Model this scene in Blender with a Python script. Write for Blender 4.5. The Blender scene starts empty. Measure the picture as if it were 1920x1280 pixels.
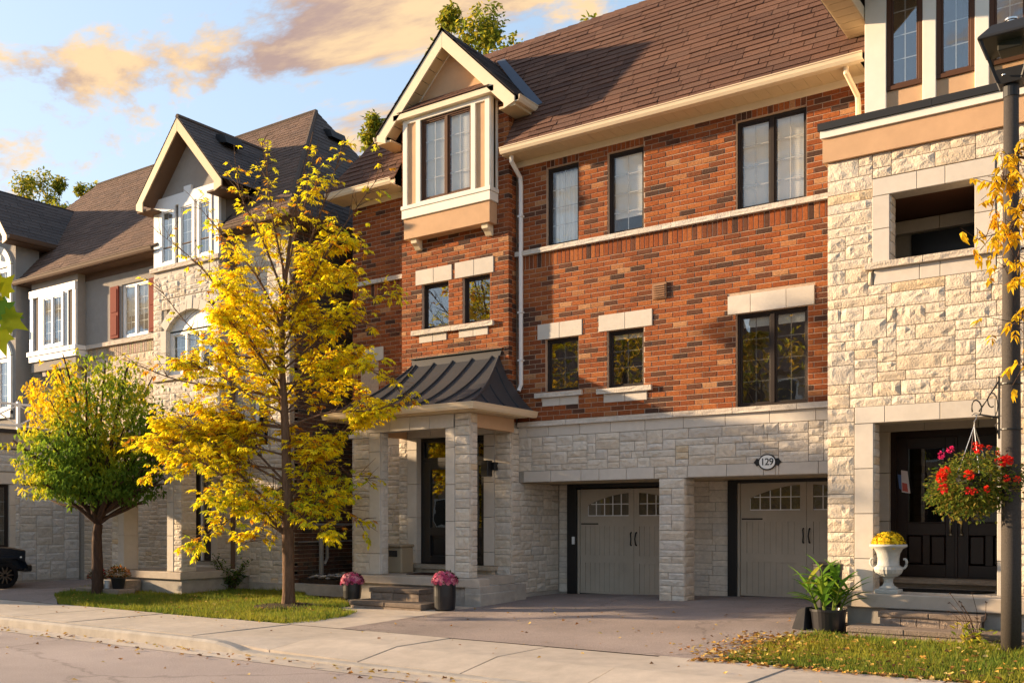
import bpy, math, random
from mathutils import Vector, Matrix, noise

SC = bpy.context.scene
COL = SC.collection
rad = math.radians

# ------------------------------------------------------------------ camera
cam_d = bpy.data.cameras.new('camera')
cam = bpy.data.objects.new('camera', cam_d)
COL.objects.link(cam)
CAMP = Vector((0, -15.2, 1.29))
cam.location = CAMP
cam.rotation_euler = (rad(90), 0, rad(34.75))
cam_d.sensor_width = 36
cam_d.lens = 34.33
cam_d.shift_y = 0.176
cam_d.clip_start = 0.1
cam_d.clip_end = 3000
SC.camera = cam

# ------------------------------------------------------------------ sun, sky, exposure
SUN_AZ, SUN_EL = 73.0, 12.0          # light runs along the street from the left, low
a, e = rad(SUN_AZ), rad(SUN_EL)
SUN_DIR = Vector((math.sin(a) * math.cos(e), math.cos(a) * math.cos(e), -math.sin(e)))
sd = bpy.data.lights.new('sun', 'SUN')
sd.energy = 2.45
sd.angle = rad(1.2)
sd.color = (1.0, 0.72, 0.43)
so = bpy.data.objects.new('sun', sd)
so.rotation_euler = SUN_DIR.to_track_quat('-Z', 'Y').to_euler()
so.location = (-40, -30, 30)
COL.objects.link(so)

W = bpy.data.worlds.new('World')
SC.world = W
W.use_nodes = True


def build_world():
    nt = W.node_tree
    N, L = nt.nodes, nt.links
    N.clear()
    out = N.new('ShaderNodeOutputWorld')
    bg = N.new('ShaderNodeBackground')
    bg.inputs[1].default_value = 0.15
    sky = N.new('ShaderNodeTexSky')
    sky.sky_type = 'NISHITA'
    sky.sun_disc = False
    sky.sun_elevation = rad(SUN_EL)
    sky.sun_rotation = math.atan2(-SUN_DIR.x, -SUN_DIR.y)
    sky.air_density = 1.0
    sky.dust_density = 1.4
    sky.ozone_density = 1.2
    tc = N.new('ShaderNodeTexCoord')
    sep = N.new('ShaderNodeSeparateXYZ')
    L.new(tc.outputs['Generated'], sep.inputs[0])

    def m(op, a, b=None, c=None):
        n = N.new('ShaderNodeMath')
        n.operation = op
        for i, v in enumerate((a, b, c)):
            if v is None:
                continue
            if isinstance(v, (int, float)):
                n.inputs[i].default_value = v
            else:
                L.new(v, n.inputs[i])
        return n.outputs[0]
    z = m('MAXIMUM', sep.outputs[2], 0.0)
    zz = m('ADD', z, 0.16)
    comb = N.new('ShaderNodeCombineXYZ')
    L.new(m('DIVIDE', sep.outputs[0], zz), comb.inputs[0])
    L.new(m('DIVIDE', sep.outputs[1], zz), comb.inputs[1])

    def cloud(off):
        mp = N.new('ShaderNodeMapping')
        mp.inputs['Location'].default_value = off
        mp.inputs['Rotation'].default_value = (0, 0, rad(40))
        mp.inputs['Scale'].default_value = (1.0, 1.45, 1.0)
        L.new(comb.outputs[0], mp.inputs[0])
        n = N.new('ShaderNodeTexNoise')
        n.inputs['Scale'].default_value = 1.6
        n.inputs['Detail'].default_value = 12
        n.inputs['Roughness'].default_value = 0.61
        n.inputs['Distortion'].default_value = 0.25
        L.new(mp.outputs[0], n.inputs['Vector'])
        return n.outputs[0]
    O = (CLOUD_OFF[0], CLOUD_OFF[1], 0.0)
    d0 = cloud(O)
    d1 = cloud((O[0] + 0.05, O[1] + 0.09, 0.0))

    def mr(v, a, b, c, d):
        n = N.new('ShaderNodeMapRange')
        n.interpolation_type = 'SMOOTHSTEP'
        n.inputs[1].default_value, n.inputs[2].default_value = a, b
        n.inputs[3].default_value, n.inputs[4].default_value = c, d
        L.new(v, n.inputs[0])
        return n.outputs[0]
    mask = mr(d0, 0.54, 0.61, 0.0, 0.97)
    lit = mr(m('SUBTRACT', d0, d1), -0.09, 0.07, 0.0, 1.0)
    cm = N.new('ShaderNodeMix')
    cm.data_type = 'RGBA'
    L.new(lit, cm.inputs[0])
    cm.inputs[6].default_value = (.66, .46, .40, 1)
    cm.inputs[7].default_value = (1.36, .95, .53, 1)
    mx = N.new('ShaderNodeMix')
    mx.data_type = 'RGBA'
    L.new(mask, mx.inputs[0])
    # soft shoulder over the whole dome, as evening air evens out the sky
    ad = N.new('ShaderNodeVectorMath')
    ad.operation = 'ADD'
    ad.inputs[1].default_value = (1.40, 1.72, 2.15)
    L.new(sky.outputs[0], ad.inputs[0])
    mu = N.new('ShaderNodeVectorMath')
    mu.operation = 'MULTIPLY'
    mu.inputs[1].default_value = (1.40, 1.72, 2.15)
    L.new(sky.outputs[0], mu.inputs[0])
    dv = N.new('ShaderNodeVectorMath')
    dv.operation = 'DIVIDE'
    L.new(mu.outputs[0], dv.inputs[0])
    L.new(ad.outputs[0], dv.inputs[1])
    L.new(dv.outputs[0], mx.inputs[6])
    L.new(cm.outputs[2], mx.inputs[7])
    L.new(mx.outputs[2], bg.inputs[0])
    L.new(bg.outputs[0], out.inputs[0])


CLOUD_OFF = (9.6, 0.3)
build_world()
vs = SC.view_settings
vs.view_transform = 'Standard'
vs.look = 'None'
vs.gamma = 1.0
vs.use_curve_mapping = False
vs.exposure = 2.45
SC.render.engine = 'CYCLES'
SC.cycles.use_denoising = True
SC.cycles.max_bounces = 8
SC.cycles.transparent_max_bounces = 12

# ------------------------------------------------------------------ materials
MATS = {}


def mat(name, color=(.5, .5, .5), rough=.7, var=.15, scale=6.0, bump=0.0, bscale=60.0, attr=False, metal=0.0, spec=.18,
        var2=0.0, scale2=1.2, trans=0.0, stretch=None, crack=0.0, speck=0.0):
    """noise-varied principled material; attr: colour comes from the per-piece attribute"""
    m = bpy.data.materials.new(name)
    m.use_nodes = True
    nt = m.node_tree
    N, L = nt.nodes, nt.links
    p = N['Principled BSDF']
    p.inputs['Roughness'].default_value = rough
    p.inputs['Metallic'].default_value = metal
    p.inputs['Specular IOR Level'].default_value = spec
    g = N.new('ShaderNodeNewGeometry')
    pos = g.outputs['Position']
    if stretch:
        mp = N.new('ShaderNodeMapping')
        mp.inputs['Scale'].default_value = stretch
        L.new(pos, mp.inputs[0])
        pos = mp.outputs[0]
    if attr:
        at = N.new('ShaderNodeAttribute')
        at.attribute_name = 'col'
        colr = at.outputs['Color']
    else:
        rgb = N.new('ShaderNodeRGB')
        rgb.outputs[0].default_value = (*color, 1)
        colr = rgb.outputs[0]

    def vary(colr, var, scale, detail):
        n = N.new('ShaderNodeTexNoise')
        n.inputs['Scale'].default_value = scale
        n.inputs['Detail'].default_value = detail
        n.inputs['Roughness'].default_value = .65
        L.new(pos, n.inputs['Vector'])
        r = N.new('ShaderNodeMapRange')
        r.inputs[1].default_value, r.inputs[2].default_value = .3, .7
        r.inputs[3].default_value, r.inputs[4].default_value = 1 - var, 1 + var
        L.new(n.outputs[0], r.inputs[0])
        v = N.new('ShaderNodeVectorMath')
        v.operation = 'SCALE'
        L.new(colr, v.inputs[0])
        L.new(r.outputs[0], v.inputs['Scale'])
        return v.outputs[0]
    if var:
        colr = vary(colr, var, scale, 5)
    if var2:
        colr = vary(colr, var2, scale2, 3)
    if speck:
        colr = vary(colr, speck, 320, 1)
    if crack:
        vo = N.new('ShaderNodeTexVoronoi')
        vo.feature = 'DISTANCE_TO_EDGE'
        vo.inputs['Scale'].default_value = crack
        nz = N.new('ShaderNodeTexNoise')
        nz.inputs['Scale'].default_value = 3.0
        nz.inputs['Detail'].default_value = 5
        L.new(pos, nz.inputs['Vector'])
        wv = N.new('ShaderNodeVectorMath')
        wv.operation = 'MULTIPLY_ADD'
        L.new(nz.outputs['Color'], wv.inputs[0])
        wv.inputs[1].default_value = (.5, .5, .5)
        L.new(pos, wv.inputs[2])
        L.new(wv.outputs[0], vo.inputs['Vector'])
        r1 = N.new('ShaderNodeMapRange')
        r1.inputs[1].default_value, r1.inputs[2].default_value = .0, .010
        r1.inputs[3].default_value, r1.inputs[4].default_value = .72, 1.0
        L.new(vo.outputs[0], r1.inputs[0])
        sc_ = N.new('ShaderNodeVectorMath')
        sc_.operation = 'SCALE'
        L.new(colr, sc_.inputs[0])
        L.new(r1.outputs[0], sc_.inputs['Scale'])
        colr = sc_.outputs[0]
    L.new(colr, p.inputs['Base Color'])
    if bump:
        n = N.new('ShaderNodeTexNoise')
        n.inputs['Scale'].default_value = bscale
        n.inputs['Detail'].default_value = 4
        L.new(pos, n.inputs['Vector'])
        b = N.new('ShaderNodeBump')
        b.inputs['Strength'].default_value = bump
        b.inputs['Distance'].default_value = .02
        L.new(n.outputs[0], b.inputs['Height'])
        L.new(b.outputs[0], p.inputs['Normal'])
    if trans:
        tr = N.new('ShaderNodeBsdfTranslucent')
        L.new(colr, tr.inputs[0])
        mx = N.new('ShaderNodeMixShader')
        mx.inputs[0].default_value = trans
        L.new(p.outputs[0], mx.inputs[1])
        L.new(tr.outputs[0], mx.inputs[2])
        L.new(mx.outputs[0], N['Material Output'].inputs[0])
    MATS[name] = m
    return m


def glass(name, tint=(.9, .92, .92), ior=1.9, rough=.0):
    m = bpy.data.materials.new(name)
    m.use_nodes = True
    nt = m.node_tree
    N, L = nt.nodes, nt.links
    N.remove(N['Principled BSDF'])
    t = N.new('ShaderNodeBsdfTransparent')
    t.inputs[0].default_value = (*tint, 1)
    gl = N.new('ShaderNodeBsdfGlossy')
    gl.inputs['Roughness'].default_value = rough
    gl.inputs[0].default_value = (1, 1, 1, 1)
    lw = N.new('ShaderNodeLayerWeight')
    lw.inputs[0].default_value = .5
    r0 = ((ior - 1) / (ior + 1)) ** 2
    pw = N.new('ShaderNodeMath')
    pw.operation = 'POWER'
    L.new(lw.outputs['Facing'], pw.inputs[0])
    pw.inputs[1].default_value = 5
    fr = N.new('ShaderNodeMath')
    fr.operation = 'MULTIPLY_ADD'
    L.new(pw.outputs[0], fr.inputs[0])
    fr.inputs[1].default_value = 1 - r0
    fr.inputs[2].default_value = r0
    # float glass is never quite flat: a faint ripple bends what it mirrors
    g = N.new('ShaderNodeNewGeometry')
    n = N.new('ShaderNodeTexNoise')
    n.inputs['Scale'].default_value = 1.7
    L.new(g.outputs['Position'], n.inputs['Vector'])
    b = N.new('ShaderNodeBump')
    b.inputs['Strength'].default_value = .12
    b.inputs['Distance'].default_value = .02
    L.new(n.outputs[0], b.inputs['Height'])
    L.new(b.outputs[0], gl.inputs['Normal'])
    mx = N.new('ShaderNodeMixShader')
    L.new(fr.outputs[0], mx.inputs[0])
    L.new(t.outputs[0], mx.inputs[1])
    L.new(gl.outputs[0], mx.inputs[2])
    L.new(mx.outputs[0], N['Material Output'].inputs[0])
    MATS[name] = m
    return m


mat('brick', attr=True, rough=.9, var=.34, scale=22, bump=.5, bscale=90, stretch=(1, 1, 2.2), var2=.14, scale2=.7)
mat('mortar', (.50, .37, .275), rough=.95, var=.15, scale=20, bump=.3, bscale=150)
mat('stone', attr=True, rough=.9, var=.12, scale=14, bump=.55, bscale=45, var2=.06, scale2=2)
mat('stone_mortar', (.36, .32, .27), rough=.95, var=.12, scale=20)
mat('precast', attr=True, rough=.8, var=.05, scale=9, bump=.08, bscale=160, var2=.05, scale2=1.5)
mat('shingle', attr=True, rough=.95, var=.18, scale=60, bump=.6, bscale=220, spec=.2)
mat('far_roof', (.20, .13, .10), rough=.95, var=.2, scale=4)
mat('shingle_base', (.03, .022, .02), rough=.95, var=.1)
mat('cream', (.78, .66, .48), rough=.5, var=.04, scale=3)
mat('white_trim', (.80, .76, .68), rough=.5, var=.04, scale=4)
mat('white_paint', (.80, .80, .80), rough=.4, var=.03)
mat('tan_stucco', (.58, .37, .22), rough=.85, var=.05, scale=5, bump=.25, bscale=220, var2=.04)
mat('grey_stucco', (.34, .31, .28), rough=.9, var=.06, scale=5, bump=.25, bscale=200, var2=.05)
mat('soffit', (.60, .46, .28), rough=.5, var=.04)
mat('gutter', (.74, .60, .42), rough=.5, var=.04, spec=.25)
mat('gutter_white', (.78, .76, .74), rough=.5, var=.05, spec=.25)
mat('gutter_dark', (.15, .095, .065), rough=.7, var=.05, spec=.1)
mat('dark_frame', (.030, .022, .019), rough=.6, var=.05, spec=.2)
mat('brown_frame', (.10, .045, .025), rough=.6, var=.05, spec=.2)
mat('muntin', (.55, .53, .50), rough=.5, var=.02)
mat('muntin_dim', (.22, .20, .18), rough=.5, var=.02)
mat('blind', (.95, .94, .90), rough=.7, var=.02)
mat('interior', (.16, .13, .11), rough=.9, var=.1)
mat('black_door', (.012, .011, .012), rough=.35, var=.05, spec=.5)
mat('brown_door', (.022, .010, .007), rough=.35, var=.08, spec=.5)
mat('garage_paint', (.45, .395, .32), rough=.55, var=.07, scale=2.5, var2=.06, scale2=.9)
mat('black_metal', (.012, .012, .013), rough=.4, var=.05, spec=.5)
mat('black_plastic', (.014, .014, .017), rough=.33, var=.08, spec=.5)
mat('metal_roof', (.060, .060, .066), rough=.5, metal=.15, var=.06, scale=3)
mat('flashing', (.085, .10, .135), rough=.6, metal=.0, var=.05, spec=.15)
mat('chrome', (.6, .58, .55), rough=.2, metal=1.0, var=.02)
mat('brass', (.55, .48, .36), rough=.3, metal=.9, var=.05)
mat('concrete', (.48, .415, .35), rough=.9, var=.10, scale=5, bump=.25, bscale=120, var2=.14, scale2=.6, speck=.08)
mat('old_concrete', (.40, .365, .325), rough=.95, var=.16, scale=4, bump=.3, bscale=100, var2=.12, scale2=1.5)
mat('paver', attr=True, rough=.95, var=.16, scale=18, bump=.7, bscale=70)
mat('asphalt', (.375, .318, .300), rough=.92, var=.30, scale=70, bump=.5, bscale=240, var2=.16, scale2=.45, crack=.22, speck=.22)
mat('drive_asphalt', (.29, .242, .225), rough=.92, var=.32, scale=70, bump=.55, bscale=240, var2=.22, scale2=.55, crack=.30, speck=.25)
mat('soil', (.05, .035, .025), rough=1, var=.3, scale=12, bump=.6, bscale=40)
mat('mulch', attr=True, rough=1, var=.3, scale=30)
mat('lawn', (.035, .055, .012), rough=1, var=.35, scale=9, bump=.4, bscale=60)
mat('grass', attr=True, rough=.8, var=.22, scale=2.2, trans=.35, spec=.15)
mat('leaf', attr=True, rough=.6, var=.12, scale=14, trans=.52, spec=.2)
mat('dry_leaf', attr=True, rough=.8, var=.25, scale=40, trans=.15, spec=.2)
mat('petal', attr=True, rough=.7, var=.10, scale=40, trans=.25, spec=.2)
mat('bark', (.14, .085, .055), rough=.95, var=.35, scale=26, bump=1.0, bscale=34, stretch=(1, 1, .22))
mat('dark_bark', (.075, .045, .032), rough=.95, var=.3, scale=26, bump=.8, bscale=34, stretch=(1, 1, .25))
mat('shutter', (.20, .032, .020), rough=.75, var=.06, spec=.08)
mat('vent_tan', (.30, .17, .10), rough=.6, var=.05)
mat('grey_pvc', (.30, .30, .31), rough=.4, var=.05)
mat('urn_stone', (.46, .46, .44), rough=.75, var=.14, scale=9, bump=.2, bscale=50, var2=.08, scale2=5)
mat('box_tan', (.36, .29, .20), rough=.5, var=.04)
mat('mat_black', (.012, .011, .010), rough=.95, var=.2, scale=80, bump=.4, bscale=200)
mat('mat_brown', (.045, .022, .016), rough=.95, var=.2, scale=60, bump=.4, bscale=200)
mat('plaque_white', (.85, .85, .83), rough=.4, var=.0)
mat('lamp_pole', (.060, .052, .047), rough=.75, var=.22, scale=60, bump=.35, bscale=160)
mat('lamp_black', (.020, .021, .024), rough=.55, var=.06, spec=.3)
mat('dark_plastic', (.03, .03, .034), rough=.85, var=.1, spec=.1)
mat('car_paint', (.008, .014, .026), rough=.22, var=.03, spec=.6)
mat('tyre', (.010, .010, .012), rough=.85, var=.1)
mat('rim', (.25, .22, .20), rough=.3, metal=.9, var=.05)
mat('headlight', (.75, .75, .72), rough=.15, var=.0)
mat('pebble', attr=True, rough=.7, var=.12, scale=20)
mat('paper', attr=True, rough=.7, var=.03)
mat('white_pot', (.75, .76, .78), rough=.3, var=.03)
glass('glass', ior=2.2)
glass('glass_clear', tint=(.97, .975, .97), ior=1.6)
glass('glass_dark', tint=(.55, .55, .52), ior=2.0)
glass('lamp_glass', tint=(.9, .88, .82), ior=1.45)


# ------------------------------------------------------------------ mesh builder
class MB:
    def __init__(self):
        self.v, self.f, self.c = [], [], []

    def add(self, vs, fs, col=(1, 1, 1)):
        n = len(self.v)
        self.v += [tuple(p) for p in vs]
        self.f += [tuple(i + n for i in f) for f in fs]
        self.c += [col] * len(vs)
        return self

    def quad(self, a, b, c, d, col=(1, 1, 1)):
        return self.add([a, b, c, d], [(0, 1, 2, 3)], col)

    def box(self, x0, x1, y0, y1, z0, z1, col=(1, 1, 1)):
        return self.add([(x0, y0, z0), (x1, y0, z0), (x1, y1, z0), (x0, y1, z0), (x0, y0, z1), (x1, y0, z1), (x1, y1, z1), (x0, y1, z1)],
                        [(0, 3, 2, 1), (4, 5, 6, 7), (0, 1, 5, 4), (1, 2, 6, 5), (2, 3, 7, 6), (3, 0, 4, 7)], col)

    def fbox(self, F, a0, a1, b0, b1, n0, n1, col=(1, 1, 1)):
        P = [F(a0, b0, n0), F(a1, b0, n0), F(a1, b0, n1), F(a0, b0, n1), F(a0, b1, n0), F(a1, b1, n0), F(a1, b1, n1), F(a0, b1, n1)]
        return self.add(P, [(0, 3, 2, 1), (4, 5, 6, 7), (0, 1, 5, 4), (1, 2, 6, 5), (2, 3, 7, 6), (3, 0, 4, 7)], col)

    def tube(self, pts, rs, n=8, col=(1, 1, 1), cap=True):
        pts = [Vector(p) for p in pts]
        if isinstance(rs, (int, float)):
            rs = [rs] * len(pts)
        base = len(self.v)
        up = Vector((.13, .31, .94)).normalized()
        for i, p in enumerate(pts):
            d = (pts[min(i + 1, len(pts) - 1)] - pts[max(i - 1, 0)]).normalized()
            if abs(d.dot(up)) > .95:
                u = d.cross(Vector((1, .2, 0))).normalized()
            else:
                u = d.cross(up).normalized()
            w = d.cross(u)
            for k in range(n):
                t = 2 * math.pi * k / n
                self.v.append(tuple(p + (u * math.cos(t) + w * math.sin(t)) * rs[i]))
                self.c.append(col)
        for i in range(len(pts) - 1):
            for k in range(n):
                a, b = base + i * n + k, base + i * n + (k + 1) % n
                self.f.append((a, b, b + n, a + n))
        if cap:
            self.f.append(tuple(base + k for k in range(n))[::-1])
            self.f.append(tuple(base + (len(pts) - 1) * n + k for k in range(n)))
        return self

    def lathe(self, prof, ctr=(0, 0, 0), n=24, col=(1, 1, 1), wob=None):
        base = len(self.v)
        for r, z in prof:
            for k in range(n):
                t = 2 * math.pi * k / n
                rr = r * (wob(t, z) if wob else 1)
                self.v.append((ctr[0] + rr * math.cos(t), ctr[1] + rr * math.sin(t), ctr[2] + z))
                self.c.append(col)
        for i in range(len(prof) - 1):
            for k in range(n):
                a, b = base + i * n + k, base + i * n + (k + 1) % n
                self.f.append((a, b, b + n, a + n))
        self.f.append(tuple(base + k for k in range(n))[::-1])
        self.f.append(tuple(base + (len(prof) - 1) * n + k for k in range(n)))
        return self

    def prism(self, F, poly, n0, n1, col=(1, 1, 1)):
        """polygon in wall coordinates (a,b), counter-clockwise, thick from n0 to n1"""
        k = len(poly)
        P = [F(p[0], p[1], n0) for p in poly] + [F(p[0], p[1], n1) for p in poly]
        fs = [tuple(range(k))[::-1], tuple(range(k, 2 * k))]
        for i in range(k):
            j = (i + 1) % k
            fs.append((i, j, j + k, i + k))
        return self.add(P, fs, col)

    def mesh(self, name):
        me = bpy.data.meshes.new(name)
        me.from_pydata(self.v, [], self.f)
        at = me.attributes.new('col', 'FLOAT_COLOR', 'POINT')
        flat = []
        for c in self.c:
            flat += [c[0], c[1], c[2], 1.0]
        at.data.foreach_set('color', flat)
        me.update()
        return me

    def build(self, name, material, parent=None, smooth=False, kind=None, fix=True, bevel=0):
        me = self.mesh(name)
        if fix:
            import bmesh
            bm = bmesh.new()
            bm.from_mesh(me)
            bmesh.ops.recalc_face_normals(bm, faces=bm.faces)
            bm.to_mesh(me)
            bm.free()
        me.materials.append(MATS[material])
        if smooth:
            me.polygons.foreach_set('use_smooth', [True] * len(me.polygons))
        o = link(name, me, parent)
        if kind:
            o['kind'] = kind
        if bevel:
            b = o.modifiers.new('bevel', 'BEVEL')
            b.width = bevel
            b.segments = 1
            b.limit_method = 'ANGLE'
        return o


def link(name, data, parent=None):
    o = bpy.data.objects.new(name, data)
    COL.objects.link(o)
    if parent:
        o.parent = parent
        L = WORLD.get(parent.name, Vector((0, 0, 0)))
        o.matrix_parent_inverse = Matrix.Translation(-L)
    return o


WORLD = {}


def thing(name, loc, label, cat, group=None):
    o = bpy.data.objects.new(name, None)
    COL.objects.link(o)
    o.location = loc
    o.empty_display_size = .2
    WORLD[o.name] = Vector(loc)
    return tag(o, label, cat, group)


def tag(o, label, cat, group=None):
    o['label'] = label
    o['category'] = cat
    if group:
        o['group'] = group
    return o


def FY(y):                      # wall facing the street: a = x, b = z, n = outward
    return lambda a, b, n: (a, y - n, b)


def FX(x):                      # wall facing +x: a = y, b = z, n = outward
    return lambda a, b, n: (x + n, a, b)


# camera-space size of a piece, used only to choose which pieces become single objects
_th = rad(34.75)


def shown(p):
    x, y, z = p[0], p[1] + 15.2, p[2]
    r, w = x * math.cos(_th) + y * math.sin(_th), -x * math.sin(_th) + y * math.cos(_th)
    if w < .5:
        return None
    return 960 + 1831 * r / w, 978 - 1831 * (z - 1.29) / w


PIECE_MESH = {}


def place_pieces(pieces, name, material, parent, limit=300, stuffname=None, hidden=()):
    """pieces: (verts, faces, colour, key). The largest in view become objects, the rest one joined part."""
    sc = []
    for i, (vs, fs, c, key) in enumerate(pieces):
        q = [shown(v) for v in vs]
        s = 0
        if all(q):
            xs, ys = [t[0] for t in q], [t[1] for t in q]
            cx, cy = (min(xs) + max(xs)) / 2, (min(ys) + max(ys)) / 2
            if 0 < cx < 1920 and 0 < cy < 1280 and not any(h[0] < cx < h[2] and h[1] < cy < h[3] for h in hidden):
                s = (max(xs) - min(xs)) * (max(ys) - min(ys))
        sc.append((s, i))
    sc.sort(reverse=True)
    solo = {i for s, i in sc[:limit] if s > 30}
    mb = MB()
    for i, (vs, fs, c, key) in enumerate(pieces):
        if i in solo:
            ctr = sum((Vector(v) for v in vs), Vector()) / len(vs)
            rel = [tuple(round(t, 3) for t in (Vector(v) - ctr)) for v in vs]
            k = (name, material, tuple(rel), c) if key else None
            me = PIECE_MESH.get(k) if k else None
            if me is None:
                b = MB().add(rel, fs, c)
                me = b.mesh(name)
                me.materials.append(MATS[material])
                if k:
                    PIECE_MESH[k] = me
            o = bpy.data.objects.new(name, me)
            COL.objects.link(o)
            o.location = ctr
            o.parent = parent
            L = WORLD.get(parent.name, Vector((0, 0, 0)))
            o.matrix_parent_inverse = Matrix.Translation(-L)
        else:
            mb.add(vs, fs, c)
    if mb.v:
        mb.build(stuffname or name + 's', material, parent, kind='stuff', fix=False)


def chamfer_piece(F, a0, a1, b0, b1, n0, n1, ch=.004):
    vs = [F(a0, b0, n0), F(a1, b0, n0), F(a1, b1, n0), F(a0, b1, n0),
          F(a0, b0, n1 - ch), F(a1, b0, n1 - ch), F(a1, b1, n1 - ch), F(a0, b1, n1 - ch),
          F(a0 + ch, b0 + ch, n1), F(a1 - ch, b0 + ch, n1), F(a1 - ch, b1 - ch, n1), F(a0 + ch, b1 - ch, n1)]
    fs = [(0, 1, 5, 4), (1, 2, 6, 5), (2, 3, 7, 6), (3, 0, 4, 7), (4, 5, 9, 8), (5, 6, 10, 9), (6, 7, 11, 10), (7, 4, 8, 11), (8, 9, 10, 11)]
    return vs, fs


BRICKS = [(.295, .084, .026), (.26, .072, .024), (.33, .102, .032), (.235, .066, .023), (.35, .115, .037), (.28, .080, .027),
          (.175, .056, .024), (.105, .045, .027), (.075, .038, .027), (.135, .052, .029), (.42, .21, .10), (.36, .15, .062)]
BW = [5, 5, 5, 5, 3.5, 4.5, 4, 2.6, 2.4, 2.4, 1.0, 1.5]


def spans(a0, a1, holes, b0, b1):
    """free intervals of a row after taking out the holes it meets"""
    iv = [(a0, a1)]
    for h in holes:
        ov = min(b1, h[3]) - max(b0, h[2])
        if ov > .45 * (b1 - b0):
            nx = []
            for s, e in iv:
                if h[1] <= s or h[0] >= e:
                    nx.append((s, e))
                else:
                    if h[0] > s:
                        nx.append((s, h[0]))
                    if h[1] < e:
                        nx.append((h[1], e))
            iv = nx
    return [q for q in iv if q[1] - q[0] > .02]


def backing(F, a0, a1, b0, b1, holes, n0, n1):
    """mortar body of a wall with its openings left out"""
    mb = MB()
    bs = sorted({b0, b1} | {min(max(t, b0), b1) for h in holes for t in h[2:4]})
    for i in range(len(bs) - 1):
        if bs[i + 1] - bs[i] < 1e-4:
            continue
        for s, e in spans(a0, a1, holes, bs[i], bs[i + 1]):
            mb.fbox(F, s, e, bs[i], bs[i + 1], n0, n1)
    return mb


def brick_pieces(F, a0, a1, b0, b1, holes, rng, ch=.089, L=.267, dep=.11, soldier=None, dark=1.0, bond=True):
    out = []
    j = .012
    b = b0
    row = 0
    while b < b1 - .03:
        sol = soldier and any(abs(b - s) < .02 for s in soldier)
        h = .267 if sol else ch
        t = min(b + h, b1)
        for s, e in spans(a0, a1, holes, b, t):
            x = a0 - (L / 2 if row % 2 and bond else 0)
            step = .089 if sol else L
            k0 = int((s - x) / step)
            x += k0 * step
            while x < e - .012:
                p, q = max(x, s), min(x + step, e)
                x += step
                if q - p < .03:
                    continue
                ci = rng.choices(range(len(BRICKS)), BW)[0]
                c = BRICKS[ci]
                if dark != 1:
                    c = tuple(t_ * dark for t_ in c)
                pr = rng.choice((0, .0015, .003, .0045))
                vs, fs = chamfer_piece(F, p + j / 2, q - j / 2, b + j / 2, t - j / 2, -dep, pr, .004)
                out.append((vs, fs, c, True))
        b = t
        row += 1
    return out


STONES = [(.63, .565, .485), (.61, .55, .48), (.66, .595, .515), (.62, .545, .455), (.61, .56, .50), (.66, .59, .50), (.60, .52, .425), (.64, .585, .51)]


def rock_piece(F, a0, a1, b0, b1, rng, n0=-.10, relief=.020):
    """split-face stone: a pitched edge all round and a broken belly"""
    w, h = a1 - a0, b1 - b0
    nx = 3 if w < .16 else (4 if w < .3 else 6 if w < .48 else 8)
    ny = 3 if h < .13 else 4
    us = [0] + sorted(min(max((i + rng.uniform(-.25, .25)) / nx, .08), .92) for i in range(1, nx)) + [1]
    vs_ = [0] + sorted(min(max((i + rng.uniform(-.28, .28)) / ny, .08), .92) for i in range(1, ny)) + [1]
    V = []
    ph = rng.uniform(0, 50)
    tilt = rng.uniform(-.3, .3)
    for iy, v in enumerate(vs_):
        for ix, u in enumerate(us):
            edge = ix in (0, nx) or iy in (0, ny)
            if edge:
                n = .010 + .005 * noise.noise((a0 * 3 + u * 5, b0 * 3 + v * 5, ph))
                n = max(n, 0)
            else:
                up = .55 + .55 * v
                n = relief * (up + .55 * noise.noise((a0 * 4 + u * w * 9, b0 * 4 + v * h * 9, ph)) + tilt * (u - .5))
                n += rng.uniform(-.006, .006)
            V.append(F(a0 + u * w, b0 + v * h, n))
    k = nx + 1
    fs = []
    for iy in range(ny):
        for ix in range(nx):
            q = iy * k + ix
            if rng.random() < .5:
                fs += [(q, q + 1, q + 1 + k), (q, q + 1 + k, q + k)]
            else:
                fs += [(q, q + 1, q + k), (q + 1, q + 1 + k, q + k)]
    m = len(V)
    V += [F(a0, b0, n0), F(a1, b0, n0), F(a1, b1, n0), F(a0, b1, n0)]
    bot, rgt = list(range(0, k)), [iy * k + nx for iy in range(ny + 1)]
    top, lft = [ny * k + ix for ix in range(nx, -1, -1)], [iy * k for iy in range(ny, -1, -1)]
    fs += [tuple([m, m + 1] + bot[::-1]), tuple([m + 1, m + 2] + rgt[::-1]), tuple([m + 2, m + 3] + top[::-1]), tuple([m + 3, m] + lft[::-1])]
    return V, fs


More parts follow.
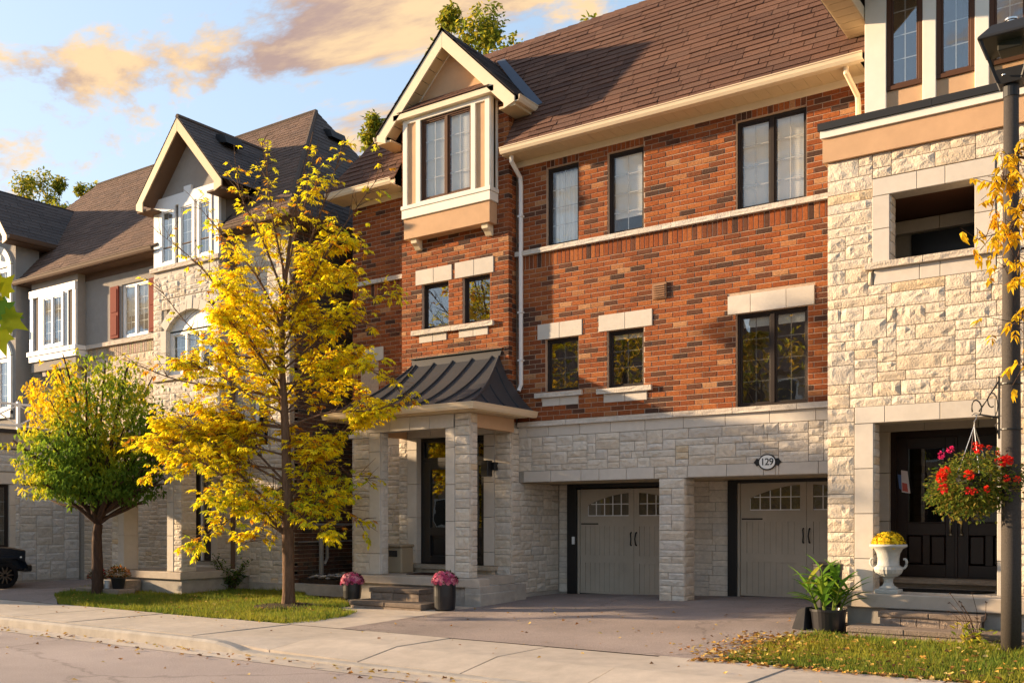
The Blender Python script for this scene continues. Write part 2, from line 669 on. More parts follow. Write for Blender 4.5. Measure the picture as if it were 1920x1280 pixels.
def ashlar(F, a0, a1, b0, b1, holes, rng, wmax=.46, relief=.025, cell=.055, dark=1.0, tint=None, hs=(2, 2, 2, 2, 3, 3, 3, 4)):
    """random coursed ashlar packed on a fine grid"""
    out = []
    cw = .06
    nc, nr = max(1, round((a1 - a0) / cw)), max(1, round((b1 - b0) / cell))
    cw, cell = (a1 - a0) / nc, (b1 - b0) / nr
    G = [[-1 if any(h[0] < a0 + (i + .5) * cw < h[1] and h[2] < b0 + (r + .5) * cell < h[3] for h in holes) else 0 for i in range(nc)] for r in range(nr)]
    j = .009
    mx_ = max(4, int(wmax / cw))
    sid = 0
    for r in range(nr):
        i = 0
        while i < nc:
            if G[r][i]:
                i += 1
                continue
            run = 0
            while i + run < nc and not G[r][i + run]:
                run += 1
            w = min(run, rng.randint(3, 4) if rng.random() < .12 else rng.randint(4, mx_))
            # break the upright joints: never end where the stone below ends
            if r and w < run:
                for t in (w, w + 1, w - 1, w + 2, w - 2):
                    if 2 < t < run and G[r - 1][i + t - 1] == G[r - 1][i + t]:
                        w = t
                        break
            if 0 < run - w < 4:
                w = run if run <= mx_ + 3 else max(3, w - 3)
            vfree = 1
            while vfree < 6 and r + vfree < nr and not any(G[r + vfree][i:i + w]):
                vfree += 1
            h = min(rng.choice(hs), vfree)
            if vfree - h == 1:
                h = vfree if vfree <= 4 else h - 1 if h > 2 else h
            h = max(1, h)
            if w <= 4 and h > 3:
                h = 2 if vfree != 3 else 3
            if h >= 4 and w > 7:
                w = rng.randint(5, 7)
            sid += 1
            for y in range(r, r + h):
                for x in range(i, i + w):
                    G[y][x] = sid
            p0, p1, q0, q1 = a0 + i * cw, a0 + (i + w) * cw, b0 + r * cell, b0 + (r + h) * cell
            c = rng.choice(STONES)
            f = dark * rng.uniform(.93, 1.06)
            c = tuple(t * f * (tint[k] if tint else 1) for k, t in enumerate(c))
            if rng.random() < .02:
                c = (c[0] * 1.0, c[1] * .90, c[2] * .74)
            V, fs = rock_piece(F, p0 + j / 2, p1 - j / 2, q0 + j / 2, q1 - j / 2, rng, relief=relief)
            out.append((V, fs, c, False))
            i += w
    return out


PRE = [(.60, .55, .49), (.58, .53, .47), (.62, .57, .51)]


def smooth_blocks(F, cuts, b0, b1, n0, n1, rng, vertical=False, ch=.004):
    """row (or column) of smooth precast blocks, cut at the given places"""
    out = []
    for s, e in zip(cuts[:-1], cuts[1:]):
        if vertical:
            vs, fs = chamfer_piece(F, b0, b1, s + .004, e - .004, n0, n1, ch)
        else:
            vs, fs = chamfer_piece(F, s + .004, e - .004, b0, b1, n0, n1, ch)
        c = rng.choice(PRE)
        f = rng.uniform(.95, 1.04)
        out.append((vs, fs, tuple(t * f for t in c), False))
    return out


def shingle_pieces(O, A, U, rows, lims, rng, cols, expo=.14, wmin=.30, wmax=.62, thick=.013):
    """O eave origin, A along the eave, U up the slope; lims(u) -> list of (a0,a1)"""
    O, A, U = Vector(O), Vector(A).normalized(), Vector(U).normalized()
    Nn = A.cross(U).normalized()
    if Nn.z < 0:
        Nn = -Nn
    out = []
    for r in range(rows):
        u0, u1 = r * expo, (r + 1) * expo + .02
        l0, l1 = lims(u0), lims(min(u1, rows * expo))
        for (s0, e0), (s1, e1) in zip(l0, l1):
            if e0 - s0 < .03:
                continue
            x = s0 - rng.uniform(0, .3)
            while x < e0:
                w = rng.uniform(wmin, wmax)
                p, q = x, x + w - .012
                x += w
                p0, q0 = max(p, s0), min(q, e0)
                p1, q1 = max(p, s1), min(q, e1)
                if q0 - p0 < .02 and q1 - p1 < .02:
                    continue
                if q0 < p0:
                    q0 = p0
                if q1 < p1:
                    p1 = q1 = (p1 + q1) / 2 if s1 < e1 else s1
                t = thick * rng.uniform(.75, 1.35)
                g = lambda aa, uu, nn: tuple(O + A * aa + U * uu + Nn * nn)
                vs = [g(p0, u0, 0), g(q0, u0, 0), g(q1, u1, -.002), g(p1, u1, -.002), g(p0, u0, t), g(q0, u0, t), g(q1, u1, .004), g(p1, u1, .004)]
                fs = [(4, 5, 6, 7), (0, 1, 5, 4), (1, 2, 6, 5), (3, 0, 4, 7), (2, 3, 7, 6)]
                out.append((vs, fs, rng.choice(cols), False))
    return out


def sheet(name, material, parent, pts, thick=0.0, kind=None):
    """flat polygon, given thickness downwards along its normal"""
    P = [Vector(p) for p in pts]
    n = (P[1] - P[0]).cross(P[2] - P[0]).normalized()
    mb = MB()
    k = len(P)
    lo = [p - n * thick for p in P]
    fs = [tuple(range(k)), tuple(range(k, 2 * k))[::-1]] + [(i, i + k, (i + 1) % k + k, (i + 1) % k) for i in range(k)]
    mb.add([tuple(p) for p in P + lo], fs)
    return mb.build(name, material, parent, kind=kind)


def gutter_run(mb, p0, p1, side, prof=((0, 0), (.09, 0), (.115, .045), (.125, .10), (.135, .10), (.135, .115), (.105, .115), (.10, .02), (0, .02))):
    """K-style eavestrough from p0 to p1; side = outward direction"""
    p0, p1, s = Vector(p0), Vector(p1), Vector(side).normalized()
    k = len(prof)
    vs = [p + s * a + Vector((0, 0, b)) for p in (p0, p1) for a, b in prof]
    fs = [tuple(range(k))[::-1], tuple(range(k, 2 * k))] + [(i, (i + 1) % k, (i + 1) % k + k, i + k) for i in range(k)]
    mb.add([tuple(v) for v in vs], fs)


def window(par, F, a0, a1, b0, b1, rec=.07, fm='dark_frame', sashes=1, grid=(2, 4), blind=None, fw=.045, mm='muntin', deep=.7, gm='glass', name='window'):
    mb = MB()
    n0, n1 = -rec - .05, -rec
    mb.fbox(F, a0, a1, b1 - fw, b1, n0, n1).fbox(F, a0, a1, b0, b0 + fw, n0, n1)
    mb.fbox(F, a0, a0 + fw, b0 + fw, b1 - fw, n0, n1).fbox(F, a1 - fw, a1, b0 + fw, b1 - fw, n0, n1)
    w = (a1 - a0 - 2 * fw) / sashes
    cells = []
    for i in range(sashes):
        s, e = a0 + fw + i * w, a0 + fw + (i + 1) * w
        if i:
            mb.fbox(F, s - .035, s + .035, b0 + fw, b1 - fw, n0, n1 + .006)
        lo, hi = s + (.035 if i else 0), e - (.035 if i < sashes - 1 else 0)
        sf = .028
        m0, m1 = n0 - .002, n1 - .018
        mb.fbox(F, lo, hi, b1 - fw - sf, b1 - fw, m0, m1).fbox(F, lo, hi, b0 + fw, b0 + fw + sf, m0, m1)
        mb.fbox(F, lo, lo + sf, b0 + fw + sf, b1 - fw - sf, m0, m1).fbox(F, hi - sf, hi, b0 + fw + sf, b1 - fw - sf, m0, m1)
        cells.append((lo + sf, hi - sf, b0 + fw + sf, b1 - fw - sf))
    o = mb.build(name, fm, par, bevel=.004)
    bars = MB()
    for (s, e, lo, hi) in cells:
        gl = MB().fbox(F, s, e, lo, hi, n0 + .008, n0 + .014)
        gl.build('pane', gm, o)
        for k in range(1, grid[0]):
            x = s + (e - s) * k / grid[0]
            bars.fbox(F, x - .007, x + .007, lo, hi, n0 + .002, n0 + .006)
        for k in range(1, grid[1]):
            z = lo + (hi - lo) * k / grid[1]
            bars.fbox(F, s, e, z - .007, z + .007, n0 + .0021, n0 + .0058)
    if bars.v:
        bars.build('glazing_bar', mm, o)
    if blind:
        bl = MB()
        for (s, e, lo, hi) in cells:
            if blind == 'sheer':
                k = 14
                for i in range(k):
                    x0, x1 = s + (e - s) * i / k, s + (e - s) * (i + 1) / k
                    z0 = n0 - .07 + (.012 if i % 2 else -.012)
                    z1 = n0 - .07 + (-.012 if i % 2 else .012)
                    bl.quad(F(x0, lo, z0), F(x1, lo, z1), F(x1, hi, z1), F(x0, hi, z0))
            else:
                z = lo
                bot = lo + (hi - lo) * (1 - blind)
                z = bot
                while z < hi:
                    bl.quad(F(s, z, n0 - .055), F(e, z, n0 - .055), F(e, z + .036, n0 - .035), F(s, z + .036, n0 - .035))
                    z += .034
        bl.build('blind', 'blind', o, fix=False)
    rm = MB()
    P = lambda a_, b_, n_: F(a_, b_, n_)
    s, e, lo, hi, q = a0 + .02, a1 - .02, b0 + .02, b1 - .02, n0 - deep
    rm.quad(P(s - .4, lo - .3, q), P(e + .4, lo - .3, q), P(e + .4, hi + .1, q), P(s - .4, hi + .1, q))
    rm.quad(P(s, lo, n0), P(e, lo, n0), P(e + .4, lo - .3, q), P(s - .4, lo - .3, q))
    rm.quad(P(s, hi, n0), P(e, hi, n0), P(e + .4, hi + .1, q), P(s - .4, hi + .1, q))
    rm.quad(P(s, lo, n0), P(s, hi, n0), P(s - .4, hi + .1, q), P(s - .4, lo - .3, q))
    rm.quad(P(e, lo, n0), P(e, hi, n0), P(e + .4, hi + .1, q), P(e + .4, lo - .3, q))
    rm.build('interior', 'interior', o, fix=False)
    return o


def gz(x, y):
    """height of the ground between the pavement and the houses"""
    t = min(max((y + 5.1) / 4.7, 0), 1)
    top = -.09 + .028 * (min(max(x, -12.0), -5.0) + 8.5)
    return -.24 + (top + .24) * t

# ================================================================== the brick house in the middle
HOUSE = thing('brick_townhouse', (-9.5, 0, -.1), 'orange-brown brick townhouse with a stone garage front and gabled bay, number 129', 'house')
rng = random.Random(11)


def main_walls():
    F0, FP = FY(0), FY(-.25)
    W1, W2, W3 = (-9.77, -9.08, 6.36, 7.82), (-8.48, -7.77, 6.36, 7.82), (-6.09, -4.93, 6.36, 7.82)
    W4, W5, W6 = (-9.79, -9.08, 3.67, 4.66), (-8.49, -7.77, 3.65, 4.67), (-6.09, -4.91, 3.16, 4.68)
    WA, WB = (-12.55, -11.88, 5.10, 6.0), (-11.53, -10.88, 5.09, 6.0)
    L4, L5, L6 = (-9.965, -9.0, 4.66, 4.95), (-8.66, -7.60, 4.67, 4.965), (-6.23, -4.80, 4.68, 4.985)
    U4, U5 = (-9.86, -9.08, 3.42, 3.58), (-8.56, -7.70, 3.40, 3.56)
    LA, LB = (-12.715, -11.79, 6.0, 6.30), (-11.72, -10.79, 6.0, 6.31)
    UA, UB = (-12.62, -11.92, 4.84, 5.0), (-11.62, -10.92, 4.84, 4.99)
    # ---- brick
    wins = [W1, W2, W3, W4, W5, W6]
    soldiers = [(w[0], w[1], 7.82, 8.06) for w in (W1, W2, W3)]
    h0 = wins + [L4, L5, L6, U4, U5] + soldiers
    wall = backing(F0, -10.42, -4.02, 3.1, 8.08, wins, -.24, -.007)
    for s, e, z0, z1, hs in ((-14.69, -13.09, 3.1, 8.08, []),):
        b2 = backing(F0, s, e, z0, z1, hs, -.24, -.007)
        wall.add(b2.v, b2.f)
    bp = backing(FP, -13.08, -10.452, 3.1, 9.2, [WA, WB], -.24, -.007)
    wall.add(bp.v, bp.f)
    wall.box(-10.62, -10.453, -.2, .6, 3.1, 9.15)
    wall.box(-13.08, -12.9, -.2, .6, 3.1, 9.15)
    w = wall.build('brick_wall', 'mortar', HOUSE, fix=False)
    P = brick_pieces(F0, -10.42, -4.02, 3.16, 7.97, h0, rng, soldier=[6.008])
    for s in soldiers:
        P += brick_pieces(F0, s[0], s[1], 7.82, 8.06, [], rng, soldier=[7.82])
    P += brick_pieces(F0, -14.69, -13.09, 3.16, 7.97, [(-14.45, -13.95, 3.7, 4.66), (-14.62, -13.8, 4.66, 4.95)], rng, soldier=[6.008])
    P += brick_pieces(FP, -13.09, -10.44, 3.16, 9.2, [WA, WB, LA, LB, UA, UB], rng)
    P += brick_pieces(FX(-10.44), -.25 + .113, 0.02, 3.16, 8.05, [], rng, L=.133, bond=False)
    P += brick_pieces(FX(-10.44), -.25 + .113, .5, 8.05, 9.2, [], rng, bond=False)
    place_pieces(P, 'brick', 'brick', w, 300, 'bricks', hidden=((560, 240, 760, 800), (945, 100, 975, 800)))
    # ---- precast lintels, sills, belts
    lint = []
    for f, (a0, a1, b0, b1), k in ((F0, L4, 2), (F0, L5, 2), (F0, L6, 3), (FP, LA, 2), (FP, LB, 2), (F0, U4, 2), (F0, U5, 2), (FP, UA, 2), (FP, UB, 2), (F0, (-14.62, -13.8, 4.66, 4.95), 2)):
        cuts = [a0 + (a1 - a0) * i / k for i in range(k + 1)]
        if k == 3:
            cuts = [a0, a0 + .39, a0 + .98, a1]
        lint += smooth_blocks(f, cuts, b0 + .003, b1 - .003, -.1, .014, rng)
    place_pieces(lint, 'lintel_block', 'precast', HOUSE, 300)
    sills = []
    for f, a0, a1, b0, b1, k in ((F0, -10.0, -8.99, 3.58, 3.668, 1), (F0, -8.68, -7.6, 3.56, 3.648, 1), (FP, -12.79, -11.785, 5.0, 5.095, 1), (FP, -11.775, -10.78, 4.995, 5.088, 1)):
        V, fs = rock_piece(f, a0, a1, b0, b1, rng, n0=-.1, relief=.012)
        V = [(v[0], v[1] - .055, v[2]) for v in V]
        sills.append((V, fs, (.60, .54, .47), False))
    for a0, a1, b0, b1 in ((-10.44, -4.0, 6.272, 6.358), (-14.76, -13.09, 6.272, 6.358), (-10.38, -4.0, 3.06, 3.15), (-14.74, -13.12, 3.06, 3.15)):
        n = max(1, round((a1 - a0) / 1.05))
        for i in range(n):
            V, fs = rock_piece(F0, a0 + (a1 - a0) * i / n + .003, a0 + (a1 - a0) * (i + 1) / n - .003, b0, b1, rng, n0=-.08, relief=.010)
            V = [(v[0], v[1] - .06, v[2]) for v in V]
            sills.append((V, fs, rng.choice(((.60, .54, .47), (.57, .50, .43), (.61, .56, .50))), False))
    place_pieces(sills, 'sill_stone', 'stone', HOUSE, 300)
    # ---- windows
    window(HOUSE, F0, *W1, grid=(2, 4), blind='sheer', gm='glass_clear')
    window(HOUSE, F0, *W2, grid=(2, 4), blind=.82, gm='glass_clear')
    window(HOUSE, F0, *W3, sashes=2, grid=(2, 4), blind=1.0, gm='glass_clear')
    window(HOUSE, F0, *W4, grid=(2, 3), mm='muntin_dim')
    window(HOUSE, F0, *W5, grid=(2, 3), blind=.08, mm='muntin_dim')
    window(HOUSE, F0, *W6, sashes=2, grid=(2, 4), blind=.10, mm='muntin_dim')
    window(HOUSE, FP, *WA, grid=(1, 1))
    window(HOUSE, FP, *WB, grid=(1, 1))
    window(HOUSE, F0, -14.45, -13.95, 3.7, 4.66, grid=(1, 1))
    # ---- stone lower storey
    FS = FY(-.28)
    door = (-12.90, -10.75, .30, 3.05)
    body = MB().fbox(F0, -10.40, -4.0, 2.03, 3.1, -.22, -.012)
    sb = backing(FS, -13.12, -10.39, -.3, 3.1, [door], -.2, -.012)
    body.add(sb.v, sb.f)
    body.box(-10.6, -10.392, -.07, 1.42, -.3, 2.06)            # left cheek of the garage recess
    body.box(-10.6, -10.397, -.25, -.0, 2.03, 3.1)
    body.fbox(F0, -14.69, -13.12, -.3, 3.1, -.22, -.012)
    body.fbox(FY(1.4), -10.39, -10.14, -.3, 2.06, -.2, -.012).fbox(FY(1.4), -7.48, -6.78, -.3, 2.06, -.2, -.012)
    body.box(-7.46, -7.012, .012, .38, -.3, 2.04)
    sbody = body.build('stone_wall', 'stone_mortar', HOUSE, fix=False)
    S = ashlar(F0, -10.39, -4.0, 2.235, 2.868, [], rng, wmax=.54, cell=.057)
    S += ashlar(F0, -7.56, -6.95, 2.03, 2.235, [], rng, wmax=.3)
    S += ashlar(FS, -13.12, -12.905, -.22, 3.05, [], rng, wmax=.22)
    S += ashlar(FS, -10.745, -10.385, -.2, 3.05, [], rng, wmax=.26)
    S += ashlar(FX(-10.385), -.28 + .03, 1.39, -.06, 2.03, [], rng)
    S += ashlar(FX(-10.385), -.28 + .03, -.01, 2.03, 3.05, [], rng, wmax=.26)
    S += ashlar(FY(1.4), -10.36, -10.14, -.1, 2.03, [], rng, wmax=.25, relief=.02)
    S += ashlar(FY(1.4), -7.47, -6.79, -.06, 2.03, [], rng, relief=.016)
    S += ashlar(F0, -7.47, -7.005, -.07, 2.03, [], rng, wmax=.30)
    S += ashlar(FX(-7.005), .01, .39, -.07, 2.03, [], rng, wmax=.24)
    S += ashlar(F0, -14.69, -13.12, -.15, 2.868, [], rng)
    place_pieces(S, 'stone_block', 'stone', sbody, 300, 'stone_blocks', hidden=((560, 800, 668, 1100),))
    mb = MB().box(-10.39, -10.355, -.3, 1.36, -.32, -.065)
    mb.build('foundation', 'old_concrete', HOUSE)
    B = smooth_blocks(F0, [-10.385, -10.2, -9.72, -9.05, -8.42, -7.74, -7.02, -6.27, -5.52, -4.78, -4.0], 2.872, 3.058, -.1, .012, rng)
    B += smooth_blocks(F0, [-10.27, -9.67, -9.02, -8.65, -8.10, -7.565], 2.034, 2.232, -.12, .016, rng)
    B += smooth_blocks(F0, [-6.945, -6.25, -5.62, -5.42, -5.37, -4.74, -4.0], 2.042, 2.232, -.12, .016, rng)
    B += smooth_blocks(F0, [-14.69, -14.0, -13.12], 2.872, 3.058, -.1, .012, rng)
    # door jambs and head of the porch wall
    for a0, a1 in ((-12.90, -12.655), (-10.995, -10.75)):
        B += smooth_blocks(FS, [.46, .72, 1.38, 2.04, 2.72, 2.95], a0, a1, -.14, .016, rng, vertical=True)
    B += smooth_blocks(FS, [-12.90, -12.3, -11.75, -11.2, -10.75], 2.954, 3.14, -.14, .016, rng)
    place_pieces(B, 'smooth_block', 'precast', HOUSE, 300)
    # garage soffits, ceiling and black jambs
    MB().box(-10.39, -4.0, .13, 1.42, 2.036, 2.10).build('garage_soffit', 'soffit', HOUSE)
    MB().box(-10.14, -9.93, 1.33, 1.5, -.2, 2.03).build('garage_jamb', 'black_metal', HOUSE)
    MB().box(-6.78, -6.615, 1.33, 1.5, -.2, 2.03).build('garage_jamb', 'black_metal', HOUSE)
    MB().box(-9.93, -7.48, 1.33, 1.5, 1.955, 2.033).build('garage_header', 'black_metal', HOUSE)
    MB().box(-6.615, -4.0, 1.33, 1.5, 1.975, 2.033).build('garage_header', 'black_metal', HOUSE)
    # the unseen rest of the house body
    MB().box(-14.5, -4.0, 2.0, 9.0, -.3, 8.0).box(-14.69, -14.5, .2, 9.0, -.3, 8.1).build('rear_wall', 'mortar', HOUSE)


main_walls()


def garage_door(x0, z0, w=2.42):
    F = FY(1.42)
    h = 2.06
    x1 = x0 + w
    b = MB().fbox(F, x0, x1, z0, z0 + h, -.06, 0)
    o = b.build('garage_door', 'garage_paint', HOUSE)
    fr, gl, mun = MB(), MB(), MB()
    fr.fbox(F, x0 - .03, x0 + .02, z0 - .02, z0 + h, 0, .035)
    mid = (x0 + x1) / 2
    arch = lambda x: z0 + 2.0 - .33 * ((x - mid) / (w / 2)) ** 2 - .02
    for s in (0, 1):
        a0, a1 = (x0 + .03, mid - .004) if s == 0 else (mid + .004, x1 - .03)
        st = .11
        # stiles and rails of one leaf
        fr.fbox(F, a0, a0 + st, z0 + .03, z0 + h, 0, .022).fbox(F, a1 - st, a1, z0 + .03, z0 + h, 0, .022)
        for r0, r1 in ((.03, .07), (.63, .78), (1.34, 1.53)):
            fr.fbox(F, a0 + st, a1 - st, z0 + r0, z0 + r1, 0, .0215)
        # tongue and groove boards of the panels
        for r0, r1 in ((.07, .63), (.78, 1.34)):
            n = 9
            for i in range(n):
                p = a0 + st + (a1 - a0 - 2 * st) * i / n
                q = a0 + st + (a1 - a0 - 2 * st) * (i + 1) / n
                MB().fbox(F, p + .003, q - .003, z0 + r0, z0 + r1, 0, .008).build('board', 'garage_paint', o)
        # window head: spandrel above the arch
        g0, g1 = a0 + st + .06, a1 - st + .02 if s == 0 else a1 - st - .06
        if s:
            g0, g1 = a0 + st - .02, a1 - st - .06
        zb = z0 + 1.55
        k = 12
        for i in range(k):
            p, q = g0 + (g1 - g0) * i / k, g0 + (g1 - g0) * (i + 1) / k
            gl.add([F(p, zb, .004), F(q, zb, .004), F(q, arch(q), .004), F(p, arch(p), .004)], [(0, 1, 2, 3)])
            fr.prism(F, [(p, arch(p)), (q, arch(q)), (q, z0 + h), (p, z0 + h)], 0, .02)
        fr.fbox(F, a0 + st, g0, z0 + 1.53, z0 + h, 0, .0205).fbox(F, g1, a1 - st, z0 + 1.53, z0 + h, 0, .0205)
        for i in range(0, 6):
            x = g0 + (g1 - g0) * i / 5
            mun.fbox(F, x - .008, x + .008, zb, arch(x) - .004, .004, .016)
        zm = zb + .22
        xs = [g0 + (g1 - g0) * i / 40 for i in range(41) if arch(g0 + (g1 - g0) * i / 40) > zm + .01]
        mun.fbox(F, min(xs), max(xs), zm - .008, zm + .008, .004, .0155)
        mun.fbox(F, g0, g1, zb - .012, zb + .006, .004, .0165)
        k = -1 if s == 0 else 1
        hx = mid + k * .055
        pts = [F(hx, z0 + .98, .03), F(hx, z0 + .99, .06), F(hx - k * .012, z0 + 1.10, .07), F(hx, z0 + 1.21, .06), F(hx, z0 + 1.22, .03)]
        MB().tube(pts, [.016, .013, .011, .013, .016], 8).build('handle', 'black_metal', o, smooth=True)
    MB().fbox(F, x0 + .05, x0 + .43, z0 + 1.375, z0 + 1.40, .02, .03).build('strap_hinge', 'black_metal', o)
    fr.build('stile', 'garage_paint', o)
    gl.build('pane', 'glass_dark', o, fix=False)
    mun.build('glazing_bar', 'white_paint', o)
    MB().fbox(F, x0, x1, z0 - .02, z0 + .032, -.05, .03).build('weather_seal', 'black_plastic', o)
    b = MB().fbox(FY(1.55), x0, x1, z0 + 1.4, z0 + 2.05, -.1, 0)
    b.build('interior', 'interior', o)


garage_door(-9.90, -.135)
garage_door(-6.59, -.045)
MB().fbox(FY(1.34), -10.02, -9.96, .85, 1.0, 0, .03).build('keypad', 'white_paint', HOUSE, bevel=.004)

ROOFC = [(.150, .078, .054), (.135, .070, .050), (.165, .087, .061), (.115, .061, .045), (.145, .080, .058)]


def main_roof():
    p = 1.6
    ez, ey = 8.17, -.47
    sl = math.hypot(1, p)
    top = 1.82
    L = top * sl
    x0, x1 = -15.1, -3.83
    cx = -11.765

    def P(x, b):
        return (x, ey + b, ez + p * b)
    base = MB()
    rz = ez + p * top
    b1_ = 1.0                              # the roof is open behind the bay, under the dormer
    base.quad(P(x0, 0), P(cx - 1.33, 0), P(cx - 1.33, b1_), P(x0 + b1_, b1_))
    base.quad(P(cx + 1.33, 0), P(x1, 0), P(x1, b1_), P(cx + 1.33, b1_))
    base.quad(P(x0 + b1_, b1_), P(x1, b1_), P(x1, top), P(x0 + top, top))
    yb = ey + top
    base.quad((x0 + top, yb, rz), (x1, yb, rz), (x1, yb + 3.4, ez), (x0, yb + 3.4, ez))
    base.add([P(x0, 0), (x0 + top, yb, rz), (x0, yb + 3.4, ez)], [(0, 1, 2)])
    base.quad((x1, ey, ez), (x1, yb, rz), (x1, yb + 3.4, ez), (x1, yb, ez))
    # gabled dormer over the bay
    dz, az, hw, fy = 9.06, 10.72, 1.685, -.62
    byr, bye = ey + (az - ez) / p, ey + (dz - ez) / p
    for s in (-1, 1):
        base.quad((cx + s * hw, fy, dz), (cx, fy, az), (cx, byr, az), (cx + s * hw, bye, dz))
    ro = base.build('roof', 'shingle_base', HOUSE, fix=False)
    def lims(u):
        b = min(u / sl, top)
        z = ez + p * b
        if z < dz:
            h = 1.33
        else:
            h = max(0, hw * (az - z) / (az - dz)) + .02
            if z >= az:
                h = 0
        return [(b, cx - h - x0), (cx + h - x0, x1 - x0)]
    S = shingle_pieces((x0, ey, ez + .004), (1, 0, 0), (0, 1, p), int(L / .14), lims, rng, ROOFC, thick=.021)
    ls = math.hypot(hw, az - dz)
    def dl(u):
        t = u / ls
        return [(0, (bye - fy) + t * (byr - bye))]
    DC = [(.062, .048, .046), (.055, .044, .042), (.068, .052, .05)]
    D = shingle_pieces((cx + hw, fy, dz + .004), (0, 1, 0), (-hw, 0, az - dz), int(ls / .14), dl, rng, DC, expo=.14)
    D += shingle_pieces((cx - hw, fy, dz + .004), (0, 1, 0), (hw, 0, az - dz), int(ls / .14), dl, rng, DC, expo=.14)
    place_pieces(S, 'shingle', 'shingle', ro, 260, 'shingles', hidden=((560, 0, 945, 400),))
    place_pieces(D, 'dormer_shingle', 'shingle', ro, 40, 'dormer_shingles')
    # ridge and hip caps
    cap = MB()
    n = 36
    for i in range(n):
        a0, a1 = x0 + top + (x1 - x0 - top) * i / n, x0 + top + (x1 - x0 - top) * (i + 1) / n
        cap.add([(a0, yb - .10, rz - .13), (a1, yb - .10, rz - .14), (a1, yb, rz + .018), (a0, yb, rz + .03), (a1, yb + .1, rz - .14), (a0, yb + .1, rz - .13)],
                [(0, 1, 2, 3), (3, 2, 4, 5)], rng.choice(ROOFC))
    cap.build('ridge_cap', 'shingle', ro, fix=False)
    cap = MB()
    for i in range(9):
        t0, t1 = i / 9, (i + 1) / 9
        q0, q1 = Vector(P(x0 + top * t0, top * t0)), Vector(P(x0 + top * t1, top * t1))
        cap.add([q0 + Vector((.12, -.02, .0)), q1 + Vector((.12, -.02, 0)), q1 + Vector((0, 0, .03)), q0 + Vector((0, 0, .045)), q1 + Vector((-.05, .1, 0)), q0 + Vector((-.05, .1, 0))],
                [(0, 1, 2, 3), (3, 2, 4, 5)], rng.choice(ROOFC))
    cap.build('hip_cap', 'shingle', ro, fix=False)
    cap = MB()
    for i in range(7):
        a0, a1 = fy + (byr - fy) * i / 7, fy + (byr - fy) * (i + 1) / 7
        cap.add([(cx - .11, a0, az - .09), (cx - .11, a1, az - .1), (cx, a1, az + .02), (cx, a0, az + .032), (cx + .11, a1, az - .1), (cx + .11, a0, az - .09)],
                [(0, 1, 2, 3), (3, 2, 4, 5)], rng.choice(DC))
    cap.build('ridge_cap', 'shingle', ro, fix=False)
    # valley flashing on the right of the dormer
    fl = MB()
    nrm = Vector((0, -p, 1)).normalized() * .036
    a_, b_ = Vector((cx + .1, byr, az)) + nrm, Vector((cx + hw + .02, bye, dz)) + nrm
    fl.quad(a_ + Vector((-.02, 0, 0)), b_ + Vector((-.06, -.02, -.032)), b_ + Vector((.17, .0, 0)), a_ + Vector((.17, 0, 0)))
    fl.build('valley_flashing', 'flashing', ro, fix=False)
    # gutters, soffit, frieze
    g = MB()
    gutter_run(g, (cx + hw - .36, ey + .02, 8.055), (-3.93, ey + .02, 8.055), (0, -1, 0))
    gutter_run(g, (-14.95, ey + .02, 8.055), (cx - hw + .33, ey + .02, 8.055), (0, -1, 0))
    gutter_run(g, (cx + hw - .02, fy + .04, dz - .13), (cx + hw - .02, bye + .06, dz - .13), (1, 0, 0))
    gutter_run(g, (cx - hw + .02, fy + .04, dz - .13), (cx - hw + .02, bye + .0, dz - .13), (-1, 0, 0))
    g.build('gutter', 'gutter', HOUSE)
    s = MB()
    k = 0
    x = -10.45
    while x < -4.0:
        MB().box(x, min(x + .195, -3.99), ey + .03, -.002, 8.052, 8.062).build('soffit_board', 'soffit', soffit_root())
        x += .20
    s.box(-14.95, -13.1, ey + .03, -.002, 8.052, 8.062)
    s.box(-10.45, -3.99, ey + .02, ey + .04, 8.05, 8.18).box(-14.95, -13.1, ey + .02, ey + .04, 8.05, 8.18)
    s.build('fascia', 'gutter', HOUSE)
    MB().box(-10.44, -4.0, -.03, -.002, 7.945, 8.051).box(-14.69, -13.09, -.03, -.002, 7.945, 8.051).build('frieze_board', 'cream', HOUSE)


_sr = []


def soffit_root():
    if not _sr:
        _sr.append(MB().box(-10.4, -4.0, -.42, -.05, 8.066, 8.08).build('soffit', 'soffit', HOUSE))
    return _sr[0]


main_roof()


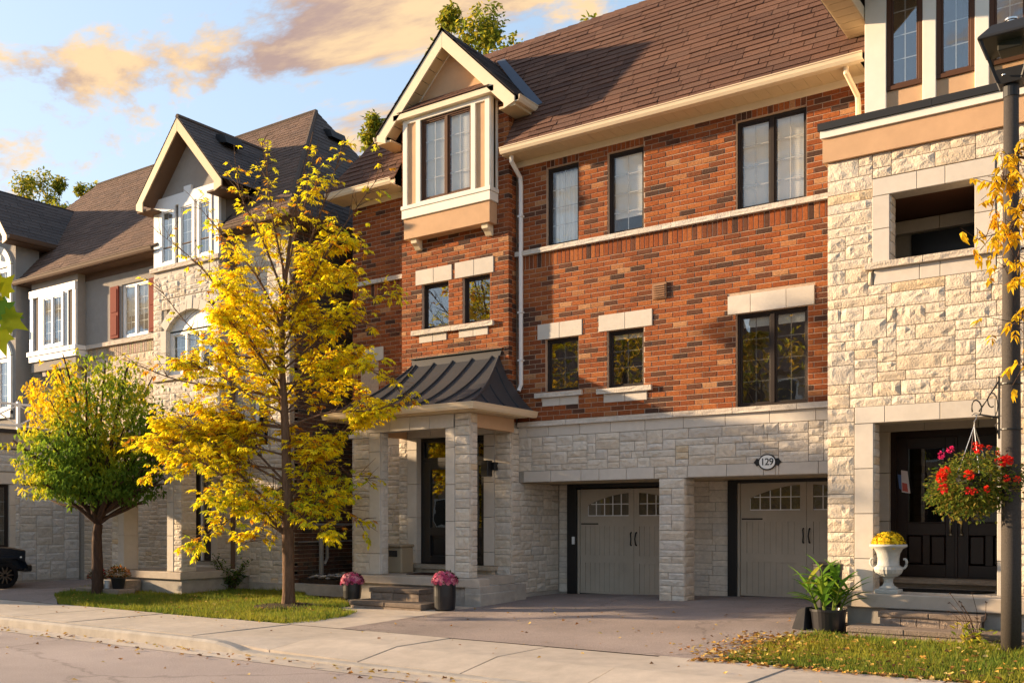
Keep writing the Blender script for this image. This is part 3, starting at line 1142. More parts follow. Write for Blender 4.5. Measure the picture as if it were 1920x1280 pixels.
def bay():
    FB = FY(-.5)
    cx = -11.765
    x0, x1 = -12.83, -10.70
    # tan box below
    b = MB().box(x0 + .01, x1 - .01, -.49, -.253, 6.88, 7.28).build('bay_base', 'tan_stucco', HOUSE, bevel=.006)
    MB().box(x0 - .02, x1 + .02, -.525, -.253, 7.28, 7.452).box(x0 - .035, x1 + .035, -.54, -.253, 7.456, 7.535).build('bay_band', 'white_trim', HOUSE, bevel=.006)
    # body behind the panels
    WB_ = (-12.38, -11.14, 7.56, 9.15)
    bb = backing(FB, x0 + .02, x1 - .02, 7.53, 9.23, [WB_], -.2, -.022)
    bb.build('bay_panel', 'tan_stucco', HOUSE)
    tr = MB()
    for a0, a1 in ((x0, x0 + .11), (x0 + .335, WB_[0]), (WB_[1], x1 - .335), (x1 - .11, x1)):
        tr.fbox(FB, a0, a1, 7.53, 9.23, -.05, .012)
    tr.fbox(FB, x0 + .11, x1 - .11, 9.15, 9.23, -.05, .0115)
    tr.fbox(FB, WB_[0], WB_[1], 7.53, 7.56, -.05, .0115)
    tr.fbox(FX(x1 + .001), -.488, -.39, 7.53, 9.23, -.05, .012).fbox(FX(x1 + .001), -.29, -.25, 7.53, 9.23, -.05, .012)
    tr.build('bay_trim', 'white_trim', HOUSE, bevel=.005)
    MB().fbox(FX(x1 - .02), -.48, -.26, 7.53, 9.23, -.03, .0).build('bay_cheek', 'tan_stucco', HOUSE)
    window(HOUSE, FB, *WB_, rec=.03, fm='brown_frame', sashes=2, grid=(2, 4), blind=1.0, gm='glass_clear')
    # corbels
    for x in (x0 + .22, x1 - .17):
        F = FX(x)
        MB().prism(F, [(-.253, 6.88), (-.253, 6.68), (-.30, 6.69), (-.36, 6.76), (-.43, 6.80), (-.45, 6.88)], -.07, .07).build('corbel', 'cream', HOUSE)
    # fascia, pent roof, gable
    MB().box(x0 - .18, x1 + .16, -.60, -.25, 9.232, 9.35).build('bay_fascia', 'cream', HOUSE, bevel=.006)
    pr = MB().add([(x0 - .05, -.615, 9.35), (x1 + .05, -.615, 9.35), (x1 - .1, -.28, 9.62), (x0 + .1, -.28, 9.62)], [(0, 1, 2, 3)])
    po = pr.build('pent_roof', 'shingle_base', HOUSE, fix=False)
    sl = math.hypot(.335, .27)
    S = shingle_pieces((x0 - .06, -.62, 9.352), (1, 0, 0), (0, .335, .27), 3, lambda u: [(u * .35, x1 - x0 + .12 - u * .35)], rng, ROOFC)
    place_pieces(S, 'shingle', 'shingle', po, 60)
    hw, dz, az = 1.685, 9.06, 10.72
    k = (az - dz) / hw
    F3 = FY(-.30)
    MB().prism(F3, [(cx - 1.35, 9.2), (cx + 1.35, 9.2), (cx, 9.2 + 1.35 * k)], -.1, 0).build('gable_wall', 'tan_stucco', HOUSE)
    # rake boards with boxed ends, rake soffit, inner trim
    FR = FY(-.60)
    rk = MB()
    t = .22
    for s in (-1, 1):
        o_, i_ = [(cx, az - .02), (cx + s * hw, dz - .02)], None
        dx = t * 1.0
        poly = [(cx, az - .03), (cx, az - .03 - t * 1.42), (cx + s * (hw - .24), dz - .03 + .24 * k - t * 1.42), (cx + s * (hw - .24), dz - .21), (cx + s * hw, dz - .13), (cx + s * hw, dz - .03)]
        if s == 1:
            poly = poly[::-1]
        rk.prism(FR, poly[::-1], -.03, .0)
    rk.build('rake_board', 'cream', HOUSE, bevel=.004)
    so_ = MB()
    for s in (-1, 1):
        n = 8
        for i in range(n):
            u0, u1 = .86 * i / n, .86 * (i + 1) / n - .008
            A = lambda u, y: (cx + s * hw * u, y, az - .30 - (az - dz) * u)
            so_.add([A(u0, -.575), A(u1, -.575), A(u1, -.30), A(u0, -.30), tuple(Vector(A(u0, -.575)) - Vector((0, 0, .012))), tuple(Vector(A(u1, -.575)) - Vector((0, 0, .012))), tuple(Vector(A(u1, -.30)) - Vector((0, 0, .012))), tuple(Vector(A(u0, -.30)) - Vector((0, 0, .012)))],
                    [(0, 1, 2, 3), (4, 7, 6, 5), (0, 4, 5, 1), (1, 5, 6, 2), (2, 6, 7, 3), (3, 7, 4, 0)])
        # closed box under the eave
        so_.box(min(cx + s * (hw - .24), cx + s * hw), max(cx + s * (hw - .24), cx + s * hw), -.57, .2, dz - .19, dz - .13)
        so_.box(min(cx + s * 1.325, cx + s * (hw - .24)), max(cx + s * 1.325, cx + s * (hw - .24)), -.57, .2, dz - .19, dz - .15)
    so_.build('rake_soffit', 'soffit', HOUSE)
    it = MB()
    for s in (-1, 1):
        poly = [(cx, 9.2 + 1.35 * k), (cx, 9.2 + 1.35 * k - .14), (cx + s * 1.0, 9.2 + .20 * k), (cx + s * 1.1, 9.2 + .24 * k)]
        it.prism(FY(-.30), poly if s < 0 else poly[::-1], 0, .02)
    it.build('gable_trim', 'white_trim', HOUSE)


bay()


def porch():
    # ---- bell-cast standing-seam roof
    xl, xr, yf, ez, tz = -13.5, -10.02, -1.95, 3.345, 4.40
    tl, trr, ty = -12.78, -10.66, -.26
    z = lambda s: ez + (tz - ez) * (.48 * s + .52 * s * s)
    n = 12
    mb = MB()
    fr, rt, lf = [], [], []
    for i in range(n + 1):
        s = i / n
        y = yf + (ty - yf) * s
        fr.append(((xl + (tl - xl) * s, y, z(s)), (xr + (trr - xr) * s, y, z(s))))
        rt.append(((xr + (trr - xr) * s, y, z(s)), (xr + (trr - xr) * s, -.02 + (ty - (-.02)) * s, z(s))))
        lf.append(((xl + (tl - xl) * s, y, z(s)), (xl + (tl - xl) * s, -.02 + (ty + .02) * s, z(s))))
    for i in range(n):
        mb.quad(fr[i][0], fr[i][1], fr[i + 1][1], fr[i + 1][0])
        mb.quad(rt[i][0], rt[i][1], rt[i + 1][1], rt[i + 1][0])
        mb.quad(lf[i][1], lf[i][0], lf[i + 1][0], lf[i + 1][1])
    ro = mb.build('porch_roof', 'metal_roof', HOUSE, fix=False)
    x = xl + .33
    while x < xr - .1:
        pts = []
        for i in range(n + 1):
            s = i / n
            if xl + (tl - xl) * s + .02 < x < xr + (trr - xr) * s - .02:
                pts.append((x, yf + (ty - yf) * s, z(s)))
        if len(pts) > 2:
            sm = MB()
            for a_, b_ in zip(pts[:-1], pts[1:]):
                A, B = Vector(a_), Vector(b_)
                w = Vector((.013, 0, 0))
                h = Vector((0, -.010, .034))
                sm.add([A - w, A + w, B + w, B - w, A - w + h, A + w + h, B + w + h, B - w + h], [(4, 5, 6, 7), (0, 4, 7, 3), (1, 2, 6, 5), (0, 1, 5, 4), (2, 3, 7, 6)])
            sm.build('standing_seam', 'metal_roof', ro, fix=False)
        x += .47
    for q in range(1, 4):                                   # seams of the right flank
        yq = yf + .48 * q
        pts = []
        for i in range(n + 1):
            s = i / n
            if yq > yf + (ty - yf) * s + .03 and yq < -.02 + (ty + .02) * s:
                pts.append((xr + (trr - xr) * s, yq, z(s)))
        if len(pts) > 2:
            sm = MB()
            for a_, b_ in zip(pts[:-1], pts[1:]):
                A, B = Vector(a_), Vector(b_)
                w, h = Vector((0, .013, 0)), Vector((.012, 0, .032))
                sm.add([A - w, A + w, B + w, B - w, A - w + h, A + w + h, B + w + h, B - w + h], [(4, 5, 6, 7), (0, 4, 7, 3), (1, 2, 6, 5), (0, 1, 5, 4), (2, 3, 7, 6)])
            sm.build('standing_seam', 'metal_roof', ro, fix=False)
    hip = MB()
    for k in (0, 1):
        hip.tube([tuple(Vector(f[k]) + Vector((0, 0, .012))) for f in fr], .02, 6)
    hip.build('hip_seam', 'metal_roof', ro)
    MB().add([(tl + .0, ty - .03, tz - .03), (trr + .03, ty - .03, tz - .03), (trr + .06, -.256, tz + .13), (tl - .04, -.256, tz + .13)], [(0, 1, 2, 3)]).build('wall_flashing', 'metal_roof', ro, fix=False)
    MB().box(tl - .06, trr + .10, -.30, -.252, tz + .13, tz + .15).build('counter_flashing', 'black_metal', ro)
    # ---- gutter and soffit
    g = MB()
    gutter_run(g, (xl - .06, yf + .06, 3.22), (xr + .06, yf + .06, 3.22), (0, -1, 0))
    gutter_run(g, (xr - .05, yf - .045, 3.221), (xr - .05, -.015, 3.221), (1, 0, 0))
    gutter_run(g, (xl + .05, yf - .045, 3.221), (xl + .05, -.015, 3.221), (-1, 0, 0))
    g.build('porch_gutter', 'gutter', HOUSE)
    MB().box(xl - .02, xr + .02, yf + .04, -.29, 3.20, 3.218).box(xl - .0, xr, yf + .06, -.30, 3.225, 3.33).build('porch_soffit', 'soffit', HOUSE)
    # ---- beams and columns
    FC = FY(-1.65)
    core = MB().box(-12.68, -10.64, -1.63, -1.45, 2.955, 3.195)
    core.box(-13.03, -12.40, -1.63, -1.45, .3, 3.195).box(-10.80, -10.31, -1.63, -1.45, .3, 3.195)
    co = core.build('porch_column', 'stone_mortar', HOUSE, fix=False)
    B = smooth_blocks(FC, [-12.685, -12.14, -11.66, -11.20, -10.645], 2.955, 3.195, -.2, .014, rng)
    for a0, a1 in ((-12.655, -12.385), (-10.825, -10.62)):
        B += smooth_blocks(FC, [.31, .70, 1.30, 1.95, 2.60, 2.95], a0, a1, -.2, .014, rng, vertical=True)
    place_pieces(B, 'smooth_block', 'precast', co, 60)
    S = ashlar(FC, -13.045, -12.66, .31, 3.195, [], rng, wmax=.26)
    S += ashlar(FC, -10.615, -10.295, .31, 3.195, [], rng, wmax=.22)
    S += ashlar(FX(-12.385), -1.62, -1.44, .31, 2.95, [], rng, wmax=.2, relief=.02)
    S += ashlar(FX(-10.295), -1.62, -1.44, .31, 3.195, [], rng, wmax=.2, relief=.02)
    place_pieces(S, 'stone_block', 'stone', co, 200)
    for xb_ in (-10.42, -13.03):
        MB().box(xb_, xb_ + .12, -1.44, -.29, 2.955, 3.197).build('porch_side_beam', 'tan_stucco', HOUSE)
    # ---- landing and its stepped flank
    MB().box(-13.2, -9.98, -1.80, -1.49, .155, .305).box(-13.2, -10.26, -1.4899, -.30, .155, .305).build('landing_slab', 'concrete', HOUSE, bevel=.008)
    MB().box(-13.15, -10.02, -1.72, -.30, -.35, .154).build('landing_base', 'old_concrete', HOUSE)
    MB().box(-10.3, -9.97, -1.79, -1.19, -.35, .185).box(-10.3, -9.955, -1.80, -.74, -.35, .06).build('flank_step', 'old_concrete', HOUSE, bevel=.012)
    V, fs = rock_piece(FY(-1.72), -10.42, -10.12, -.02, .15, rng, n0=-.02)
    MB().add(V, fs, (.5, .46, .41)).build('base_stone', 'stone', HOUSE, fix=False)
    # ---- paver steps
    PV = [(.21, .165, .13), (.19, .15, .12), (.23, .18, .145), (.17, .135, .11)]
    so_ = MB().box(-11.98, -10.88, -2.28, -1.75, -.3, .045).box(-12.05, -10.52, -2.68, -2.2, -.35, -.155).build('front_step', 'soil', HOUSE)
    Q = []
    for (a0, a1, yf_, yb_, z0, z1, k, rise) in ((-12.02, -10.84, -2.36, -1.73, .05, .125, 2, .175), (-12.12, -10.46, -2.76, -2.15, -.155, -.08, 2, .17)):
        for i in range(k):
            p, q = a0 + (a1 - a0) * i / k, a0 + (a1 - a0) * (i + 1) / k
            F = FY(yf_)
            vs, f_ = chamfer_piece(F, p + .004, q - .004, z0, z1, -(yb_ - yf_), .0, .012)
            V2 = list(vs)
            Q.append((V2, f_ + [(3, 2, 1, 0)], rng.choice(PV), False))
        F = FY(yf_ + .03)
        m = 4
        cuts = sorted([a0 + .03, a1 - .03] + [a0 + (a1 - a0) * (i + rng.uniform(-.15, .15)) / m for i in range(1, m)])
        for p, q in zip(cuts[:-1], cuts[1:]):
            V, f_ = rock_piece(F, p + .004, q - .004, z0 - rise, z0 - .006, rng, n0=-.1, relief=.02)
            Q.append((V, f_, tuple(t * 1.25 for t in rng.choice(PV)), False))
        FS_ = FX(a1 - .03)
        for p, q in ((yf_ + .04, (yf_ + yb_) / 2), ((yf_ + yb_) / 2, yb_)):
            V, f_ = rock_piece(FS_, p + .004, q - .004, z0 - rise, z0 - .006, rng, n0=-.1, relief=.015)
            Q.append((V, f_, tuple(t * 1.25 for t in rng.choice(PV)), False))
    place_pieces(Q, 'step_block', 'paver', so_, 100)
    # ---- entrance
    FD = FY(-.16)
    d = MB().fbox(FD, -12.655, -10.995, .46, 2.95, -.12, -.06)
    do = d.build('front_door', 'black_door', HOUSE)
    fr = MB()
    for a0, a1, b0, b1 in ((-12.655, -12.58, .46, 2.95), (-11.07, -10.995, .46, 2.95), (-11.66, -11.58, .46, 2.55), (-12.58, -11.07, 2.87, 2.95), (-12.58, -11.07, 2.47, 2.56),
                           (-12.58, -12.42, .47, 2.47), (-11.80, -11.66, .47, 2.47), (-12.42, -11.80, .47, .62), (-12.42, -11.80, 1.02, 1.18), (-12.42, -11.80, 2.33, 2.47),
                           (-11.58, -11.50, .47, 2.47), (-11.15, -11.07, .47, 2.47), (-11.50, -11.15, .47, .62), (-11.50, -11.15, 1.02, 1.18), (-11.50, -11.15, 2.38, 2.47)):
        fr.fbox(FD, a0, a1, b0, b1, -.06, 0)
    fr.build('door_frame', 'black_door', do, bevel=.004)
    for a0, a1, b0, b1 in ((-12.42, -11.80, 1.18, 2.33), (-11.50, -11.15, 1.18, 2.38), (-12.58, -11.07, 2.56, 2.87)):
        MB().fbox(FD, a0, a1, b0, b1, -.05, -.04).build('pane', 'glass_dark', do)
    for a0, a1 in ((-12.36, -11.86), (-11.45, -11.20)):
        MB().fbox(FD, a0, a1, .67, .97, -.06, -.045).build('door_panel', 'black_door', do, bevel=.01)
    MB().tube([(-11.73, -.18, 1.25), (-11.73, -.215, 1.27), (-11.73, -.215, 1.45), (-11.73, -.18, 1.47)], .012, 8).build('handle', 'black_metal', do, smooth=True)
    sl_ = MB().box(-12.98, -10.66, -.52, -.2, .385, .455).build('threshold', 'stone', HOUSE)
    T = []
    for p, q in ((-12.95, -12.35), (-12.35, -11.65), (-11.65, -11.1), (-11.1, -10.68)):
        V, f_ = rock_piece(FY(-.45), p + .004, q - .004, .306, .384, rng, n0=-.1, relief=.014)
        T.append((V, f_, (.46, .38, .29), False))
    V, f_ = rock_piece(FY(-.52), -12.98, -10.66, .386, .454, rng, n0=-.02, relief=.008)
    T.append((V, f_, (.44, .37, .29), False))
    place_pieces(T, 'threshold_stone', 'stone', sl_, 20)
    sl_.data.attributes['col'].data.foreach_set('color', [.44, .37, .29, 1] * len(sl_.data.vertices))
    # back wall seen through the columns is the stone wall; porch ceiling closes the top
    # ---- downspouts
    ds = MB()
    ds.tube([(-10.31, -.36, 8.06), (-10.31, -.36, 7.96), (-10.31, -.07, 7.74), (-10.31, -.045, 7.6), (-10.31, -.045, 3.86), (-10.33, -.09, 3.74)], .042, 8)
    for zz in (7.0, 5.2, 4.3):
        ds.box(-10.36, -10.26, -.09, -.0, zz, zz + .03)
    ds.build('downspout', 'gutter_white', HOUSE, smooth=False)
    MB().tube([(-4.2, -.42, 8.06), (-4.2, -.42, 7.97), (-4.12, -.1, 7.72), (-4.12, -.06, 7.6), (-4.12, -.06, 6.5)], .042, 8).build('downspout', 'gutter', HOUSE)
    # ---- vent in the brick
    v = MB().fbox(FY(0), -7.59, -7.33, 5.11, 5.38, .0, .03).build('wall_vent', 'vent_tan', HOUSE)
    for i in range(6):
        b0 = 5.135 + i * .038
        F = FY(0)
        MB().add([F(-7.565, b0, .032), F(-7.355, b0, .032), F(-7.355, b0 + .028, .03), F(-7.565, b0 + .028, .03), F(-7.565, b0, .052), F(-7.355, b0, .052)],
                 [(0, 1, 5, 4), (4, 5, 2, 3), (0, 4, 3), (1, 2, 5)]).build('louvre', 'vent_tan', v)


porch()

# ================================================================== the stone house on the right
RH = thing('stone_townhouse', (-2.0, -1.8, -.1), 'cream split-stone townhouse with dark double door and open balcony, beside the lamp post', 'house')


def right_house():
    rng = random.Random(23)
    F = FY(-1.8)
    door = (-3.69, -1.74, .36, 2.82)
    bal = (-3.46, -1.98, 4.43, 5.83)
    x0, x1 = -4.055, 1.2
    hd, hb = (-3.45, -1.96, .2, 2.6), (-3.244, -2.215, 4.7, 5.6)
    bk = backing(F, x0 + .012, x1, -.3, 6.17, [hd, hb], -.26, -.012)
    # side walls, recess walls and ceilings
    bk.box(x0 + .012, x0 + .2, -1.54, 4.0, -.3, 6.17)
    bk.box(x1 - .2, x1, -1.54, 4.0, -.3, 6.17)
    bk.box(-3.85, 1.0, -.28, -.1, -.3, 4.3).box(-3.85, 1.0, -.28, -.1, 4.3, 6.1)
    bk.box(-1.62, -1.4, -1.54, -.28, -.3, 6.1)
    w = bk.build('stone_wall', 'stone_mortar', RH, fix=False)
    S = ashlar(F, x0, x1 - .6, -.2, 6.165, [door, bal], rng, wmax=.66, relief=.024, cell=.064, hs=(2, 2, 3, 3, 3, 4), tint=(1.0, .955, .89))
    S += ashlar(FX(-3.45), -1.79, -1.53, .37, 2.6, [], rng, wmax=.2, relief=.018)
    S += ashlar(FX(-3.244), -1.79, -1.53, 4.72, 5.6, [], rng, wmax=.2, relief=.018)
    place_pieces(S, 'stone_block', 'stone', w, 300, 'stone_blocks')
    B = []
    for a0, a1 in ((-3.69, -3.45), (-1.96, -1.74)):
        B += smooth_blocks(F, [.37, .80, 1.40, 2.0, 2.6], a0, a1, -.26, .018, rng, vertical=True)
    B += smooth_blocks(F, [-3.69, -3.30, -2.62, -1.98, -1.74], 2.604, 2.82, -.26, .018, rng)
    for a0, a1 in ((-3.46, -3.244), (-2.215, -1.98)):
        B += smooth_blocks(F, [4.72, 5.16, 5.6], a0, a1, -.26, .018, rng, vertical=True)
    B += smooth_blocks(F, [-3.46, -2.90, -2.56, -1.98], 5.604, 5.83, -.26, .018, rng)
    B += smooth_blocks(F, [-3.44, -2.87, -2.62, -1.97], 4.43, 4.628, -.1, .014, rng)
    # inner beam and jamb by the door, inner beam of the balcony
    FI = FY(-.42)
    B += smooth_blocks(FI, [-3.78, -3.1, -2.4, -1.62], 2.60, 2.78, -.1, .0, rng)
    B += smooth_blocks(FI, [.5, 1.3, 2.0, 2.6], -3.78, -3.585, -.1, .0, rng, vertical=True)
    B += smooth_blocks(FI, [-3.78, -2.9, -2.2, -1.62], 5.44, 5.62, -.1, .0, rng)
    place_pieces(B, 'smooth_block', 'precast', RH, 100)
    T = []
    for p, q in ((-3.55, -2.82), (-2.82, -1.88)):
        V, f_ = rock_piece(F, p + .003, q - .003, 4.632, 4.716, rng, n0=-.3, relief=.012)
        T.append(([(v[0], v[1] - .07, v[2]) for v in V], f_, (.58, .50, .41), False))
    for z0, z1, y in ((.366, .43, -.62), (.432, .50, -.72)):
        V, f_ = rock_piece(FY(y), -3.78, -1.64, z0, z1, rng, n0=-.3, relief=.012)
        T.append((V, f_, (.36, .28, .21), False))
    place_pieces(T, 'sill_stone', 'stone', RH, 30)
    for zc in (2.79, 5.64):
        MB().box(-3.84, -1.63, -1.54, -.29, zc, zc + .06).build('recess_ceiling', 'brown_frame', RH)
    MB().box(-3.84, -1.63, -1.54, -.29, 4.3, 4.36).build('balcony_floor', 'old_concrete', RH)
    # parapet
    MB().box(x0 - .05, x1, -1.865, -1.55, 6.168, 6.49).box(x0 - .05, x0 + .2, -1.55, -.72, 6.168, 6.49).build('parapet_band', 'tan_stucco', RH)
    MB().box(x0 - .075, x1, -1.90, -1.55, 6.493, 6.59).box(x0 - .075, x0 + .2, -1.55, -.72, 6.493, 6.59).build('parapet_trim', 'white_trim', RH)
    MB().box(x0 - .10, -2.7, -1.93, -1.5, 6.593, 6.69).box(-2.695, x1, -1.93, -1.5, 6.593, 6.688).box(x0 - .10, x0 + .2, -1.5, -.72, 6.593, 6.69).build('parapet_cap', 'lamp_black', RH)
    MB().box(x0, x1, -1.55, -.6, 6.3, 6.42).build('flat_roof', 'shingle_base', RH)
    # upper storey
    FU = FY(-.7)
    Ws = [(-3.555, -3.065, 7.43, 9.3), (-2.89, -2.395, 7.43, 9.3), (-2.22, -1.73, 7.43, 9.3), (-1.5, -1.0, 7.43, 9.3)]
    backing(FU, -3.84, x1, 6.4, 10.4, Ws, -.2, -.03).build('upper_wall', 'tan_stucco', RH)
    t = MB()
    for a0, a1 in ((-3.85, -3.555), (-3.065, -2.89), (-2.395, -2.22), (-1.73, -1.5)):
        t.fbox(FU, a0, a1, 6.4, 10.3, -.06, .02)
    t.build('pilaster', 'white_trim', RH, bevel=.006)
    MB().box(-3.85, -3.72, -.66, 3.0, 6.4, 10.3).build('side_wall', 'white_trim', RH)
    for a0, a1, b0, b1 in Ws:
        window(RH, FU, a0, a1, b0, b1, rec=-.0, fm='brown_frame', grid=(2, 5), fw=.06, blind=None)
    # eave box and roof
    e = MB()
    e.box(-4.22, -3.86, -1.62, -.10, 8.55, 8.72)
    e.build('eave_box', 'cream', RH)
    for i in range(7):
        MB().box(-4.20, -3.87, -1.6 + i * .21, -1.6 + i * .21 + .2, 8.538, 8.549).build('soffit_board', 'soffit', RH)
    F2 = FY(-1.62)
    MB().prism(F2, [(-4.22, 8.552), (-3.86, 8.552), (-1.0, 11.3), (-1.0, 11.7), (-4.3, 8.76)], 0, .03).build('rake_board', 'cream', RH)
    sheet('roof', 'shingle_base', RH, [(-4.34, -1.7, 8.76), (-1.0, -1.7, 11.78), (-1.0, 5, 11.78), (-4.34, 5, 8.76)][::-1], .05)
    sheet('roof_slope', 'shingle_base', RH, [(-1.0, -1.7, 11.78), (2.0, -1.7, 9), (2.0, 5, 9), (-1.0, 5, 11.78)][::-1], .05)
    # ---- double door
    FD = FY(-.33)
    d = MB().fbox(FD, -3.585, -1.64, .50, 2.62, -.1, -.05).build('double_door', 'brown_door', RH)
    fr = MB()
    fr.fbox(FD, -3.585, -3.50, .5, 2.62, -.05, .01).fbox(FD, -1.90, -1.64, .5, 2.62, -.05, .01).fbox(FD, -3.50, -1.90, 2.50, 2.62, -.05, .01).fbox(FD, -2.72, -2.68, .5, 2.5, -.05, .005)
    for a0, a1 in ((-3.50, -2.72), (-2.68, -1.90)):
        g0, g1 = a0 + .14, a1 - .12
        for p in ((a0, g0, .5, 2.5), (g1, a1, .5, 2.5), (g0, g1, .5, .68), (g0, g1, 1.10, 1.27), (g0, g1, 2.36, 2.5), ((g0 + g1) / 2 - .05, (g0 + g1) / 2 + .05, .68, 1.10)):
            fr.fbox(FD, *p, -.05, -.012)
        MB().fbox(FD, g0, g1, 1.27, 2.36, -.045, -.038).build('pane', 'glass_dark', d)
        f2 = MB()
        for p in ((g0, g0 + .02, 1.27, 2.36), (g1 - .02, g1, 1.27, 2.36), (g0 + .02, g1 - .02, 1.27, 1.29), (g0 + .02, g1 - .02, 2.34, 2.36)):
            f2.fbox(FD, *p, -.038, -.004)
        f2.build('glass_bead', 'brown_door', d, bevel=.004)
        for q0, q1 in ((g0 + .012, (g0 + g1) / 2 - .062), ((g0 + g1) / 2 + .062, g1 - .012)):
            MB().fbox(FD, q0, q1, .692, 1.088, -.05, -.022).build('door_panel', 'brown_door', d, bevel=.014)
        k = a1 - .05 if a1 < -2.6 else a0 + .05
        h = MB().tube([FD(k, 1.13, .0), FD(k, 1.14, .05), FD(k, 1.24, .06), FD(k, 1.34, .05), FD(k, 1.36, 0)], [.02, .012, .010, .012, .02], 8)
        h.lathe([(.0, 0), (.03, 0), (.03, .02), (0, .02)], (k, -.345, 1.10), 12).lathe([(.0, 0), (.03, 0), (.03, .02), (0, .02)], (k, -.345, 1.42), 12)
        h.build('handle', 'brass', d, smooth=True)
    fr.build('door_frame', 'brown_door', d, bevel=.004)
    # balcony door behind the opening, black and enlarged to darken the shaded recess
    d2 = MB().fbox(FY(-.32), -3.3, -1.7, 4.36, 5.43, -.05, .0).build('balcony_door', 'black_door', RH)
    MB().fbox(FY(-.31), -2.95, -2.45, 4.5, 5.15, 0, .006).fbox(FY(-.31), -2.3, -1.9, 4.5, 5.15, 0, .006).build('pane', 'glass_dark', d2)
    # ---- slab and steps
    MB().box(-3.76, -.8, -2.2, -.3, .185, .365).build('porch_slab', 'concrete', RH, bevel=.01)
    MB().box(-3.70, -.85, -2.12, -.3, -.4, .184).build('porch_base', 'old_concrete', RH)
    PV = [(.23, .18, .145), (.21, .165, .135), (.25, .20, .165), (.20, .16, .13)]
    so_ = MB().box(-3.17, -2.06, -2.42, -2.1, -.3, .09).box(-3.45, -1.50, -2.78, -2.3, -.3, -.08).build('front_step', 'soil', RH)
    Q = []
    for a0, a1, yf_, yb_, zt, k, m in ((-3.22, -2.02, -2.5, -2.1, .17, 2, 5), (-3.51, -1.45, -2.86, -2.3, -.005, 3, 7)):
        z0 = zt - .07
        for i in range(k):
            p, q = a0 + (a1 - a0) * i / k, a0 + (a1 - a0) * (i + 1) / k
            vs, f_ = chamfer_piece(FY(yf_), p + .003, q - .003, z0, zt, -(yb_ - yf_), 0, .010)
            Q.append((vs, f_ + [(3, 2, 1, 0)], rng.choice(PV), False))
        cuts = sorted([a0 + .02, a1 - .02] + [a0 + (a1 - a0) * (i + rng.uniform(-.2, .2)) / m for i in range(1, m)])
        for p, q in zip(cuts[:-1], cuts[1:]):
            V, f_ = rock_piece(FY(yf_ + .025), p + .004, q - .004, z0 - .11, z0 - .005, rng, n0=-.1, relief=.016)
            Q.append((V, f_, tuple(t * 1.15 for t in rng.choice(PV)), False))
    place_pieces(Q, 'step_block', 'paver', so_, 60)


right_house()

# ================================================================== the houses on the left
LH = thing('gabled_townhouse', (-19, -.8, -.2), 'grey stucco and pale stone townhouse with white windows behind the two trees', 'house')
FLH = thing('corner_townhouse', (-28, -1.2, -.25), 'stone and grey townhouse with balcony railing at the left edge beside the parked car', 'house')
ROOFL = [(.165, .105, .078), (.150, .096, .073), (.180, .114, .086), (.140, .092, .072)]


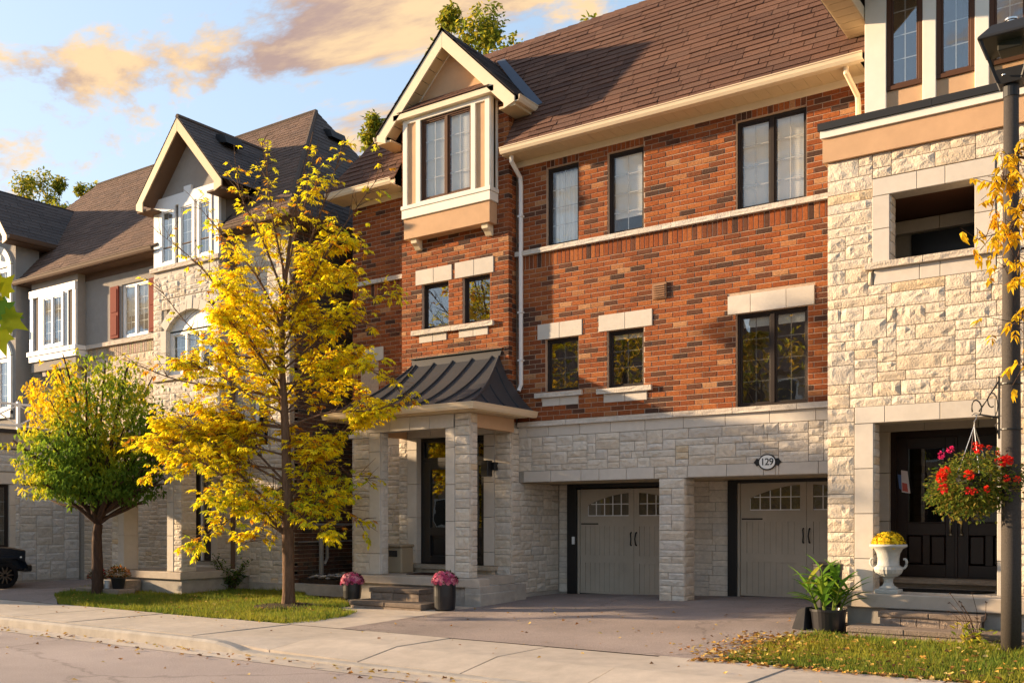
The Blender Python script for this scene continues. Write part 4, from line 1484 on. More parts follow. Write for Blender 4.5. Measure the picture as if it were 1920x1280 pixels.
def left_house():
    rng = random.Random(31)
    F = FY(-.8)
    W = (-21.76, -20.68, 5.84, 7.16)
    D0 = (-19.03, -18.33, .38, 2.5)
    wall = backing(F, -26.2, -15.75, -.4, 7.75, [W, D0, (-16.9, -16.45, 2.9, 4.0)], -.22, -.012)
    wall.box(-15.97, -15.762, -.59, 8.5, -.4, 7.75).box(-26.2, -16, 1.2, 8.5, -.4, 7.6)
    w = wall.build('stone_wall', 'stone_mortar', LH, fix=False)
    S = ashlar(F, -23.4, -19.9, -.3, 5.42, [], rng, wmax=.42, tint=(1.0, .92, .82), hs=(2, 2, 3))
    S += ashlar(F, -17.6, -15.75, -.25, 7.7, [(-16.98, -16.37, 2.8, 4.2)], rng, wmax=.46)
    S += ashlar(F, -19.9, -17.6, -.25, 2.9, [(-19.1, -18.12, .3, 2.7)], rng)
    # tower
    FT = FY(-1.16)
    AR = (-19.48, -17.80, 4.69, 5.86)
    tb = backing(FT, -19.96, -17.61, 2.6, 7.12, [(-19.5, -17.78, 4.6, 6.2)], -.2, -.012)
    tb.box(-17.8, -17.612, -1.0, -.8, 2.6, 8.9).box(-19.96, -19.8, -1.0, -.8, 2.6, 8.9)
    tw = tb.build('tower_wall', 'stone_mortar', LH, fix=False)
    T = ashlar(FT, -19.97, -17.60, 2.6, 7.0, [(-19.68, -17.60, 4.52, 6.45)], rng, wmax=.46)
    T += ashlar(FT, -19.66, -17.62, 6.2, 6.44, [], rng)
    T += ashlar(FX(-17.6), -1.15, -.8, 2.6, 7.0, [], rng)
    place_pieces(S, 'stone_block', 'stone', w, 120, 'stone_blocks')
    place_pieces(T, 'stone_block', 'stone', tw, 120, 'stone_blocks')
    # stucco above the belt, belt, soldier course
    st = backing(F, -26.2, -19.9, 5.80, 7.75, [W], -.05, .02)
    st.build('stucco_wall', 'grey_stucco', LH, fix=False)
    B = []
    for a0, a1, f, z0, z1, n1 in ((-23.3, -19.95, F, 5.70, 5.80, .06), (-20.03, -17.55, FT, 7.10, 7.20, .07), (-20.0, -17.55, FT, 4.55, 4.65, .07)):
        n = max(2, round((a1 - a0) / .8))
        for i in range(n):
            V, f_ = rock_piece(f, a0 + (a1 - a0) * i / n + .003, a0 + (a1 - a0) * (i + 1) / n - .003, z0, z1, rng, n0=-.1, relief=.01)
            B.append(([(v[0], v[1] - n1, v[2]) for v in V], f_, (.60, .52, .44), False))
    place_pieces(B, 'sill_stone', 'stone', LH, 40)
    So = []
    x = -23.25
    while x < -19.98:
        vs, f_ = chamfer_piece(F, x + .004, x + .085, 5.43, 5.695, -.1, .004)
        So.append((vs, f_, tuple(t * rng.uniform(.85, 1.1) for t in (.46, .36, .26)), False))
        x += .089
    place_pieces(So, 'soldier_brick', 'brick', LH, 60)
    # smooth surround of the arched window
    V_ = []
    cx, r0 = -18.64, 0
    zs, rise, hw = 5.70, .42, .86
    R = (hw * hw + rise * rise) / (2 * rise)
    cz = zs + rise - R
    a_m = math.asin(hw / R)
    k = 9
    for i in range(k):
        t0, t1 = -a_m + 2 * a_m * i / k + .006, -a_m + 2 * a_m * (i + 1) / k - .006
        ro = R + (.30 if i == k // 2 else .24)
        poly = [(cx + R * math.sin(t0), cz + R * math.cos(t0)), (cx + R * math.sin(t1), cz + R * math.cos(t1)), (cx + ro * math.sin(t1), cz + ro * math.cos(t1)), (cx + ro * math.sin(t0), cz + ro * math.cos(t0))]
        m = MB().prism(FT, poly, -.1, .03 if i == k // 2 else .02)
        V_.append((m.v, m.f, rng.choice(PRE), False))
    for a0, a1 in ((-19.70, -19.49), (-17.79, -17.62)):
        V_ += smooth_blocks(FT, [4.66, 5.2, 5.72], a0, a1, -.1, .018, rng, vertical=True)
    V_ += smooth_blocks(FT, [-19.95, -19.4, -18.6, -17.9, -17.62], 4.30, 4.545, -.1, .014, rng)
    V_ += smooth_blocks(FT, [-19.95, -19.3, -18.5, -17.62], 6.88, 7.095, -.1, .012, rng)
    V_ += smooth_blocks(F, [.4, 1.1, 1.8, 2.5], -18.33, -18.12, -.1, .02, rng, vertical=True)
    V_ += smooth_blocks(F, [-16.98, -16.37], 4.0, 4.2, -.1, .02, rng) + smooth_blocks(F, [-16.98, -16.37], 2.8, 2.9, -.1, .03, rng)
    place_pieces(V_, 'smooth_block', 'precast', LH, 60)
    wf = MB()
    k = 14
    for i in range(k):
        t0, t1 = -a_m + 2 * a_m * i / k, -a_m + 2 * a_m * (i + 1) / k
        wf.prism(FT, [(cx + R * math.sin(t0), 5.66), (cx + R * math.sin(t1), 5.66), (cx + R * math.sin(t1), cz + R * math.cos(t1)), (cx + R * math.sin(t0), cz + R * math.cos(t0))], -.16, -.10)
    wf.build('arch_panel', 'white_paint', LH)
    window(LH, FT, -19.49, -17.79, 4.66, 5.70, rec=.10, fm='white_paint', sashes=3, grid=(2, 3), fw=.10, mm='white_paint')
    window(LH, F, *W, rec=.02, fm='white_paint', sashes=2, grid=(2, 4), fw=.06, mm='white_paint', blind=.6)
    window(LH, F, -16.9, -16.45, 2.9, 4.0, rec=.05, fm='white_paint', grid=(2, 3), mm='white_paint')
    for a0, a1 in ((-22.19, -21.85), (-20.60, -20.26)):
        s = MB().fbox(F, a0, a1, 5.86, 7.15, .02, .06).build('shutter', 'shutter', LH, bevel=.004)
        MB().fbox(F, a0 + .05, a1 - .05, 5.93, 6.42, .06, .072).build('shutter_panel', 'shutter', s, bevel=.01)
        MB().fbox(F, a0 + .05, a1 - .05, 6.50, 7.08, .06, .072).build('shutter_panel', 'shutter', s, bevel=.01)
    # gable with three tall white windows
    G = MB().fbox(FT, -19.93, -17.62, 7.2, 8.85, -.2, -.03)
    G.prism(FT, [(-19.93, 8.85), (-17.62, 8.85), (-18.62, 10.1)], -.2, -.03)
    G.box(-17.75, -17.615, -1.12, 1.0, 7.1, 8.9)
    G.build('gable_wall', 'grey_stucco', LH)
    gt = MB().fbox(FT, -19.95, -17.60, 8.55, 8.80, -.05, .03).fbox(FT, -19.95, -19.72, 7.2, 8.55, -.05, .02).fbox(FT, -17.80, -17.60, 7.2, 8.55, -.05, .02)
    gt.fbox(FT, -18.82, -18.55, 8.75, 8.92, -.05, .035)
    gt.build('gable_trim', 'white_paint', LH, bevel=.006)
    for a0, a1 in ((-19.70, -19.13), (-19.0, -18.43), (-18.35, -17.82)):
        window(LH, FT, a0, a1, 7.2, 8.55, rec=-.04, fm='white_paint', grid=(2, 4), fw=.09, mm='white_paint', blind=.9, deep=.3)
    # bay box
    FB = FY(-1.1)
    x0, x1 = -25.47, -23.30
    MB().box(x0 + .05, x1 - .04, -1.08, -.78, 5.27, 5.52).box(x0, x1, -1.05, -.78, 5.5, 7.66).build('bay_box', 'grey_stucco', LH)
    MB().box(x0 - .03, x1 + .03, -1.13, -.78, 5.525, 5.68).box(x0 - .06, x1 + .06, -1.16, -.78, 5.683, 5.80).build('bay_band', 'white_paint', LH, bevel=.006)
    t = MB().fbox(FB, x0 - .01, x1 + .01, 7.22, 7.42, -.05, .03)
    for a0, a1 in ((x0, x0 + .16), (-25.02, -24.80), (-23.78, -23.62), (x1 - .14, x1)):
        t.fbox(FB, a0, a1, 5.80, 7.22, -.05, .015)
    t.build('bay_trim', 'white_paint', LH, bevel=.006)
    window(LH, FB, -24.79, -23.79, 5.82, 7.20, rec=-.06, fm='white_paint', sashes=2, grid=(2, 4), fw=.08, mm='white_paint', blind=.5, deep=.02)
    for x in (-24.9, -23.6):
        MB().prism(FX(x), [(-.79, 5.27), (-.79, 4.98), (-.86, 5.0), (-.94, 5.10), (-1.02, 5.14), (-1.04, 5.27)], -.08, .08).build('corbel', 'precast', LH)
    # ---- porch
    sl = MB().box(-19.6, -17.0, -2.62, -.81, .10, .25).build('porch_slab', 'concrete', LH, bevel=.01)
    MB().box(-19.5, -17.06, -2.55, -.81, -.4, .099).build('porch_base', 'old_concrete', LH)
    FPc = FY(-2.55)
    co = MB().box(-17.50, -17.07, -2.53, -2.2, .25, 2.55).box(-19.47, -19.05, -2.53, -2.2, .25, 2.55).box(-19.5, -17.05, -2.52, -2.3, 2.55, 2.9).box(-17.25, -17.07, -2.2, -.8, 2.5, 2.9).build('porch_column', 'precast', LH, fix=False)
    C = ashlar(FPc, -17.30, -17.05, .26, 2.55, [], rng, wmax=.2) + ashlar(FX(-17.055), -2.54, -2.2, .26, 2.55, [], rng, wmax=.25, relief=.02)
    C += ashlar(FPc, -19.48, -19.25, .26, 2.55, [], rng, wmax=.2)
    place_pieces(C, 'stone_block', 'stone', co, 120)
    C2 = smooth_blocks(FPc, [.26, 1.0, 1.7, 2.55], -17.52, -17.31, -.3, .02, rng, vertical=True) + smooth_blocks(FPc, [.26, 1.0, 1.7, 2.55], -19.24, -19.03, -.3, .02, rng, vertical=True)
    C2 += smooth_blocks(FPc, [-19.5, -18.8, -18.2, -17.6, -17.04], 2.56, 2.90, -.1, .02, rng)
    place_pieces(C2, 'smooth_block', 'precast', co, 60)
    MB().add([(-19.8, -2.85, 2.92), (-16.8, -2.85, 2.92), (-17.2, -1.17, 3.7), (-19.6, -1.17, 3.7), (-16.8, -.8, 2.92), (-17.3, -.8, 3.7)], [(0, 1, 2, 3), (1, 4, 5, 2)]).build('porch_roof', 'shingle_base', LH, fix=False)
    MB().box(-19.8, -16.8, -2.85, -.8, 2.89, 2.915).build('porch_soffit', 'soffit', LH)
    d = MB().fbox(F, -19.03, -18.33, .40, 2.5, -.14, -.10).build('front_door', 'brown_door', LH)
    MB().fbox(F, -18.78, -18.72, .40, 2.5, -.10, -.05).build('door_frame', 'white_paint', d)
    MB().fbox(F, -18.68, -18.36, 1.25, 2.4, -.10, -.09).build('pane', 'glass_dark', d)
    bars = MB()
    for z in (1.5, 1.75, 2.0, 2.25):
        bars.fbox(F, -18.68, -18.36, z - .008, z + .008, -.09, -.08)
    bars.fbox(F, -18.53, -18.515, 1.25, 2.4, -.09, -.081)
    bars.build('glazing_bar', 'white_paint', d)
    st = MB().box(-19.3, -18.35, -3.0, -2.6, -.35, .06).box(-19.6, -18.05, -3.35, -2.95, -.35, -.10)
    st.build('front_step', 'paver', LH, bevel=.015)
    for o in (bpy.data.objects[LH.name],):
        for ch in o.children:
            if ch.name.startswith(('front_step', 'porch_column', 'corbel')):
                ch.data.attributes['col'].data.foreach_set('color', [.30, .24, .19, 1] * len(ch.data.vertices) if ch.name.startswith('front') else [.56, .50, .43, 1] * len(ch.data.vertices))
    # ---- side brick wall
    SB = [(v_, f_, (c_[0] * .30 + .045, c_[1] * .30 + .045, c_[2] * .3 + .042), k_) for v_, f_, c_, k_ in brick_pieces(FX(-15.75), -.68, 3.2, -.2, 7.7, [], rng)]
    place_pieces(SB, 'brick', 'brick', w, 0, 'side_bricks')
    # ---- roofs
    p, ez, ey, top = 1.2, 7.74, -1.22, 3.05
    sl_ = math.hypot(1, p)
    xa, xb = -30.0, -15.32
    ha, hb = 3.0, 2.38
    yb, rz = ey + top, ez + p * top
    base = MB()
    Q = lambda x_, b_: (x_, ey + b_, ez + p * b_)
    c0_, c1_, bm_ = -18.62 - 1.15, -18.62 + 1.05, 1.2          # open behind the gable windows
    base.quad(Q(xa, 0), Q(c0_, 0), Q(c0_, bm_), Q(xa + ha * bm_ / top, bm_))
    base.quad(Q(c1_, 0), Q(xb, 0), Q(xb - hb * bm_ / top, bm_), Q(c1_, bm_))
    base.quad(Q(xa + ha * bm_ / top, bm_), Q(xb - hb * bm_ / top, bm_), Q(xb - hb, top), Q(xa + ha, top))
    base.add([(xb, ey, ez), (xb, yb + top, ez), (xb - hb, yb, rz)], [(0, 1, 2)])
    base.quad((xa + ha, yb, rz), (xb - hb, yb, rz), (xb, yb + top, ez), (xa, yb + top, ez))
    gx, gzz, gf, ghw, gez = -18.62, 10.36, -1.52, 1.52, 8.68
    gyr, gye = ey + (gzz - ez) / p, ey + (gez - ez) / p
    for s in (-1, 1):
        base.quad((gx + s * ghw, gf, gez), (gx, gf, gzz), (gx, gyr, gzz), (gx + s * ghw, gye, gez))
    ro = base.build('roof', 'shingle_base', LH, fix=False)

    def lims(u):
        b = min(u / sl_, top)
        z = ez + p * b
        h = 1.18 if z < gez else (max(0, ghw * (gzz - z) / (gzz - gez)) if z < gzz else 0)
        return [(ha * b / top, gx - h - xa), (gx + h - xa, xb - hb * b / top - xa)]
    S = shingle_pieces((xa, ey, ez + .004), (1, 0, 0), (0, 1, p), int(top * sl_ / .14), lims, rng, ROOFL)
    ss = math.hypot(hb, rz - ez)
    S += shingle_pieces((xb, ey, ez + .004), (0, 1, 0), (-hb, 0, rz - ez), int(ss / .14), lambda u: [(top * min(u / ss, 1), 2 * top - top * min(u / ss, 1))], rng, [(.115, .095, .088), (.100, .083, .078)])
    gs = math.hypot(ghw, gzz - gez)
    for s in (-1, 1):
        S += shingle_pieces((gx + s * ghw, gf, gez + .004), (0, 1, 0), (-s * ghw, 0, gzz - gez), int(gs / .14), lambda u: [(0, gye - gf + (gyr - gye) * min(u / gs, 1))], rng, [(.115, .095, .088), (.100, .083, .078)])
    place_pieces(S, 'shingle', 'shingle', ro, 60, 'shingles')
    for A, B_ in (((xa + ha, yb, rz), (xb - hb, yb, rz)), ((xb, ey, ez), (xb - hb, yb, rz)), ((gx, gf, gzz), (gx, gyr, gzz))):
        MB().tube([Vector(A), Vector(B_)], .06, 6, (.11, .08, .065)).build('ridge_cap', 'shingle', ro)
    # roof vents
    for c in ((gx + .45, gf + 1.1, gzz - .42), (xb - hb + .50, yb + .12, rz - .78)):
        MB().add([(c[0] - .18, c[1] - .25, c[2] + .05), (c[0] + .2, c[1] - .25, c[2] - .03), (c[0] + .2, c[1] + .25, c[2] - .03), (c[0] - .18, c[1] + .25, c[2] + .05),
                  (c[0] - .18, c[1] - .25, c[2] + .24), (c[0] + .12, c[1] - .25, c[2] + .16), (c[0] + .12, c[1] + .25, c[2] + .16), (c[0] - .18, c[1] + .25, c[2] + .24)],
                 [(4, 5, 6, 7), (0, 1, 5, 4), (1, 2, 6, 5), (2, 3, 7, 6), (3, 0, 4, 7)]).build('roof_vent', 'lamp_black', ro, fix=False)
    # gutters, soffits, rakes
    g = MB()
    gutter_run(g, (-26.0, ey + .03, ez - .11), (gx - 1.28, ey + .03, ez - .11), (0, -1, 0))
    gutter_run(g, (gx + 1.22, ey + .03, ez - .11), (xb + .1, ey + .03, ez - .11), (0, -1, 0))
    gutter_run(g, (xb - .03, ey - .06, ez - .111), (xb - .03, yb + top, ez - .111), (1, 0, 0))
    g.tube([(-25.95, -1.2, 7.6), (-25.95, -1.0, 7.35), (-25.95, -.9, 7.2), (-25.95, -.9, 3.6)], .05, 8)
    g.tube([(-17.45, -.92, 7.5), (-17.45, -.92, 0)], .05, 8)
    g.build('gutter', 'gutter_dark', LH)
    MB().box(-26.0, xb, ey + .04, -.8, ez - .12, ez - .1).box(-15.76, xb, -.8, 4.5, ez - .12, ez - .1).box(-26.0, -20.0, -.84, -.78, 7.45, 7.62).build('soffit_panel', 'gutter_dark', LH)
    FR = FY(gf)
    k = (gzz - gez) / ghw
    rk, rs = MB(), MB()
    for s in (-1, 1):
        poly = [(gx, gzz - .03), (gx, gzz - .32), (gx + s * (ghw - .25), gez + .25 * k - .3), (gx + s * (ghw - .25), gez - .24), (gx + s * ghw, gez - .16), (gx + s * ghw, gez - .03)]
        rk.prism(FR, poly if s < 0 else poly[::-1], -.03, .0)
        A = lambda u, y: Vector((gx + s * ghw * u, y, gzz - .30 - (gzz - gez) * u))
        dn = Vector((0, 0, .02))
        rs.add([A(0, gf + .03), A(.85, gf + .03), A(.85, -1.1), A(0, -1.1), A(0, gf + .03) - dn, A(.85, gf + .03) - dn, A(.85, -1.1) - dn, A(0, -1.1) - dn],
               [(0, 1, 2, 3), (4, 7, 6, 5), (0, 4, 5, 1), (1, 5, 6, 2), (2, 6, 7, 3), (3, 7, 4, 0)])
        q = sorted((gx + s * 1.0, gx + s * ghw))
        rs.box(q[0], q[1], gf + .03, -.6, gez - .22, gez - .18)
    rk.build('rake_board', 'soffit', LH, bevel=.004)
    rs.build('rake_soffit', 'gutter_dark', LH)
    # ---- pipes and boxes on the side wall
    X = -15.75
    MB().tube([(X + .05, -.6, 1.23), (X + .05, 3.2, 1.23)], .03, 6).tube([(X + .05, -.6, .86), (X + .05, 3.2, .86)], .015, 6).build('conduit', 'grey_pvc', LH)
    MB().tube([(X + .12, .0, 1.0), (X + .12, .0, .2), (X + .12, .0, .05)], .055, 8).tube([(X + .14, .16, 1.0), (X + .14, .16, .5), (X + .16, .05, .36)], .04, 8).build('vent_pipe', 'grey_pvc', LH)
    MB().box(X + .01, X + .10, 1.4, 2.4, .25, .8).build('meter_box', 'grey_pvc', LH)


left_house()


def far_left():
    rng = random.Random(41)
    # one-storey garage block with a balcony on top
    xs = -23.6
    FB = FX(xs)
    W = (-3.45, -2.66, .66, 2.2)
    b = backing(FB, -4.2, -.82, -.45, 3.06, [W], -.25, -.012)
    b.box(-31.0, xs - .25, -4.2, -4.0, -.45, 3.06).box(-31, xs - .3, -.95, -.82, -.45, 3.06)
    w = b.build('stone_wall', 'stone_mortar', FLH, fix=False)
    S = ashlar(FB, -4.2, -.82, -.15, 3.05, [(-3.45, -2.50, .5, 2.5)], rng, wmax=.60, cell=.066, hs=(3, 3, 3, 4), tint=(.86, .94, 1.06))  # blue tint puts this shaded side's cool cast into the stone colour
    S += ashlar(FY(-4.2), -31, xs, -.15, 3.05, [], rng, wmax=.5, cell=.1)
    place_pieces(S, 'stone_block', 'stone', w, 160, 'stone_blocks')
    MB().box(xs - .1, xs + .02, -4.22, -.82, -.45, -.155).build('foundation', 'old_concrete', FLH)
    B = smooth_blocks(FB, [-3.7, -3.1, -2.5], 2.21, 2.48, -.1, .02, rng) + smooth_blocks(FB, [.66, 1.2, 1.7, 2.2], -2.65, -2.50, -.1, .02, rng, vertical=True)
    B += smooth_blocks(FB, [-3.5, -2.48], .5, .62, -.1, .06, rng)
    place_pieces(B, 'smooth_block', 'precast', FLH, 20)
    window(FLH, FB, *W, rec=.03, fm='dark_frame', sashes=2, grid=(2, 4), mm='white_paint')
    MB().box(-31, xs + .06, -4.26, -.82, 3.07, 3.45).build('parapet_band', 'grey_stucco', FLH)
    MB().box(-31, xs + .12, -4.32, -.82, 3.453, 3.54).build('parapet_cap', 'lamp_black', FLH)
    r = MB()
    y = -4.2
    for zz in (3.62, 4.15):
        r.box(xs - .08, xs - .02, -4.2, -1.5, zz, zz + .05)
    r.build('railing', 'white_paint', FLH)
    while y < -1.5:
        MB().box(xs - .085, xs - .015, y - .035, y + .035, 3.54, 4.24).build('railing_post', 'white_paint', FLH)
        if y + .9 < -1.4:
            m = MB()
            m.tube([(xs - .05, y, 3.66), (xs - .05, y + .9, 4.16)], .018, 5).tube([(xs - .05, y, 4.16), (xs - .05, y + .9, 3.66)], .018, 5)
            m.build('railing_cross', 'white_paint', FLH)
        y += .9
    # tower behind
    F = FY(-1.25)
    x0, x1 = -29.0, -25.9
    W1, W2 = (-27.45, -26.2, 4.3, 5.75), (-27.45, -26.2, 6.5, 8.2)
    backing(F, x0, x1, -.4, 9.0, [W1, W2], -.2, 0).box(x1 - .2, x1, -1.05, -.6, 2.5, 9.0).build('stucco_wall', 'grey_stucco', FLH)
    for (a0, a1, b0, b1) in (W1, W2):
        window(FLH, F, a0, a1, b0, b1, rec=.02, fm='white_paint', sashes=2, grid=(2, 4), fw=.09, mm='white_paint', blind=.8)
        cx, hw, rise = (a0 + a1) / 2, (a1 - a0) / 2, .45
        R = (hw * hw + rise * rise) / (2 * rise)
        cz, am = b1 + rise - R, math.asin(hw / R)
        t = MB()
        for i in range(12):
            t0, t1 = -am + 2 * am * i / 12, -am + 2 * am * (i + 1) / 12
            t.prism(F, [(cx + R * math.sin(t0), b1), (cx + R * math.sin(t1), b1), (cx + R * math.sin(t1), cz + R * math.cos(t1)), (cx + R * math.sin(t0), cz + R * math.cos(t0))], 0, .02)
            r2 = R + .16
            t.prism(F, [(cx + R * math.sin(t0), cz + R * math.cos(t0)), (cx + R * math.sin(t1), cz + R * math.cos(t1)), (cx + r2 * math.sin(t1), cz + r2 * math.cos(t1)), (cx + r2 * math.sin(t0), cz + r2 * math.cos(t0))], 0, .06)
        t.fbox(F, a0 - .16, a0, b0 - .1, b1 + .02, 0, .06).fbox(F, a1, a1 + .16, b0 - .1, b1 + .02, 0, .06).fbox(F, a0 - .16, a1 + .16, b0 - .2, b0 - .01, 0, .08)
        t.build('window_trim', 'white_trim', FLH)
    gx, gzz, gf, ghw, gez = -26.75, 10.35, -1.7, 1.22, 8.85
    base = MB()
    yb = 1.0
    for s in (-1, 1):
        base.quad((gx + s * ghw, gf, gez), (gx, gf, gzz), (gx, yb, gzz), (gx + s * ghw, yb - 1.1, gez))
    ro = base.build('roof', 'shingle_base', FLH, fix=False)
    gs = math.hypot(ghw, gzz - gez)
    S = []
    for s in (-1, 1):
        S += shingle_pieces((gx + s * ghw, gf, gez + .004), (0, 1, 0), (-s * ghw, 0, gzz - gez), int(gs / .14), lambda u: [(0, yb - 1.1 - gf + 1.1 * min(u / gs, 1))], rng, [(.115, .095, .088), (.100, .083, .078)])
    place_pieces(S, 'shingle', 'shingle', ro, 0, 'shingles')
    MB().prism(FY(-1.26), [(gx - 1.1, 8.95), (gx + .85, 8.95), (gx, 10.1)], 0, .02).build('gable_wall', 'grey_stucco', FLH)
    k = (gzz - gez) / ghw
    rk = MB()
    for s in (-1, 1):
        poly = [(gx, gzz - .03), (gx, gzz - .32), (gx + s * (ghw - .2), gez + .2 * k - .28), (gx + s * (ghw - .2), gez - .22), (gx + s * ghw, gez - .16), (gx + s * ghw, gez - .03)]
        rk.prism(FY(gf), poly if s < 0 else poly[::-1], -.03, 0)
    rk.build('rake_board', 'soffit', FLH)
    g = MB()
    gutter_run(g, (gx + ghw - .02, gf + .04, gez - .12), (gx + ghw - .02, yb - 1.1, gez - .12), (1, 0, 0))
    g.box(gx + .85, gx + ghw, gf + .04, -.1, gez - .16, gez - .12)
    g.build('gutter', 'gutter_dark', FLH)
    fl = MB()
    fl.quad((gx + .05, yb - .02, gzz + .03), (gx + ghw + .03, yb - 1.13, gez + .03), (gx + ghw + .18, yb - 1.0, gez + .12), (gx + .2, yb + .05, gzz + .1))
    fl.build('valley_flashing', 'flashing', FLH, fix=False)


far_left()

# ================================================================== ground, pavement, road
def clip_cell(poly, x0, x1, y0, y1):
    def cl(P, f, inter):
        out = []
        for i in range(len(P)):
            a_, b_ = P[i - 1], P[i]
            if f(b_):
                if not f(a_):
                    out.append(inter(a_, b_))
                out.append(b_)
            elif f(a_):
                out.append(inter(a_, b_))
        return out
    for ax, v, sg in ((0, x0, 1), (0, x1, -1), (1, y0, 1), (1, y1, -1)):
        if len(poly) < 3:
            return []
        f = lambda p: (p[ax] - v) * sg >= 0

        def inter(a_, b_):
            t = (v - a_[ax]) / (b_[ax] - a_[ax])
            return tuple(a_[k] + (b_[k] - a_[k]) * t for k in (0, 1))
        poly = cl(poly, f, inter)
    return poly


def patch(name, material, poly, off, cell=.6, zf=gz, rough=0, seed=1):
    mb = MB()
    xs, ys = [p[0] for p in poly], [p[1] for p in poly]
    nx, ny = math.ceil((max(xs) - min(xs)) / cell), math.ceil((max(ys) - min(ys)) / cell)
    for i in range(nx):
        for k in range(ny):
            x, y = min(xs) + i * cell, min(ys) + k * cell
            c = clip_cell(poly, x, x + cell, y, y + cell)
            if len(c) >= 3:
                P = [(p[0], p[1], zf(*p) + off + (rough * noise.noise((p[0] * 1.7, p[1] * 1.7, seed)) if rough else 0)) for p in c]
                mb.add(P, [tuple(range(len(P)))])
    o = mb.build(name, material, None, fix=False)
    import bmesh
    bm = bmesh.new()
    bm.from_mesh(o.data)
    bmesh.ops.remove_doubles(bm, verts=bm.verts, dist=.0005)
    for f in bm.faces:
        f.normal_update()
        if f.normal.z < 0:
            f.normal_flip()
    bm.to_mesh(o.data)
    bm.free()
    o['kind'] = 'structure'
    return o


MB().quad((-900, -900, -.46), (900, -900, -.46), (900, 900, -.46), (-900, 900, -.46)).build('ground', 'lawn', None, kind='structure')
MB().quad((-120, -14.6, -.385), (80, -14.6, -.385), (80, -7.0, -.385), (-120, -7.0, -.385)).build('road', 'asphalt', None, kind='structure')
patch('yard', 'soil', [(-60, -5.1), (12, -5.1), (12, 10), (-60, 10)], -.03, 2.0)
LAWN_L = [(-11.15, -5.12), (-17.2, -5.12), (-19.3, -4.0), (-20.6, -2.5), (-20.6, -.82), (-15.2, -.82), (-14.6, -1.6), (-13.2, -1.85), (-12.25, -2.55), (-12.2, -3.0), (-11.4, -3.3), (-11.05, -3.9), (-10.95, -4.7)]
LAWN_R = [(-4.25, -5.08), (3.5, -5.08), (3.5, -2.9), (-3.45, -2.9), (-3.9, -2.75), (-4.15, -3.4)]
patch('lawn_left', 'lawn', LAWN_L, .0, .4, rough=.02)
patch('lawn_right', 'lawn', LAWN_R, .0, .4, rough=.02)
patch('driveway', 'drive_asphalt', [(-10.0, -5.1), (-4.28, -5.1), (-4.12, -3.4), (-3.8, -2.6), (-3.8, 1.55), (-10.36, 1.55), (-10.36, -.5), (-10.0, -.7)], .006, .5)
patch('side_driveway', 'drive_asphalt', [(-40, -5.1), (-17.3, -5.1), (-19.4, -3.9), (-20.8, -2.4), (-20.8, -.82), (-40, -.82)], .006, 1.0, zf=lambda x, y: min(gz(x, y), -.20))
patch('walkway', 'concrete', [(-11.2, -5.1), (-10.0, -5.1), (-10.0, -1.82), (-12.6, -1.82), (-12.6, -2.9), (-11.5, -3.25), (-11.1, -3.9)], .004, .6)

rng = random.Random(5)
sw = MB().quad((-60, -6.84, -.36), (12, -6.84, -.36), (12, -5.08, -.36), (-60, -5.08, -.36)).build('sidewalk', 'soil', None, kind='structure')
x = -46.0
i = 0
while x < 9:
    e_ = x + 1.52
    dz = rng.uniform(-.003, .003)
    g = .011
    low = x > -9.2 and e_ < -4.0
    half = 0
    zt = -.238 + dz
    zl = [-.238, -.238]
    for k_, xx in enumerate((x, e_)):
        t = min(max((xx + 10.2) / .9, 0), 1) * min(max((-3.75 - xx) / .9, 0), 1)
        zl[k_] = -.238 - .105 * t
    ym = -6.15
    vs = []
    for yy, za, zb in ((-6.835, zl[0], zl[1]), (ym, zt, zt), (-5.095, zt, zt)):
        vs += [(x + g, yy, za + dz), (e_ - g, yy, zb + dz)]
    n = len(vs)
    vs += [(v[0], v[1], -.40) for v in vs]
    fs = [(0, 1, 3, 2), (2, 3, 5, 4), (0, 6, 7, 1), (4, 5, 11, 10), (0, 2, 8, 6), (2, 4, 10, 8), (1, 7, 9, 3), (3, 9, 11, 5)]
    MB().add(vs, fs).build('paving_slab', 'concrete', sw)
    x = e_
    i += 1

kb = MB()
xs_ = [-60, -10.6, -10.35, -10.1, -9.85, -9.6, -4.2, -3.95, -3.7, -3.45, 12]
zs_ = [-.245, -.245, -.255, -.29, -.335, -.35, -.35, -.32, -.27, -.245, -.245]
prof = [(-6.842, -.45), (-6.842, 0), (-6.97, 0), (-7.0, -.03), (-7.015, -.45)]
for xx, zz in zip(xs_, zs_):
    for yy, dzz in prof:
        kb.v.append((xx, yy, -.45 if dzz == -.45 else zz + dzz * (1 if zz > -.33 else .3)))
        kb.c.append((1, 1, 1))
m_ = len(prof)
for i in range(len(xs_) - 1):
    for k_ in range(m_ - 1):
        a_ = i * m_ + k_
        kb.f.append((a_, a_ + 1, a_ + 1 + m_, a_ + m_))
kb.build('kerb', 'old_concrete', None, kind='structure')
MB().quad((-60, -7.36, -.380), (12, -7.36, -.380), (12, -7.01, -.378), (-60, -7.01, -.378)).build('gutter_pan', 'concrete', None, kind='structure')
MB().box(-120, 80, -14.8, -14.6, -.5, -.25).build('far_kerb', 'old_concrete', None, kind='structure')

# joint where driveway meets pavement and the path beside the left house
cb = MB().box(-16.9, -13.3, -.95, -.55, -.3, -.02)
cb.build('garden_edging', 'old_concrete', None, kind='structure')


def inside(p, poly):
    c = False
    for i in range(len(poly)):
        a_, b_ = poly[i - 1], poly[i]
        if (a_[1] > p[1]) != (b_[1] > p[1]) and p[0] < (b_[0] - a_[0]) * (p[1] - a_[1]) / (b_[1] - a_[1]) + a_[0]:
            c = not c
    return c


